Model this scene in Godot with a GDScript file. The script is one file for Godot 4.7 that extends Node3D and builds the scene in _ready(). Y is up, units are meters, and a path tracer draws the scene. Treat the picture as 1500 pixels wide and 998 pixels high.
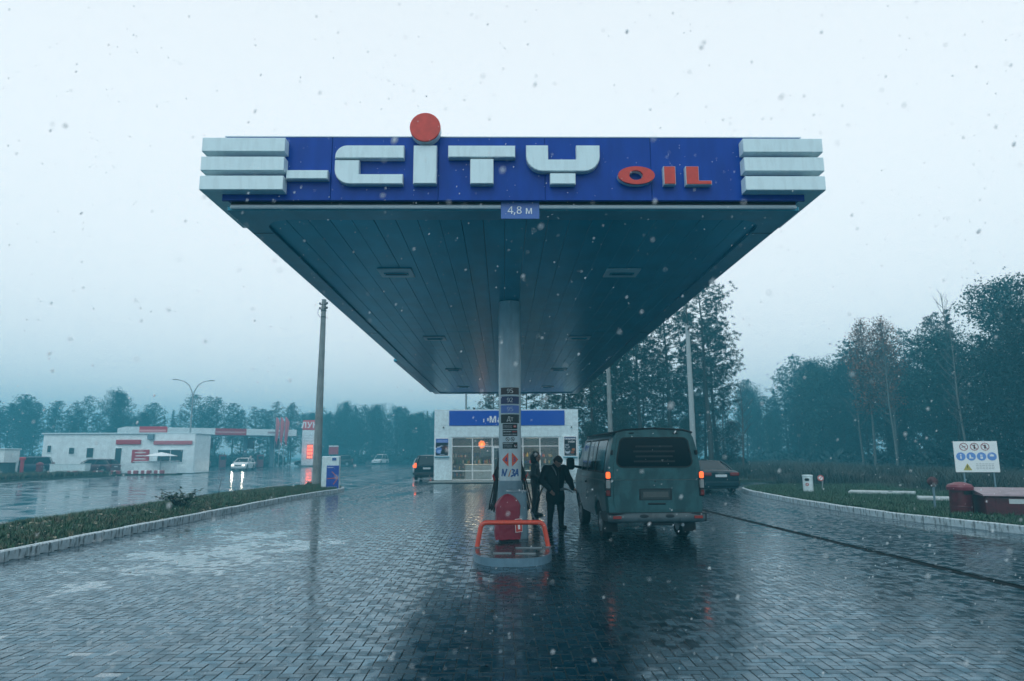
extends Node3D
# A fuel station in wet snowfall: canopy, kiosk, van, road, a second station and woods.

var rng := RandomNumberGenerator.new()
var taken := {}
var noise_a := FastNoiseLite.new()
var M := {}
var T := {}


class Geo:
	var v := PackedVector3Array()
	var n := PackedVector3Array()
	var uv := PackedVector2Array()
	var col := PackedColorArray()
	var ix := PackedInt32Array()
	var cur := Color.WHITE
	var tinted := false

	func vert(p: Vector3, nn: Vector3, t := Vector2.ZERO) -> int:
		v.append(p)
		n.append(nn)
		uv.append(t)
		col.append(cur)
		return v.size() - 1

	func tri(a: Vector3, b: Vector3, c: Vector3) -> void:
		var nn := (b - a).cross(c - a).normalized()
		var k := vert(a, nn)
		vert(b, nn)
		vert(c, nn)
		ix.append_array(PackedInt32Array([k, k + 2, k + 1]))

	func quad(a: Vector3, b: Vector3, c: Vector3, d: Vector3) -> void:
		var nn := (c - a).cross(d - b).normalized()
		var k := vert(a, nn, Vector2(0, 1))
		vert(b, nn, Vector2(1, 1))
		vert(c, nn, Vector2(1, 0))
		vert(d, nn, Vector2(0, 0))
		ix.append_array(PackedInt32Array([k, k + 2, k + 1, k, k + 3, k + 2]))

	func oquad(a: Vector3, b: Vector3, c: Vector3, d: Vector3, mid: Vector3) -> void:
		if (c - a).cross(d - b).dot((a + c) / 2 - mid) < 0:
			quad(d, c, b, a)
		else:
			quad(a, b, c, d)

	func otri(a: Vector3, b: Vector3, c: Vector3, mid: Vector3) -> void:
		if (b - a).cross(c - a).dot(a - mid) < 0:
			tri(a, c, b)
		else:
			tri(a, b, c)

	func box(c: Vector3, s: Vector3, bev := 0.0, xf := Transform3D()) -> void:
		var h := s / 2
		bev = minf(bev, minf(h.x, minf(h.y, h.z)) * 0.9)
		var mid := xf * c
		var P := func(sg: Vector3, axis: int) -> Vector3:
			var q := Vector3(h.x - bev, h.y - bev, h.z - bev)
			q[axis] = h[axis]
			return xf * (c + q * sg)
		for a in 3:
			var b := (a + 1) % 3
			var d := (a + 2) % 3
			for s1 in [-1.0, 1.0]:
				var q := []
				for w in [[-1.0, -1.0], [1.0, -1.0], [1.0, 1.0], [-1.0, 1.0]]:
					var sg := Vector3()
					sg[a] = s1
					sg[b] = w[0]
					sg[d] = w[1]
					q.append(P.call(sg, a))
				oquad(q[0], q[1], q[2], q[3], mid)
		if bev <= 0.0:
			return
		for a in 3:
			var b := (a + 1) % 3
			var d := (a + 2) % 3
			for s1 in [-1.0, 1.0]:
				for s2 in [-1.0, 1.0]:
					var sg := Vector3()
					sg[a] = s1
					sg[b] = s2
					sg[d] = -1.0
					var sh := sg
					sh[d] = 1.0
					oquad(P.call(sg, a), P.call(sh, a), P.call(sh, b), P.call(sg, b), mid)
		for sx in [-1.0, 1.0]:
			for sy in [-1.0, 1.0]:
				for sz in [-1.0, 1.0]:
					var sg := Vector3(sx, sy, sz)
					otri(P.call(sg, 0), P.call(sg, 1), P.call(sg, 2), mid)

	func grid(f: Callable, nu: int, nv: int) -> void:
		# f(u, v) with u and v from 0 to 1; the outside is on the side of d/du x d/dv
		var k := v.size()
		var q := PackedVector3Array()
		for j in nv + 1:
			for i in nu + 1:
				q.append(f.call(float(i) / nu, float(j) / nv))
		var w := nu + 1
		for j in nv + 1:
			for i in w:
				var du := q[j * w + mini(i + 1, nu)] - q[j * w + maxi(i - 1, 0)]
				var dv := q[mini(j + 1, nv) * w + i] - q[maxi(j - 1, 0) * w + i]
				if (q[j * w] - q[j * w + nu]).length() < 1e-4 and (i == 0 or i == nu):
					du = q[j * w + 1] - q[j * w + nu - 1]
				var nn := du.cross(dv)
				vert(q[j * w + i], nn.normalized() if nn.length() > 1e-12 else Vector3.UP, Vector2(float(i) / nu, 1.0 - float(j) / nv))
		for j in nv:
			for i in nu:
				var a := k + j * w + i
				ix.append_array(PackedInt32Array([a, a + w + 1, a + 1, a, a + w, a + w + 1]))

	func tube(pts: Array, radii, sides := 8, caps := true) -> void:
		var m := pts.size()
		var side := Vector3.RIGHT
		var base := v.size()
		var ends := []
		for i in m:
			var t: Vector3 = (pts[mini(i + 1, m - 1)] - pts[maxi(i - 1, 0)]).normalized()
			if i == 0:
				side = t.cross(Vector3.UP if absf(t.y) < 0.9 else Vector3.RIGHT).normalized()
			side = (side - t * side.dot(t)).normalized()
			var up := t.cross(side)
			var r: float = radii[i] if radii is Array else radii
			var q := []
			for s in sides:
				var a := TAU * s / sides
				var d := side * cos(a) + up * sin(a)
				vert(pts[i] + d * r, d)
				q.append(pts[i] + d * r)
			if caps and (i == 0 or i == m - 1):
				ends.append([q, pts[i] + t * (1.0 if i == 0 else -1.0)])
		for i in m - 1:
			var at := base + i * sides
			for s in sides:
				var s2 := (s + 1) % sides
				ix.append_array(PackedInt32Array([at + s, at + sides + s, at + sides + s2, at + s, at + sides + s2, at + s2]))
		for e in ends:
			for s in range(1, sides - 1):
				otri(e[0][0], e[0][s], e[0][s + 1], e[1])

	func lathe(profile: Array, sides := 24, xf := Transform3D(), arc := TAU, from := 0.0) -> void:
		# profile of Vector2(radius, height) going upwards, the outside to the right
		for p in profile.size() - 1:
			var a: Vector2 = profile[p]
			var b: Vector2 = profile[p + 1]
			if a.is_equal_approx(b):
				continue
			var d := (b - a).normalized()
			var k := v.size()
			for s in sides + 1:
				var t := from + arc * s / sides
				var o := Vector3(cos(t), 0, -sin(t))
				var nn := (xf.basis * (o * d.y + Vector3.UP * -d.x)).normalized()
				vert(xf * (o * a.x + Vector3.UP * a.y), nn, Vector2(float(s) / sides, 1))
				vert(xf * (o * b.x + Vector3.UP * b.y), nn, Vector2(float(s) / sides, 0))
			for s in sides:
				var q := k + s * 2
				ix.append_array(PackedInt32Array([q, q + 1, q + 3, q, q + 3, q + 2]))

	func ball(c: Vector3, r: Vector3, nu := 12, nv := 8) -> void:
		grid(func(a, b): return c + Vector3(cos(TAU * a) * sin(PI * b), -cos(PI * b), -sin(TAU * a) * sin(PI * b)) * r, nu, nv)

	func prism(poly: PackedVector2Array, z0: float, z1: float, xf := Transform3D()) -> void:
		if Geometry2D.is_polygon_clockwise(poly):
			poly = poly.duplicate()
			poly.reverse()
		var tris := Geometry2D.triangulate_polygon(poly)
		for t in range(0, tris.size(), 3):
			var a := poly[tris[t]]
			var b := poly[tris[t + 1]]
			var c := poly[tris[t + 2]]
			if (b - a).cross(c - a) < 0:
				var w := b
				b = c
				c = w
			tri(xf * Vector3(a.x, a.y, z1), xf * Vector3(b.x, b.y, z1), xf * Vector3(c.x, c.y, z1))
			tri(xf * Vector3(a.x, a.y, z0), xf * Vector3(c.x, c.y, z0), xf * Vector3(b.x, b.y, z0))
		for i in poly.size():
			var a := poly[i]
			var b := poly[(i + 1) % poly.size()]
			quad(xf * Vector3(a.x, a.y, z0), xf * Vector3(b.x, b.y, z0), xf * Vector3(b.x, b.y, z1), xf * Vector3(a.x, a.y, z1))

	func sheet(poly: PackedVector2Array, z1: float, xf := Transform3D()) -> void:
		if Geometry2D.is_polygon_clockwise(poly):
			poly = poly.duplicate()
			poly.reverse()
		var tris := Geometry2D.triangulate_polygon(poly)
		for t in range(0, tris.size(), 3):
			var a := poly[tris[t]]
			var b := poly[tris[t + 1]]
			var c := poly[tris[t + 2]]
			if (b - a).cross(c - a) < 0:
				var w := b
				b = c
				c = w
			tri(xf * Vector3(a.x, a.y, z1), xf * Vector3(b.x, b.y, z1), xf * Vector3(c.x, c.y, z1))

	func band(outer: PackedVector2Array, inner: PackedVector2Array, z0: float, z1: float, xf := Transform3D()) -> void:
		# a closed frame between two outlines of equally many points, anticlockwise
		var m := outer.size()
		for i in m:
			var j := (i + 1) % m
			var oa := outer[i]
			var ob := outer[j]
			var ia := inner[i]
			var ib := inner[j]
			quad(xf * Vector3(oa.x, oa.y, z1), xf * Vector3(ob.x, ob.y, z1), xf * Vector3(ib.x, ib.y, z1), xf * Vector3(ia.x, ia.y, z1))
			quad(xf * Vector3(oa.x, oa.y, z0), xf * Vector3(ia.x, ia.y, z0), xf * Vector3(ib.x, ib.y, z0), xf * Vector3(ob.x, ob.y, z0))
			quad(xf * Vector3(oa.x, oa.y, z0), xf * Vector3(ob.x, ob.y, z0), xf * Vector3(ob.x, ob.y, z1), xf * Vector3(oa.x, oa.y, z1))
			quad(xf * Vector3(ia.x, ia.y, z0), xf * Vector3(ia.x, ia.y, z1), xf * Vector3(ib.x, ib.y, z1), xf * Vector3(ib.x, ib.y, z0))

	func mesh() -> ArrayMesh:
		var m := ArrayMesh.new()
		var a := []
		a.resize(Mesh.ARRAY_MAX)
		a[Mesh.ARRAY_VERTEX] = v
		a[Mesh.ARRAY_NORMAL] = n
		a[Mesh.ARRAY_TEX_UV] = uv
		if tinted:
			a[Mesh.ARRAY_COLOR] = col
		a[Mesh.ARRAY_INDEX] = ix
		m.add_surface_from_arrays(Mesh.PRIMITIVE_TRIANGLES, a)
		return m


func rrect(x0: float, y0: float, x1: float, y1: float, r: float, seg := 4) -> PackedVector2Array:
	var p := PackedVector2Array()
	for c in [[x1 - r, y0 + r, -PI / 2], [x1 - r, y1 - r, 0.0], [x0 + r, y1 - r, PI / 2], [x0 + r, y0 + r, PI]]:
		for k in seg + 1:
			var a: float = c[2] + PI / 2 * k / seg
			p.append(Vector2(c[0] + cos(a) * r, c[1] + sin(a) * r))
	return p


func poly(a: Array) -> PackedVector2Array:
	var p := PackedVector2Array()
	for i in range(0, a.size(), 2):
		p.append(Vector2(a[i], a[i + 1]))
	return p


func oval(cx: float, cy: float, rx: float, ry: float, seg := 24) -> PackedVector2Array:
	var p := PackedVector2Array()
	for k in seg:
		p.append(Vector2(cx + cos(TAU * k / seg) * rx, cy + sin(TAU * k / seg) * ry))
	return p


const LIE := Basis(Vector3(1, 0, 0), Vector3(0, 0, -1), Vector3(0, 1, 0))  # plan (x, -z), extruded upwards


func numbered(called: String) -> String:
	if not taken.has(called):
		taken[called] = 0
		return called
	taken[called] += 1
	return "%s_%03d" % [called, taken[called]]


func tag(o: Node, label := "", category := "", group := "", kind := "") -> Node:
	if label:
		o.set_meta("label", label)
	if category:
		o.set_meta("category", category)
	if group:
		o.set_meta("group", group)
	if kind:
		o.set_meta("kind", kind)
	return o


func thing(called: String, label: String, category: String, at := Vector3.ZERO, turn := 0.0, group := "") -> Node3D:
	var o := Node3D.new()
	o.name = numbered(called)
	add_child(o)
	o.position = at
	o.rotation.y = turn
	tag(o, label, category, group)
	return o


func structure(called: String, label: String) -> Node3D:
	var o := thing(called, label, "")
	o.set_meta("kind", "structure")
	return o


func part(called: String, g, m: Material, parent: Node, at := Vector3.ZERO) -> MeshInstance3D:
	var o := MeshInstance3D.new()
	o.name = called if parent != self else numbered(called)
	o.mesh = g.mesh() if g is Geo else g
	o.material_override = m
	parent.add_child(o, true)
	o.position = at
	return o


func solo(called: String, g, m: Material, label: String, category: String, at := Vector3.ZERO, turn := 0.0, group := "", kind := "") -> MeshInstance3D:
	var o := part(called, g, m, self, at)
	o.rotation.y = turn
	tag(o, label, category, group, kind)
	return o


func copy_of(o: Node3D, at: Vector3, turn := 0.0, label := "", scale_by := Vector3.ONE) -> Node3D:
	var c: Node3D = o.duplicate()
	c.name = numbered(String(o.name).rstrip("0123456789").trim_suffix("_"))
	add_child(c)
	c.position = at
	c.rotation.y = turn
	c.scale = scale_by
	if label:
		c.set_meta("label", label)
	return c


func bx(c: Vector3, s: Vector3, bev := 0.0, xf := Transform3D()) -> Geo:
	var g := Geo.new()
	g.box(c, s, bev, xf)
	return g


func lettering(txt: String, cap: float, deep: float, bold := true, family := "Droid Sans") -> TextMesh:
	var t := TextMesh.new()
	var f := SystemFont.new()
	f.font_names = PackedStringArray([family])
	f.font_weight = 700 if bold else 400
	t.font = f
	t.text = txt
	t.font_size = 48
	t.pixel_size = cap / (0.714 * 48)
	t.depth = deep
	t.curve_step = 2.0
	return t


func wrapped(source, r: float) -> ArrayMesh:
	# bends what lies flat in x and y round an upright cylinder of radius r about the origin; z becomes the distance from its skin
	var a: Array = source.mesh().surface_get_arrays(0) if source is Geo else source.surface_get_arrays(0)
	var v: PackedVector3Array = a[Mesh.ARRAY_VERTEX]
	var n: PackedVector3Array = a[Mesh.ARRAY_NORMAL]
	for i in v.size():
		var t := v[i].x / r
		var q := n[i]
		v[i] = Vector3(sin(t) * (r + v[i].z), v[i].y, cos(t) * (r + v[i].z))
		n[i] = Vector3(q.x * cos(t) + q.z * sin(t), q.y, -q.x * sin(t) + q.z * cos(t))
	a[Mesh.ARRAY_VERTEX] = v
	a[Mesh.ARRAY_NORMAL] = n
	a[Mesh.ARRAY_TANGENT] = null
	var m := ArrayMesh.new()
	m.add_surface_from_arrays(Mesh.PRIMITIVE_TRIANGLES, a)
	return m


# ---------------------------------------------------------------- materials

func noise_tex(freq: float, oct: int, lo: float, hi: float, sd: int, kind := FastNoiseLite.TYPE_SIMPLEX_SMOOTH, size := 512, low_at := 0.2, high_at := 0.8, as_normal := 0.0) -> NoiseTexture2D:
	var f := FastNoiseLite.new()
	f.noise_type = kind
	f.seed = sd
	f.frequency = freq
	f.fractal_octaves = oct
	var t := NoiseTexture2D.new()
	t.width = size
	t.height = size
	t.seamless = true
	t.noise = f
	if as_normal > 0.0:
		t.as_normal_map = true
		t.bump_strength = as_normal
		return t
	var r := Gradient.new()
	r.set_color(0, Color(lo, lo, lo))
	r.set_color(1, Color(hi, hi, hi))
	r.set_offset(0, low_at)
	r.set_offset(1, high_at)
	t.color_ramp = r
	return t


func mk(c: Color, rough := 0.6, metal := 0.0, opt := {}) -> StandardMaterial3D:
	# c in linear values
	var m := StandardMaterial3D.new()
	m.albedo_color = c.linear_to_srgb()
	m.roughness = rough
	m.metallic = metal
	if opt.has("tex"):
		m.albedo_texture = T[opt.tex]
		m.uv1_triplanar = true
		m.uv1_world_triplanar = opt.get("world", true)
		m.uv1_scale = opt.get("scale", Vector3.ONE)
	if opt.has("rough_tex"):
		m.roughness_texture = T[opt.rough_tex]
		m.roughness_texture_channel = BaseMaterial3D.TEXTURE_CHANNEL_RED
		m.roughness = 1.0
		if not opt.has("tex"):
			m.uv1_triplanar = true
			m.uv1_world_triplanar = true
			m.uv1_scale = opt.get("scale", Vector3.ONE)
	if opt.has("normal"):
		m.normal_enabled = true
		m.normal_texture = T[opt.normal]
		m.normal_scale = opt.get("normal_scale", 1.0)
		m.uv1_triplanar = true
		m.uv1_world_triplanar = true
		m.uv1_scale = opt.get("scale", Vector3.ONE)
	if opt.has("detail"):
		m.detail_enabled = true
		m.detail_albedo = T[opt.detail]
		m.detail_blend_mode = BaseMaterial3D.BLEND_MODE_MUL
		m.detail_uv_layer = BaseMaterial3D.DETAIL_UV_2
		m.uv2_triplanar = true
		m.uv2_world_triplanar = true
		m.uv2_scale = opt.get("detail_scale", Vector3.ONE)
	if opt.has("vertex"):
		m.vertex_color_use_as_albedo = true
	if opt.has("glow"):
		m.emission_enabled = true
		m.emission = c.linear_to_srgb()
		m.emission_energy_multiplier = opt.glow
	if opt.has("coat"):
		m.clearcoat_enabled = true
		m.clearcoat = opt.coat
		m.clearcoat_roughness = 0.08
	if opt.has("back"):
		m.backlight_enabled = true
		m.backlight = Color(opt.back, opt.back, opt.back).linear_to_srgb()
	return m


func pane_mat(alpha := 0.12, c := Color(0.75, 0.9, 0.95)) -> StandardMaterial3D:
	var m := StandardMaterial3D.new()
	m.albedo_color = Color(c.r, c.g, c.b, alpha)
	m.transparency = BaseMaterial3D.TRANSPARENCY_ALPHA
	m.roughness = 0.04
	return m


func printed(w: int, h: int, draw: Callable, rough := 0.35) -> StandardMaterial3D:
	var im := Image.create(w, h, false, Image.FORMAT_RGB8)
	draw.call(im)
	var m := StandardMaterial3D.new()
	m.albedo_texture = ImageTexture.create_from_image(im)
	m.roughness = rough
	m.texture_repeat = false
	return m


func disc(im: Image, cx: float, cy: float, rx: float, ry: float, c: Color) -> void:
	for y in range(maxi(0, int(cy - ry)), mini(im.get_height(), int(cy + ry) + 1)):
		for x in range(maxi(0, int(cx - rx)), mini(im.get_width(), int(cx + rx) + 1)):
			if pow((x - cx) / rx, 2) + pow((y - cy) / ry, 2) <= 1.0:
				im.set_pixel(x, y, c)


func stroke(im: Image, a: Vector2, b: Vector2, w: float, c: Color) -> void:
	var k := int(a.distance_to(b) * 2) + 1
	for i in k + 1:
		var p := a.lerp(b, float(i) / k)
		disc(im, p.x, p.y, w, w, c)


func text_lines(im: Image, x0: int, y0: int, x1: int, rows: int, pitch: float, th: int, c: Color, sd: int) -> void:
	var r := RandomNumberGenerator.new()
	r.seed = sd
	for k in rows:
		var x := x0
		var y := int(y0 + k * pitch)
		while x < x1:
			var w := r.randi_range(3, 9)
			im.fill_rect(Rect2i(x, y, mini(w, x1 - x), th), c)
			x += w + r.randi_range(2, 3)


func palette() -> void:
	T.tone = noise_tex(0.012, 5, 0.92, 1.0, 3)
	T.grime = noise_tex(0.006, 5, 0.84, 1.0, 5, FastNoiseLite.TYPE_SIMPLEX_SMOOTH, 512, 0.3, 0.6)
	T.grain = noise_tex(0.09, 3, 0.82, 1.0, 7)
	T.speck = noise_tex(0.2, 2, 0.5, 1.0, 9, FastNoiseLite.TYPE_SIMPLEX, 512, 0.25, 0.55)
	T.wet = noise_tex(0.008, 4, 0.11, 0.30, 11, FastNoiseLite.TYPE_SIMPLEX_SMOOTH, 512, 0.35, 0.65)
	T.road = noise_tex(0.006, 4, 0.06, 0.24, 12, FastNoiseLite.TYPE_SIMPLEX_SMOOTH, 512, 0.3, 0.7)
	T.ripple = noise_tex(0.03, 3, 0, 1, 13, FastNoiseLite.TYPE_SIMPLEX_SMOOTH, 512, 0.2, 0.8, 1.2)
	T.rough_stone = noise_tex(0.12, 3, 0, 1, 15, FastNoiseLite.TYPE_SIMPLEX, 512, 0.2, 0.8, 3.0)
	T.drip = noise_tex(0.022, 5, 0.50, 1.0, 25, FastNoiseLite.TYPE_SIMPLEX_SMOOTH, 512, 0.22, 0.44)
	T.streak = noise_tex(0.012, 4, 0.972, 1.0, 23, FastNoiseLite.TYPE_SIMPLEX_SMOOTH, 512, 0.3, 0.55)
	T.cloth = noise_tex(0.02, 4, 0, 1, 17, FastNoiseLite.TYPE_SIMPLEX_SMOOTH, 512, 0.2, 0.8, 4.0)
	T.bark = noise_tex(0.05, 4, 0.35, 1.0, 19)
	T.shop_wall = noise_tex(0.05, 3, 0.45, 1.0, 21, FastNoiseLite.TYPE_CELLULAR)
	M.white = mk(Color(0.70, 0.84, 0.87), 0.35, 0.0, {"tex": "tone", "scale": Vector3(0.5, 0.5, 0.5)})
	M.bar_white = mk(Color(0.66, 0.82, 0.86), 0.3, 0.0, {"tex": "streak", "scale": Vector3(1.4, 0.25, 1.4)})
	M.blue = mk(Color(0.009, 0.060, 0.34), 0.28, 0.0, {"tex": "tone", "scale": Vector3(0.8, 0.2, 0.8)})
	M.blue.metallic_specular = 0.3
	M.sign_blue = mk(Color(0.010, 0.075, 0.42), 0.3)
	M.red = mk(Color(0.62, 0.05, 0.035), 0.3, 0.0, {"tex": "tone"})
	M.ceiling = mk(Color(0.008, 0.42, 0.57), 0.28, 0.35, {"tex": "tone", "scale": Vector3(0.3, 0.3, 0.15)})
	M.ceiling.metallic_specular = 0.2
	M.trim = mk(Color(0.03, 0.36, 0.49), 0.3, 0.2, {"tex": "tone", "scale": Vector3(0.4, 0.4, 0.4)})
	M.strip = mk(Color(0.55, 0.66, 0.70), 0.35)
	M.dark = mk(Color(0.012, 0.02, 0.025), 0.6)
	M.black = mk(Color(0.006, 0.009, 0.011), 0.45)
	M.rubber = mk(Color(0.012, 0.016, 0.018), 0.7)
	M.steel = mk(Color(0.32, 0.38, 0.41), 0.35, 0.6, {"tex": "tone"})
	M.grey = mk(Color(0.17, 0.27, 0.33), 0.4, 0.0, {"tex": "tone", "scale": Vector3(1.5, 0.6, 1.5)})
	M.column = mk(Color(0.58, 0.70, 0.75), 0.22, 0.0, {"tex": "tone", "scale": Vector3(1.2, 0.3, 1.2)})
	M.concrete = mk(Color(0.22, 0.26, 0.26), 0.7, 0.0, {"tex": "tone", "detail": "grime", "scale": Vector3(2, 2, 2), "detail_scale": Vector3(3, 0.5, 3)})
	M.pole = mk(Color(0.24, 0.27, 0.27), 0.75, 0.0, {"tex": "tone", "detail": "grime", "scale": Vector3(3, 1, 3), "detail_scale": Vector3(2, 0.4, 2)})
	M.paint_white = mk(Color(0.78, 0.82, 0.83), 0.45)
	M.glass = pane_mat(0.03)
	M.car_glass = mk(Color(0.004, 0.014, 0.019), 0.07, 0.3)
	M.car_glass.metallic_specular = 0.3
	M.lamp_off = mk(Color(0.16, 0.012, 0.01), 0.15)
	M.plate = mk(Color(0.5, 0.56, 0.58), 0.4)
	M.chrome = mk(Color(0.5, 0.52, 0.53), 0.2, 0.9)
	M.kerb = mk(Color(0.52, 0.62, 0.66), 0.5, 0.0, {"tex": "tone", "scale": Vector3(1, 1, 1), "detail": "drip", "detail_scale": Vector3(0.7, 0.2, 0.7)})
	M.tail_on = mk(Color(1.0, 0.13, 0.03), 0.3, 0.0, {"glow": 1.7})
	M.orange = mk(Color(0.75, 0.10, 0.04), 0.3)
	M.soil = mk(Color(0.035, 0.045, 0.03), 0.9, 0.0, {"tex": "grain", "scale": Vector3(0.8, 0.8, 0.8)})


# ---------------------------------------------------------------- canopy

const CX := 0.165  # middle of the canopy


func canopy() -> void:
	var t := thing("station_canopy", "big blue fuel station canopy with raised white letters and white corner bars", "canopy")
	# the closed box above the ceiling
	part("roof_shell", bx(Vector3(CX, 5.535, -22.87), Vector3(7.72, 0.85, 28.35), 0.02), M.blue, t)
	# front sheets of the fascia, butted with narrow joints
	var f := part("fascia", bx(Vector3(CX, 5.535, -8.69), Vector3(7.78, 0.89, 0.03)), M.blue, t)
	var xs := [-3.72, -2.29, -0.86, 0.57, 2.0, 4.05]
	for i in 5:
		part("fascia_panel", bx(Vector3((xs[i] + xs[i + 1]) / 2, 5.537, -8.667), Vector3(xs[i + 1] - xs[i] - 0.006, 0.894, 0.014), 0.004), M.blue, f)
	part("top_edge", bx(Vector3(CX, 5.99, -8.68), Vector3(7.80, 0.012, 0.05)), M.strip, f)
	var zf := -8.66
	var zl := -8.56
	var L := func(polys: Array, called: String, face: Material, back: Material) -> void:
		var g := Geo.new()
		for p in polys:
			g.prism(p, zf, zl - 0.015)
		var o := part(called, g, back, f)
		var h := Geo.new()
		for p in polys:
			# the face plate, a little smaller and chamfered
			var inner: Array = Geometry2D.offset_polygon(p, -0.008)
			h.prism(inner[0] if inner.size() else p, zl - 0.015, zl)
		part(called + "_face", h, face, f)
	L.call([poly([-2.86, 5.35, -2.31, 5.35, -2.31, 5.475, -2.86, 5.475])], "letter_dash", M.bar_white, M.strip)
	var c_top := PackedVector2Array([Vector2(-1.31, 5.64), Vector2(-1.31, 5.825)])
	for k in 7:
		var a := PI / 2 + PI / 2 * k / 6
		c_top.append(Vector2(-2.07 + cos(a) * 0.155, 5.67 + sin(a) * 0.155))
	c_top.append(Vector2(-2.225, 5.64))
	var c_low := PackedVector2Array([Vector2(-1.32, 5.42), Vector2(-1.9, 5.42), Vector2(-1.9, 5.615), Vector2(-2.225, 5.615)])
	for k in 7:
		var a := PI + PI / 2 * k / 6
		c_low.append(Vector2(-2.02 + cos(a) * 0.205, 5.485 + sin(a) * 0.205))
	c_low.append(Vector2(-1.32, 5.28))
	L.call([c_top, c_low], "letter_c", M.bar_white, M.strip)
	L.call([poly([-1.185, 5.285, -0.875, 5.285, -0.875, 5.825, -1.185, 5.825])], "letter_i", M.bar_white, M.strip)
	L.call([poly([-0.725, 5.655, 0.17, 5.655, 0.17, 5.825, -0.725, 5.825]), poly([-0.43, 5.285, -0.12, 5.285, -0.12, 5.635, -0.43, 5.635])], "letter_t", M.bar_white, M.strip)
	var y_top := PackedVector2Array([Vector2(1.3, 5.83), Vector2(0.985, 5.83), Vector2(0.985, 5.63), Vector2(0.61, 5.63), Vector2(0.61, 5.83), Vector2(0.315, 5.83)])
	for k in 7:
		var a := PI + PI / 2 * k / 6
		y_top.append(Vector2(0.53 + cos(a) * 0.215, 5.675 + sin(a) * 0.215))
	for k in 7:
		var a := -PI / 2 + PI / 2 * k / 6
		y_top.append(Vector2(1.085 + cos(a) * 0.215, 5.675 + sin(a) * 0.215))
	L.call([y_top, poly([0.63, 5.28, 0.97, 5.28, 0.97, 5.435, 0.63, 5.435])], "letter_y", M.bar_white, M.strip)
	var g := Geo.new()
	g.band(oval(1.78, 5.405, 0.245, 0.125, 40), oval(1.775, 5.405, 0.09, 0.068, 40), zf, zl - 0.03)
	part("letter_o", g, M.strip, f)
	g = Geo.new()
	g.band(oval(1.78, 5.405, 0.245, 0.125, 40), oval(1.775, 5.405, 0.09, 0.068, 40), zl - 0.03, zl)
	part("letter_o_face", g, M.red, f)
	var thin := [poly([2.145, 5.28, 2.305, 5.28, 2.305, 5.535, 2.145, 5.535]), poly([2.44, 5.275, 2.785, 5.275, 2.785, 5.335, 2.615, 5.335, 2.615, 5.535, 2.44, 5.535])]
	L.call([thin[0]], "letter_i", M.red, M.strip)
	L.call([thin[1]], "letter_l", M.red, M.strip)
	# the red dot of the i stands up over the top edge
	g = Geo.new()
	g.lathe([Vector2(0, -0.07), Vector2(0.205, -0.07), Vector2(0.205, 0.055)], 40, Transform3D(Basis(Vector3.RIGHT, PI / 2), Vector3(-1.03, 6.055, -8.58)))
	part("letter_dot", g, M.strip, f)
	g = Geo.new()
	g.lathe([Vector2(0.205, 0.055), Vector2(0.205, 0.07), Vector2(0.198, 0.077), Vector2(0, 0.077)], 40, Transform3D(Basis(Vector3.RIGHT, PI / 2), Vector3(-1.03, 6.055, -8.58)))
	part("letter_dot_face", g, M.red, f)
	# three white bars wrap each front corner
	var yb := [5.17, 5.435, 5.70]
	for k in 3:
		for s in [-1, 1]:
			var p: PackedVector2Array
			if s < 0:
				p = poly([-3.955, 8.5, -2.87, 8.5, -2.87, 8.655, -3.725, 8.655, -3.725, 10.02, -3.955, 10.02])
			else:
				p = poly([4.265, 8.5, 4.265, 10.02, 4.055, 10.02, 4.055, 8.655, 3.205, 8.655, 3.205, 8.5])
			g = Geo.new()
			g.prism(p, yb[k], yb[k] + 0.195, Transform3D(LIE, Vector3.ZERO))
			var bar := part("corner_bar", g, M.bar_white, t)
			g = Geo.new()
			# thin folded lip of sheet metal along the outer edge
			g.box(Vector3(-3.4125 if s < 0 else 3.735, yb[k] + 0.0975, -8.494), Vector3(1.085 if s < 0 else 1.06, 0.187, 0.008), 0.003)
			part("face_plate", g, M.bar_white, bar)
	# dark recess, then the pale front of the ceiling frame
	part("recess", bx(Vector3(CX, 5.075, -8.86), Vector3(7.6, 0.07, 0.2)), M.dark, t)
	part("front_strip", bx(Vector3(CX, 5.035, -8.765), Vector3(7.62, 0.055, 0.05), 0.012), M.strip, t)
	# ceiling frame with rounded inner corners
	g = Geo.new()
	var outer := rrect(-3.70, 8.792, 4.03, 37.0, 0.02, 6)
	var inner := rrect(-3.385, 9.17, 3.715, 36.75, 0.42, 6)
	g.band(outer, inner, 4.998, 5.05, Transform3D(LIE, Vector3.ZERO))
	var fr := part("ceiling_frame", g, M.trim, t)
	for s in [[-3.545, 0.306], [3.875, 0.306]]:
		for z in [-9.75, -18.2, -27.3]:
			part("frame_joint", bx(Vector3(s[0], 4.996, z), Vector3(s[1], 0.004, 0.012)), M.dark, fr)
	# planks of the ceiling, each its own sheet
	var zs := [-9.0, -18.2, -27.3, -36.9]
	for i in 24:
		var x := -3.69 + 0.31 * i + 0.155
		if x > 4.03:
			continue
		for j in 3:
			var o := part("ceiling_panel", bx(Vector3(x, 5.052 + rng.randf_range(0.0, 0.004), (zs[j] + zs[j + 1]) / 2), Vector3(0.305, 0.03, zs[j] - zs[j + 1] - 0.006), 0.004), M.ceiling, t)
			o.rotation.z = rng.randf_range(-0.0004, 0.0004)
	part("ceiling_backing", bx(Vector3(CX, 5.09, -22.9), Vector3(7.6, 0.02, 28.0)), M.dark, t)
	# gutter ends at the far left corner
	part("gutter", bx(Vector3(-3.80, 5.06, -30.0), Vector3(0.16, 0.10, 12.0), 0.03), M.trim, t)
	# lamps set in the ceiling
	var said := ["first", "second", "third", "farthest"]
	var lz := [-12.1, -19.2, -26.6, -33.5]
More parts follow.
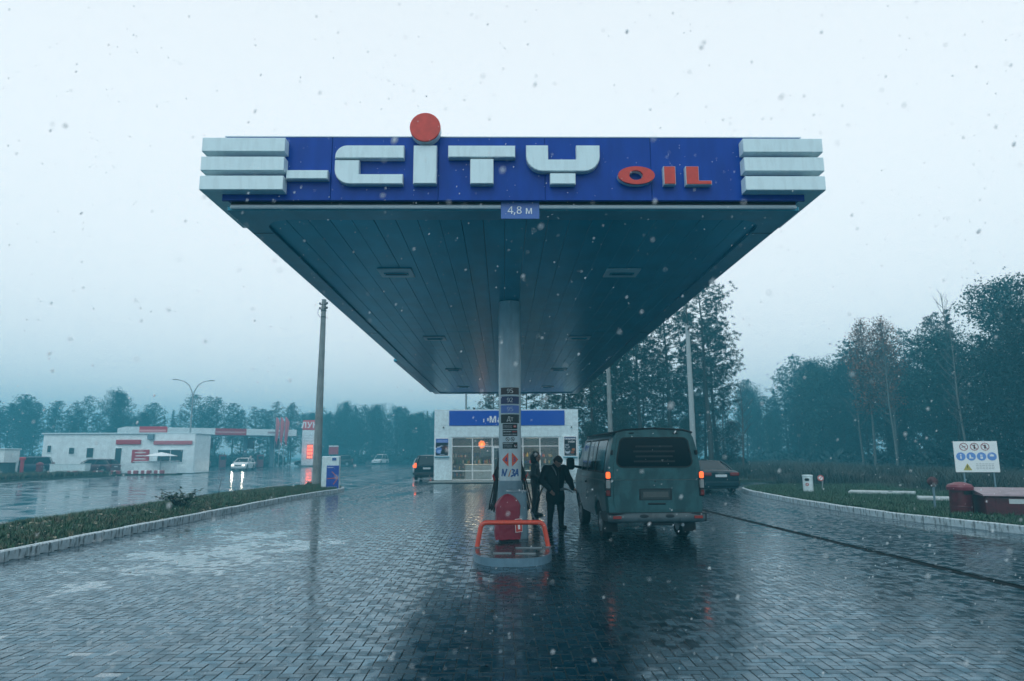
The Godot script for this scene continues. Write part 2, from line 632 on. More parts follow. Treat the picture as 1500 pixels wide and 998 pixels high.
	for k in 4:
		for s in 2:
			var lt := thing("ceiling_light", "unlit square lamp in the canopy ceiling, %s from the front in the %s row" % [said[k], ["left", "right"][s]], "ceiling light", Vector3([-1.94, 2.18][s], 5.037, lz[k]), 0.0, "lamps in the canopy ceiling")
			part("housing", bx(Vector3(0, -0.012, 0), Vector3(0.62, 0.03, 0.56), 0.01), M.strip, lt)
			g = Geo.new()
			g.band(rrect(-0.22, -0.07, 0.22, 0.07, 0.02, 3), rrect(-0.19, -0.045, 0.19, 0.045, 0.015, 3), -0.045, -0.027, Transform3D(LIE, Vector3.ZERO))
			part("slot_frame", g, M.trim, lt)
			part("slot", bx(Vector3(0, -0.030, 0), Vector3(0.375, 0.006, 0.085)), M.black, lt)


func clearance_sign() -> void:
	var t := thing("clearance_sign", "small blue height sign reading 4,8 м under the canopy edge", "sign", Vector3(0.235, 4.86, -8.74))
	part("board", bx(Vector3(0, 0.125, 0), Vector3(0.515, 0.255, 0.02), 0.004), mk(Color(0.055, 0.14, 0.42), 0.35), t)
	part("lettering", lettering("4,8 м", 0.105, 0.004, false), M.paint_white, t, Vector3(0, 0.118, 0.0125))
	for x in [-0.2, 0.2]:
		part("bracket", bx(Vector3(x, 0.22, -0.03), Vector3(0.03, 0.09, 0.04)), M.trim, t)


# ---------------------------------------------------------------- pump island

func column() -> void:
	var at := Vector3(0.145, 0.13, -14.6)
	var t := thing("canopy_column", "round white column with fuel grade plates holding up the canopy", "column", at)
	var g := Geo.new()
	g.lathe([Vector2(0.235, 1.05), Vector2(0.235, 3.3), Vector2(0.235, 3.302), Vector2(0.238, 3.306), Vector2(0.238, 4.9)], 40)
	part("shaft", g, M.column, t)
	g = Geo.new()
	g.lathe([Vector2(0.25, 0), Vector2(0.25, 1.075), Vector2(0.236, 1.085)], 40)
	part("grey_sleeve", g, M.grey, t)
	var r := 0.235
	var plates := [
		[3.0, 3.145, Color(0.035, 0.012, 0.016), "95", Color(0.7, 0.75, 0.75)], [2.80, 2.96, Color(0.012, 0.022, 0.12), "92", Color(0.7, 0.75, 0.75)],
		[2.61, 2.77, Color(0.10, 0.2, 0.58), "95", Color(0.5, 0.6, 0.75)], [2.40, 2.58, Color(0.006, 0.012, 0.016), "Дт", Color(0.6, 0.66, 0.66)]]
	for p in plates:
		var w := 0.215
		g = Geo.new()
		var y0: float = p[0] - at.y
		var y1: float = p[1] - at.y
		g.grid(func(u, v): return Vector3(lerpf(-w, w, u), lerpf(y0, y1, v), 0.006), 16, 1)
		for s in [[y0, -1.0], [y1, 1.0]]:
			var yy: float = s[0]
			g.grid(func(u, v): return Vector3(lerpf(-w, w, u), yy, lerpf(0.006, -0.002, v) if s[1] > 0 else lerpf(-0.002, 0.006, v)), 16, 1)
		var o := part("grade_plate", wrapped(g, r), mk(p[2], 0.3), t)
		part("numeral", wrapped(lettering(p[3], 0.092, 0.003, false), r + 0.009), mk(p[4], 0.5), o, Vector3(0, (y0 + y1) / 2, 0))
		# pale rails above and below each plate
		g = Geo.new()
		g.lathe([Vector2(r, y1), Vector2(r + 0.008, y1 + 0.002), Vector2(r + 0.008, y1 + 0.014), Vector2(r, y1 + 0.016)], 24, Transform3D(), 2.1, -PI / 2 - 1.05)
		part("rail", g, M.strip, o)
	var swoosh := Geo.new()
	swoosh.prism(poly([0.03, -0.045, 0.09, -0.04, 0.14, 0.0, 0.10, -0.02, 0.07, -0.06]), 0.0, 0.002)
	part("plate_mark", wrapped(swoosh, r + 0.008), mk(Color(0.02, 0.05, 0.2), 0.4), t, Vector3(0, 2.69 - at.y, 0))
	# stickers with small print
	var stick := func(y0: float, y1: float, w: float, m: Material) -> void:
		var s := Geo.new()
		s.grid(func(u, v): return Vector3(lerpf(-w, w, u), lerpf(y0, y1, v) - at.y, 0.004), 12, 1)
		part("sticker", wrapped(s, r), m, t)
	var ink := Color(0.03, 0.06, 0.08)
	stick.call(2.27, 2.385, 0.165, printed(128, 52, func(im: Image):
		im.fill(ink)
		text_lines(im, 8, 14, 80, 3, 11.0, 4, Color(0.7, 0.75, 0.78), 1)
		disc(im, 104, 24, 15, 13, Color(0.62, 0.2, 0.18))
		disc(im, 104, 24, 8, 4, Color(0.85, 0.8, 0.8))))
	stick.call(2.13, 2.255, 0.165, printed(128, 52, func(im: Image):
		im.fill(ink)
		text_lines(im, 6, 10, 76, 1, 10.0, 9, Color(0.75, 0.8, 0.82), 2)
		text_lines(im, 82, 10, 122, 1, 10.0, 9, Color(0.75, 0.35, 0.35), 3)
		text_lines(im, 6, 33, 122, 1, 10.0, 9, Color(0.62, 0.68, 0.7), 4)))
	stick.call(1.87, 2.0, 0.165, printed(128, 56, func(im: Image):
		im.fill(ink)
		text_lines(im, 6, 6, 90, 1, 10.0, 7, Color(0.8, 0.85, 0.86), 5)
		text_lines(im, 8, 22, 78, 3, 9.0, 4, Color(0.62, 0.7, 0.74), 6)
		disc(im, 108, 30, 12, 12, Color(0.7, 0.72, 0.74))
		disc(im, 110, 24, 8, 8, Color(0.4, 0.12, 0.12))))
	for x in [-0.052, 0.052]:
		var s := Geo.new()
		s.band(oval(x, 0, 0.043, 0.043, 20), oval(x, 0, 0.034, 0.034, 20), 0.0, 0.004)
		s.prism(poly([x - 0.03, 0.022, x - 0.022, 0.03, x + 0.03, -0.022, x + 0.022, -0.03]), 0.0, 0.005)
		s.prism(poly([x - 0.016, -0.014, x + 0.016, -0.010, x + 0.012, 0.0, x - 0.016, 0.004]), 0.0, 0.003)
		part("prohibition_mark", wrapped(s, r), M.black, t, Vector3(0, 2.065 - at.y, 0))
	for s in [-1, 1]:
		var a := Geo.new()
		a.prism(poly([0.18 * s, 0, 0.035 * s, 0.145, 0.035 * s, -0.145]), 0.0, 0.004)
		# divided so that it can bend
		var b := Geo.new()
		b.grid(func(u, v): return Vector3(s * lerpf(0.035, 0.182, u if s > 0 else 1.0 - u), lerpf(-0.145, 0.145, v) * (1.0 - (u if s > 0 else 1.0 - u)), 0.004), 8, 2)
		var o := part("pump_arrow", wrapped(b, r), M.orange, t, Vector3(0, 1.645 - at.y, 0))
		part("numeral", wrapped(lettering("4" if s < 0 else "3", 0.085, 0.003), r + 0.006), mk(Color(0.02, 0.05, 0.25), 0.4), o, Vector3(0, 0, 0)).rotation.y = s * 0.37
	# company mark in brushed strokes: three slanted blue letters and an orange slash
	var lg := Geo.new()
	for q in [[-0.19, -0.07, -0.165, 0.08], [-0.165, 0.08, -0.12, -0.07], [-0.12, -0.07, -0.07, 0.08], [0.03, 0.07, 0.1, 0.05], [0.1, 0.05, 0.05, 0.0], [0.05, 0.0, 0.1, -0.03], [0.1, -0.03, 0.01, -0.075], [0.09, -0.075, 0.16, 0.08], [0.16, 0.08, 0.18, -0.07], [0.12, -0.02, 0.18, -0.01]]:
		var a := Vector2(q[0], q[1])
		var b := Vector2(q[2], q[3])
		var w := (b - a).normalized().orthogonal() * 0.016
		lg.prism(PackedVector2Array([a + w, a - w, b - w, b + w]), 0.0, 0.004 + 0.0004 * (lg.v.size() % 7))
	part("company_mark", wrapped(lg, r), mk(Color(0.02, 0.09, 0.3), 0.4), t, Vector3(0, 1.375 - at.y, 0))
	lg = Geo.new()
	lg.prism(poly([-0.045, -0.075, -0.02, -0.075, 0.02, 0.06, 0.005, 0.06]), 0.0, 0.005)
	part("company_slash", wrapped(lg, r), mk(Color(0.5, 0.17, 0.05), 0.4), t, Vector3(0, 1.375 - at.y, 0))
	# the second column stands behind it in line
	var t2 := thing("canopy_column", "plain white far column of the canopy hidden behind the front one", "column", Vector3(0.145, 0.0, -30.5))
	g = Geo.new()
	g.lathe([Vector2(0.235, 0), Vector2(0.235, 5.03)], 32)
	part("shaft", g, M.column, t2)


func island() -> void:
	var t := thing("pump_island", "low pump island with grey metal rim and rounded front end", "island")
	var p := PackedVector2Array()
	var q := PackedVector2Array()
	var o := PackedVector2Array()
	for k in 25:
		var a := PI + PI * k / 24
		var d := Vector2(signf(cos(a)) * pow(absf(cos(a)), 0.75), signf(sin(a)) * pow(absf(sin(a)), 0.75))
		p.append(Vector2(0.155 + d.x * 0.675, 12.35 + d.y * 1.2))
		q.append(Vector2(0.155 + d.x * 0.645, 12.35 + d.y * 1.17))
	for e in [Vector2(0.83, 21.5), Vector2(-0.52, 21.5)]:
		p.append(e)
		q.append(e + Vector2(-0.03 if e.x > 0 else 0.03, -0.03))
	var g := Geo.new()
	g.prism(q, 0.0, 0.118, Transform3D(LIE, Vector3.ZERO))
	part("concrete_top", g, mk(Color(0.03, 0.045, 0.05), 0.3, 0.0, {"rough_tex": "wet", "tex": "grain"}), t)
	g = Geo.new()
	g.band(p, q, -0.01, 0.133, Transform3D(LIE, Vector3.ZERO))
	part("metal_rim", g, mk(Color(0.14, 0.24, 0.31), 0.32, 0.3, {"tex": "tone", "scale": Vector3(1, 1, 1)}), t)
	for c in [[-0.02, -12.05, 0.33, 0.40], [0.37, -12.0, 0.36, 0.42], [0.45, -12.75, 0.5, 0.5]]:
		var h := part("hatch_cover", bx(Vector3(c[0], 0.124, c[1]), Vector3(c[2], 0.014, c[3]), 0.004), mk(Color(0.05, 0.07, 0.08), 0.25, 0.6), t)
		part("hatch_lip", bx(Vector3(c[0], 0.126, c[1] + c[3] / 2 + 0.02), Vector3(c[2] * 0.94, 0.022, 0.025), 0.004), M.steel, h)


func island_things() -> void:
	# orange hoop
	var t := thing("hoop_barrier", "orange red tubular hoop guarding the front of the pump island", "barrier", Vector3(0.165, 0.118, -12.6))
	var pts := [Vector3(-0.635, 0, 0), Vector3(-0.60, 0.2, 0)]
	for k in 7:
		var a := PI - PI / 2 * k / 6
		pts.append(Vector3(-0.46 + cos(a) * 0.115, 0.315 + sin(a) * 0.115, 0))
	for k in 7:
		var a := PI / 2 - PI / 2 * k / 6
		pts.append(Vector3(0.46 + cos(a) * 0.115, 0.315 + sin(a) * 0.115, 0))
	pts.append_array([Vector3(0.60, 0.2, 0), Vector3(0.635, 0, 0)])
	var g := Geo.new()
	g.tube(pts, 0.042, 16)
	part("tube", g, mk(Color(0.70, 0.075, 0.035), 0.28, 0.0, {"tex": "tone", "scale": Vector3(2, 2, 2), "coat": 0.3}), t)
	for s in [-1, 1]:
		g = Geo.new()
		g.lathe([Vector2(0.075, 0.001), Vector2(0.075, 0.012), Vector2(0.043, 0.018)], 20, Transform3D(Basis(), Vector3(0.635 * s, 0, 0)))
		part("foot_plate", g, M.steel, t)
	g = Geo.new()
	g.ball(Vector3(-0.55, 0.385, 0.046), Vector3(0.008, 0.008, 0.004), 8, 6)
	part("bolt", g, M.steel, t)
	# red hood over an extinguisher
	t = thing("extinguisher_cover", "dark red cloth hood over a fire extinguisher behind the hoop", "extinguisher cover", Vector3(0.085, 0.17, -13.42), 0.12)
	g = Geo.new()
	var fold := FastNoiseLite.new()
	fold.seed = 4
	fold.frequency = 1.6
	g.grid(func(u, v):
		var a: float = TAU * u
		var h: float = v * 0.84
		var k := 1.0
		if v > 0.72:
			k = 0.55 * sqrt(maxf(0.0, 1.0 - pow((v - 0.72) / 0.28, 2.0))) + 0.45 * (1.0 - (v - 0.72) / 0.28)
			h = 0.605 + (v - 0.72) / 0.28 * 0.235
		var c := cos(a)
		var s := sin(a)
		var e := Vector2(signf(c) * pow(absf(c), 0.55), signf(s) * pow(absf(s), 0.55))
		var w: float = 0.245 - 0.02 * absf(v - 0.35) + 0.012 * sin(v * 9.0)
		var f: float = 1.0 + 0.05 * fold.get_noise_2d(c * 2.2 + s, v * 3.5) + (0.09 * sin(a * 5.0 + 1.0) * smoothstep(0.6, 0.9, v))
		return Vector3(e.x * w * k * f, h + 0.02 * fold.get_noise_2d(a * 2.0, 7.0) * (1.0 - v), -e.y * 0.17 * k * f), 64, 40)
	part("cloth_hood", g, mk(Color(0.23, 0.012, 0.035), 0.55, 0.0, {"normal": "cloth", "scale": Vector3(2.5, 2.5, 2.5), "normal_scale": 0.8}), t)
	part("hem", bx(Vector3(0.0, 0.012, 0.165), Vector3(0.44, 0.012, 0.02), 0.004), mk(Color(0.3, 0.02, 0.05), 0.6), t)
	part("plinth", bx(Vector3(0.02, -0.03, 0), Vector3(0.36, 0.05, 0.26), 0.01), M.dark, t)
	var s0 := part("fire_sign", bx(Vector3.ZERO, Vector3(0.15, 0.245, 0.006)), M.paint_white, t, Vector3(0.185, 0.26, 0.19))
	s0.rotation = Vector3(0, 0.35, 0.05)
	part("red_field", bx(Vector3(0, 0, 0.004), Vector3(0.132, 0.226, 0.004)), M.red, s0)
	g = Geo.new()
	g.prism(rrect(-0.022, -0.07, 0.022, 0.02, 0.01), 0.006, 0.009)
	g.prism(poly([-0.012, 0.022, 0.012, 0.022, 0.02, 0.05, -0.02, 0.06]), 0.006, 0.009)
	g.prism(poly([-0.055, 0.03, -0.04, 0.07, -0.05, 0.08, -0.06, 0.03]), 0.006, 0.009)
	part("extinguisher_symbol", g, M.paint_white, s0)
	# grey drum between hood and column
	t = thing("litter_bin", "grey round bin standing close before the white column", "bin", Vector3(0.265, 0.118, -14.0))
	g = Geo.new()
	g.lathe([Vector2(0.235, 0), Vector2(0.238, 0.02), Vector2(0.2, 0.88), Vector2(0.206, 0.885), Vector2(0.21, 0.9), Vector2(0.206, 0.915), Vector2(0.19, 0.92), Vector2(0.18, 0.9), Vector2(0, 0.9)], 36)
	part("body", g, M.grey, t)
	g = Geo.new()
	g.lathe([Vector2(0.2, 0.905), Vector2(0.208, 0.912), Vector2(0.2, 0.925), Vector2(0.188, 0.92)], 36)
	part("top_ring", g, M.steel, t)


func dispenser() -> void:
	var t := thing("fuel_dispenser", "fuel dispenser with black hoses hidden behind the white column", "fuel pump", Vector3(0.15, 0.118, -16.6))
	part("cabinet", bx(Vector3(0, 0.75, 0), Vector3(0.46, 1.5, 1.1), 0.03), mk(Color(0.04, 0.06, 0.08), 0.35), t)
	part("top_box", bx(Vector3(0, 1.72, 0), Vector3(0.5, 0.42, 1.15), 0.03), mk(Color(0.05, 0.07, 0.35), 0.35), t)
	for s in [-1, 1]:
		part("display_panel", bx(Vector3(s * 0.236, 1.2, 0), Vector3(0.012, 0.4, 0.8), 0.004), M.car_glass, t)
		for k in 3:
			var z := 0.42 - 0.4 * k
			var nz := part("nozzle", _nozzle(s), M.black, t, Vector3(s * 0.27, 0.98, z))
			part("grip_cover", bx(Vector3(s * 0.06, 0.14, 0.0), Vector3(0.05, 0.15, 0.06), 0.02, Transform3D(Basis(Vector3.BACK, s * -0.3), Vector3.ZERO)), [M.red, mk(Color(0.02, 0.05, 0.25), 0.4), M.red][k], nz)
			if s > 0 and k == 0:
				continue
			var g := Geo.new()
			var pts := []
			var sway := 0.10 + 0.06 * k
			for i in 17:
				var u := i / 16.0
				var drop := sin(PI * u)
				pts.append(Vector3(s * (0.26 + 0.02 * (1 - u) + sway * drop), lerpf(1.0, 1.55, u * u) - 0.78 * pow(drop, 0.8), z + 0.12 * u + 0.02 * drop))
			g.tube(pts, 0.017, 8)
			part("hose", g, M.rubber, t)
	# the hose in use runs over to the man at the van
	var g := Geo.new()
	var pts := []
	var c := [Vector3(0.26, 1.5, 0.5), Vector3(0.45, 0.75, 0.45), Vector3(0.55, 0.42, 0.35), Vector3(0.68, 0.62, 0.2), Vector3(0.80, 0.86, 0.05), Vector3(0.98, 0.84, 0.02), Vector3(1.2, 0.80, 0.05)]
	for i in c.size() - 1:
		var a: Vector3 = c[maxi(i - 1, 0)]
		var d: Vector3 = c[mini(i + 2, c.size() - 1)]
		for k in 6:
			pts.append((c[i] as Vector3).cubic_interpolate(c[i + 1], a, d, k / 6.0))
	pts.append(c[-1])
	g.tube(pts, 0.017, 8)
	part("hose", g, M.rubber, t)
	g = Geo.new()
	g.tube([Vector3(1.2, 0.80, 0.05), Vector3(1.28, 0.82, 0.03), Vector3(1.40, 0.80, -0.02), Vector3(1.52, 0.72, -0.05)], [0.024, 0.03, 0.016, 0.013], 8)
	part("nozzle", g, M.steel, t)


func _nozzle(s: float) -> Geo:
	var g := Geo.new()
	g.tube([Vector3(0, -0.04, 0), Vector3(s * 0.03, 0.1, 0), Vector3(s * 0.07, 0.24, 0), Vector3(s * 0.05, 0.31, 0), Vector3(-s * 0.02, 0.33, 0)], [0.02, 0.028, 0.03, 0.02, 0.014], 8)
	g.tube([Vector3(s * 0.05, 0.02, 0), Vector3(s * 0.1, 0.1, 0), Vector3(s * 0.1, 0.22, 0)], 0.008, 6)
	return g


# ---------------------------------------------------------------- vehicles

func wheel(parent: Node, at: Vector3, r: float, w: float, out: float, spokes := 7) -> void:
	# out is +1 or -1: the side of the rim that shows, along x
	var turn := Transform3D(Basis(Vector3.BACK, -PI / 2 * out), Vector3.ZERO)
	var g := Geo.new()
	var h := w / 2
	g.lathe([Vector2(r * 0.62, -h), Vector2(r * 0.93, -h), Vector2(r * 0.985, -h * 0.8), Vector2(r, -h * 0.5), Vector2(r, h * 0.5), Vector2(r * 0.985, h * 0.8), Vector2(r * 0.93, h), Vector2(r * 0.62, h)], 28, turn)
	for s in [-0.45, 0.0, 0.45]:
		g.lathe([Vector2(r * 1.003, h * s - 0.012), Vector2(r * 1.006, h * s), Vector2(r * 1.003, h * s + 0.012)], 28, turn)
	var t := part("wheel", g, M.rubber, parent, at)
	g = Geo.new()
	g.lathe([Vector2(0, h * 0.4), Vector2(0, h * 0.5)], 12, turn)
	g.lathe([Vector2(r * 0.62, -h), Vector2(0, -h)], 20, turn)
	g.lathe([Vector2(r * 0.6, h * 0.35), Vector2(r * 0.64, h * 0.96), Vector2(r * 0.56, h * 0.98), Vector2(r * 0.53, h * 0.4), Vector2(0, h * 0.4)].duplicate(), 24, turn)
	for k in spokes:
		var a := TAU * k / spokes
		g.box(Vector3(r * 0.3, h * 0.62, 0), Vector3(r * 0.5, h * 0.3, r * 0.11), 0.01, turn * Transform3D(Basis(Vector3.UP, a), Vector3.ZERO))
	g.lathe([Vector2(r * 0.14, h * 0.4), Vector2(r * 0.14, h * 0.85), Vector2(0, h * 0.9)], 12, turn)
	part("rim", g, M.steel, t)


func arch_low(z: float, centres: Array, r: float, low: float) -> float:
	for c in centres:
		var d: float = absf(z - c)
		if d < r:
			return maxf(low, sqrt(r * r - d * d) + 0.33)
	return low


func van() -> void:
	var t := thing("van", "dirty grey green van with lit orange tail lamps filling up beside the column", "van", Vector3(3.07, 0, -14.06), deg_to_rad(2.6))
	var paint := mk(Color(0.040, 0.135, 0.15), 0.30, 0.5, {"tex": "tone", "scale": Vector3(0.8, 0.8, 0.8), "detail": "grime", "detail_scale": Vector3(0.9, 0.35, 0.9), "coat": 0.2})
	var sec := [Vector2(0.94, 0.42), Vector2(0.985, 0.62), Vector2(1.0, 0.9), Vector2(1.005, 1.15), Vector2(0.99, 1.36), Vector2(0.955, 1.62), Vector2(0.905, 1.9), Vector2(0.855, 2.08), Vector2(0.80, 2.17), Vector2(0.70, 2.225), Vector2(0.45, 2.26), Vector2(0.0, 2.275)]
	var top := func(z: float) -> float:
		if z > -3.05:
			return 2.3
		if z > -3.95:
			return lerpf(2.25, 1.28, pow((-z - 3.05) / 0.9, 1.15))
		return lerpf(1.28, 1.0, (-z - 3.95) / 0.9)
	var wide := func(z: float) -> float:
		if z > -0.12:
			return lerpf(0.965, 1.0, -z / 0.12)
		return 1.0 if z > -3.9 else 1.0 - 0.16 * pow((-z - 3.9) / 0.9, 2.0)
	var xat := func(y: float) -> float:
		for i in sec.size() - 1:
			if y <= sec[i + 1].y:
				return lerpf(sec[i].x, sec[i + 1].x, clampf((y - sec[i].y) / (sec[i + 1].y - sec[i].y), 0, 1))
		return 0.0
	var zs := []
	var z0 := 0.0
	while z0 > -4.81:
		zs.append(z0)
		z0 -= 0.06
	var g := Geo.new()
	var n := sec.size() * 2 - 1
	g.grid(func(u, v):
		var z: float = zs[int(round((1.0 - v) * (zs.size() - 1)))]
		var k := int(round(u * (n - 1)))
		var s := 1.0 if k < sec.size() else -1.0
		var q: Vector2 = sec[k if k < sec.size() else n - 1 - k]
		var low := arch_low(z, [-1.05, -3.8], 0.46, 0.42)
		var y: float = minf(q.y, top.call(z))
		if q.y < low:
			y = low
		return Vector3(s * q.x * wide.call(z), y, z), n - 1, zs.size() - 1)
	# rear end
	var back := PackedVector2Array()
	for q in sec:
		back.append(Vector2(q.x * 0.965, q.y))
	for k in range(sec.size() - 2, -1, -1):
		back.append(Vector2(-sec[k].x * 0.965, sec[k].y))
	g.sheet(back, 0.0)
	var body := part("body", g, paint, t)
	# dark floor and inner arches
	g = Geo.new()
	g.box(Vector3(0, 0.5, -2.4), Vector3(1.72, 0.22, 4.6))
	for z in [-1.05, -3.8]:
		g.box(Vector3(0, 0.75, z), Vector3(1.9, 0.3, 0.8))
	part("underbody", g, M.dark, t)
	# gutter along the roof edge and a darker wet roof
	for s in [-1, 1]:
		g = Geo.new()
		g.tube([Vector3(s * 0.80, 2.185, 0.01), Vector3(s * 0.835, 2.175, -0.2), Vector3(s * 0.835, 2.175, -3.0)], 0.018, 6)
		part("roof_gutter", g, M.dark, body)
	g = Geo.new()
	g.tube([Vector3(-0.80, 2.185, 0.008), Vector3(-0.6, 2.235, 0.012), Vector3(0, 2.268, 0.016), Vector3(0.6, 2.235, 0.012), Vector3(0.80, 2.185, 0.008)], 0.02, 6)
	part("roof_lip", g, M.dark, body)
	# tailgate
	g = Geo.new()
	g.prism(poly([-0.80, 0.64, 0.80, 0.64, 0.845, 0.72, 0.86, 1.225, -0.86, 1.225, -0.845, 0.72]), 0.0, 0.022)
	g.prism(poly([-0.86, 1.24, 0.86, 1.24, 0.82, 1.62, 0.755, 2.08, 0.70, 2.13, -0.70, 2.13, -0.755, 2.08, -0.82, 1.62]), 0.0, 0.024)
	var gate := part("tailgate", g, paint, t)
	part("crease", bx(Vector3(0, 1.232, 0.02), Vector3(1.70, 0.012, 0.014), 0.004), mk(Color(0.09, 0.14, 0.15), 0.3), gate)
	g = Geo.new()
	var gl := PackedVector2Array()
	var rim := PackedVector2Array()
	for e in [[0.0, gl], [0.028, rim]]:
		var m: float = e[0]
		for c in [[0.76, 1.50, -PI / 2], [0.695, 2.06, 0.0], [-0.695, 2.06, PI / 2], [-0.76, 1.50, PI]]:
			for k in 5:
				var a: float = c[2] + PI / 2 * k / 4
				e[1].append(Vector2(c[0] - signf(c[0]) * 0.11 + cos(a) * (0.11 + m), c[1] + (0.11 if c[1] < 1.8 else -0.11) + sin(a) * (0.11 + m)))
	g.prism(gl, 0.024, 0.029)
	part("rear_window", g, M.car_glass, gate)
	g = Geo.new()
	g.band(rim, gl, 0.02, 0.036)
	part("window_seal", g, M.rubber, gate)
	g = Geo.new()
	for k in 4:
		g.box(Vector3(0.0, 1.60 + 0.1 * k, 0.030), Vector3(0.85 - 0.08 * (k % 2), 0.035, 0.001))
	part("faded_sticker", g, mk(Color(0.007, 0.014, 0.017), 0.5), gate)
	part("gate_handle", bx(Vector3(0.02, 0.76, 0.035), Vector3(0.36, 0.035, 0.03), 0.012), M.dark, gate)
	part("lock", bx(Vector3(0.0, 1.20, 0.03), Vector3(0.03, 0.03, 0.02), 0.01), M.dark, gate)
	g = Geo.new()
	g.band(rrect(-0.335, 0.83, 0.335, 1.06, 0.02, 2), rrect(-0.30, 0.85, 0.30, 1.04, 0.015, 2), 0.02, 0.032)
	part("plate_frame", g, M.dark, gate)
	part("plate_recess", bx(Vector3(0, 0.945, 0.022), Vector3(0.6, 0.19, 0.004)), mk(Color(0.03, 0.055, 0.06), 0.5), gate)
	part("number_plate", bx(Vector3(0.0, 0.94, 0.028), Vector3(0.52, 0.112, 0.006), 0.002), mk(Color(0.12, 0.15, 0.15), 0.5, 0.0, {"tex": "speck", "scale": Vector3(6, 6, 6)}), gate)
	for s in [-1, 1]:
		part("hinge", bx(Vector3(s * 0.87, 1.78, 0.03), Vector3(0.05, 0.10, 0.05), 0.012), M.dark, body)
		part("hinge", bx(Vector3(s * 0.45, 2.17, 0.025), Vector3(0.10, 0.03, 0.03), 0.01), M.dark, body)
		# tail lamps: orange over clear over red
		var lamp := part("tail_lamp", bx(Vector3(s * 0.955, 1.15, -0.02), Vector3(0.105, 0.50, 0.10), 0.02), M.dark, t)
		part("lit_lens", bx(Vector3(s * 0.958, 1.325, -0.005), Vector3(0.09, 0.135, 0.10), 0.02), M.tail_on, lamp)
		part("clear_lens", bx(Vector3(s * 0.958, 1.15, -0.008), Vector3(0.09, 0.19, 0.10), 0.02), mk(Color(0.3, 0.33, 0.33), 0.12), lamp)
		part("red_lens", bx(Vector3(s * 0.958, 0.975, -0.01), Vector3(0.09, 0.13, 0.10), 0.02), M.lamp_off, lamp)
	# bumper
	g = Geo.new()
	g.grid(func(u, v):
		var a: float = lerpf(-1.0, 1.0, u)
		var x := 1.02 * a
		var z: float = 0.15 - 0.13 * pow(absf(a), 6.0)
		var prof := [Vector2(-0.1, 0.59), Vector2(0.0, 0.585), Vector2(0.0, 0.45), Vector2(-0.05, 0.40), Vector2(-0.12, 0.40)]
		var q: Vector2 = prof[int(round((1.0 - v) * 4))]
		return Vector3(x, q.y, z + q.x), 24, 4)
	var bump := part("bumper", g, mk(Color(0.075, 0.115, 0.13), 0.35, 0.0, {"tex": "grime", "scale": Vector3(1.2, 1.2, 1.2)}), t)
	part("bumper_top", bx(Vector3(0, 0.575, 0.06), Vector3(1.98, 0.03, 0.16), 0.01), M.dark, bump)
	for s in [-1, 1]:
		part("bumper_side", bx(Vector3(s * 1.0, 0.5, -0.22), Vector3(0.06, 0.18, 0.52), 0.02), M.dark, bump)
		part("reflector", bx(Vector3(s * 0.82, 0.505, 0.145), Vector3(0.17, 0.055, 0.02), 0.006), mk(Color(0.35, 0.03, 0.02), 0.2), bump)
		g = Geo.new()
		g.ball(Vector3(s * 0.26 - 0.02, 0.53, 0.142), Vector3(0.11, 0.045, 0.015), 16, 8)
		part("step_dent", g, M.dark, bump)
		# sides: panes, seams, flaps
		var pane_z := [[-0.30, -1.22], [-1.34, -2.18], [-2.40, -3.02]]
		for k in 3:
			for q in [[0.0, 0.006, "side_window", M.car_glass], [0.035, 0.003, "window_seal", M.rubber]]:
				var w := Geo.new()
				w.grid(func(u, v):
					var e: float = q[0]
					var y: float = lerpf(1.40 - e, 2.03 + e, v)
					var zz: float = lerpf(pane_z[k][0] + e, pane_z[k][1] - e, u if s > 0 else 1.0 - u)
					return Vector3(s * (xat.call(y) + q[1]), y, zz), 2, 8)
				part(q[2], w, q[3], t)
			if k == 1:
				var w := Geo.new()
				w.grid(func(u, v):
					var y: float = lerpf(1.41, 2.02, v)
					return Vector3(s * (xat.call(y) + 0.012), y, -1.76 + (0.014 if (u > 0.5) != (s > 0) else -0.014)), 1, 8)
				part("window_bar", w, M.rubber, t)
		for zz in [-1.28, -2.29, -3.2]:
			var w := Geo.new()
			w.grid(func(u, v):
				var y: float = lerpf(0.6, 2.1, v)
				return Vector3(s * (xat.call(y) + 0.002), y, zz + (0.008 if (u > 0.5) != (s > 0) else -0.008)), 1, 16)
			part("door_seam", w, M.dark, body)
		var rail := Geo.new()
		rail.grid(func(u, v): return Vector3(s * (xat.call(1.22) + 0.012), lerpf(1.205, 1.235, v), lerpf(-0.1, -3.6, u if s > 0 else 1.0 - u)), 2, 1)
		part("side_crease", rail, mk(Color(0.08, 0.12, 0.13), 0.3), body)
		part("door_handle", bx(Vector3(s * 1.012, 1.12, -2.42), Vector3(0.03, 0.04, 0.14), 0.01), M.dark, body)
		part("mud_flap", bx(Vector3(s * 0.82, 0.30, -0.50), Vector3(0.28, 0.28, 0.015), 0.004), M.rubber, t)
		wheel(t, Vector3(s * 0.83, 0.335, -1.05), 0.335, 0.21, s)
		wheel(t, Vector3(s * 0.83, 0.335, -3.8), 0.335, 0.21, s)
		# mirrors on arms
		g = Geo.new()
		g.tube([Vector3(s * 0.97, 1.42, -3.18), Vector3(s * 1.18, 1.46, -3.12)], 0.03, 8)
		g.box(Vector3(s * 1.27, 1.52, -3.10), Vector3(0.20, 0.29, 0.10), 0.04)
		var mi := part("door_mirror", g, M.black, t)
		part("mirror_glass", bx(Vector3(s * 1.27, 1.52, -3.046), Vector3(0.165, 0.25, 0.006), 0.002), M.car_glass, mi)
	part("fuel_flap", bx(Vector3(-1.02, 0.86, -2.36), Vector3(0.012, 0.17, 0.17), 0.004, Transform3D(Basis(Vector3.UP, 0.0), Vector3.ZERO)), paint, body)
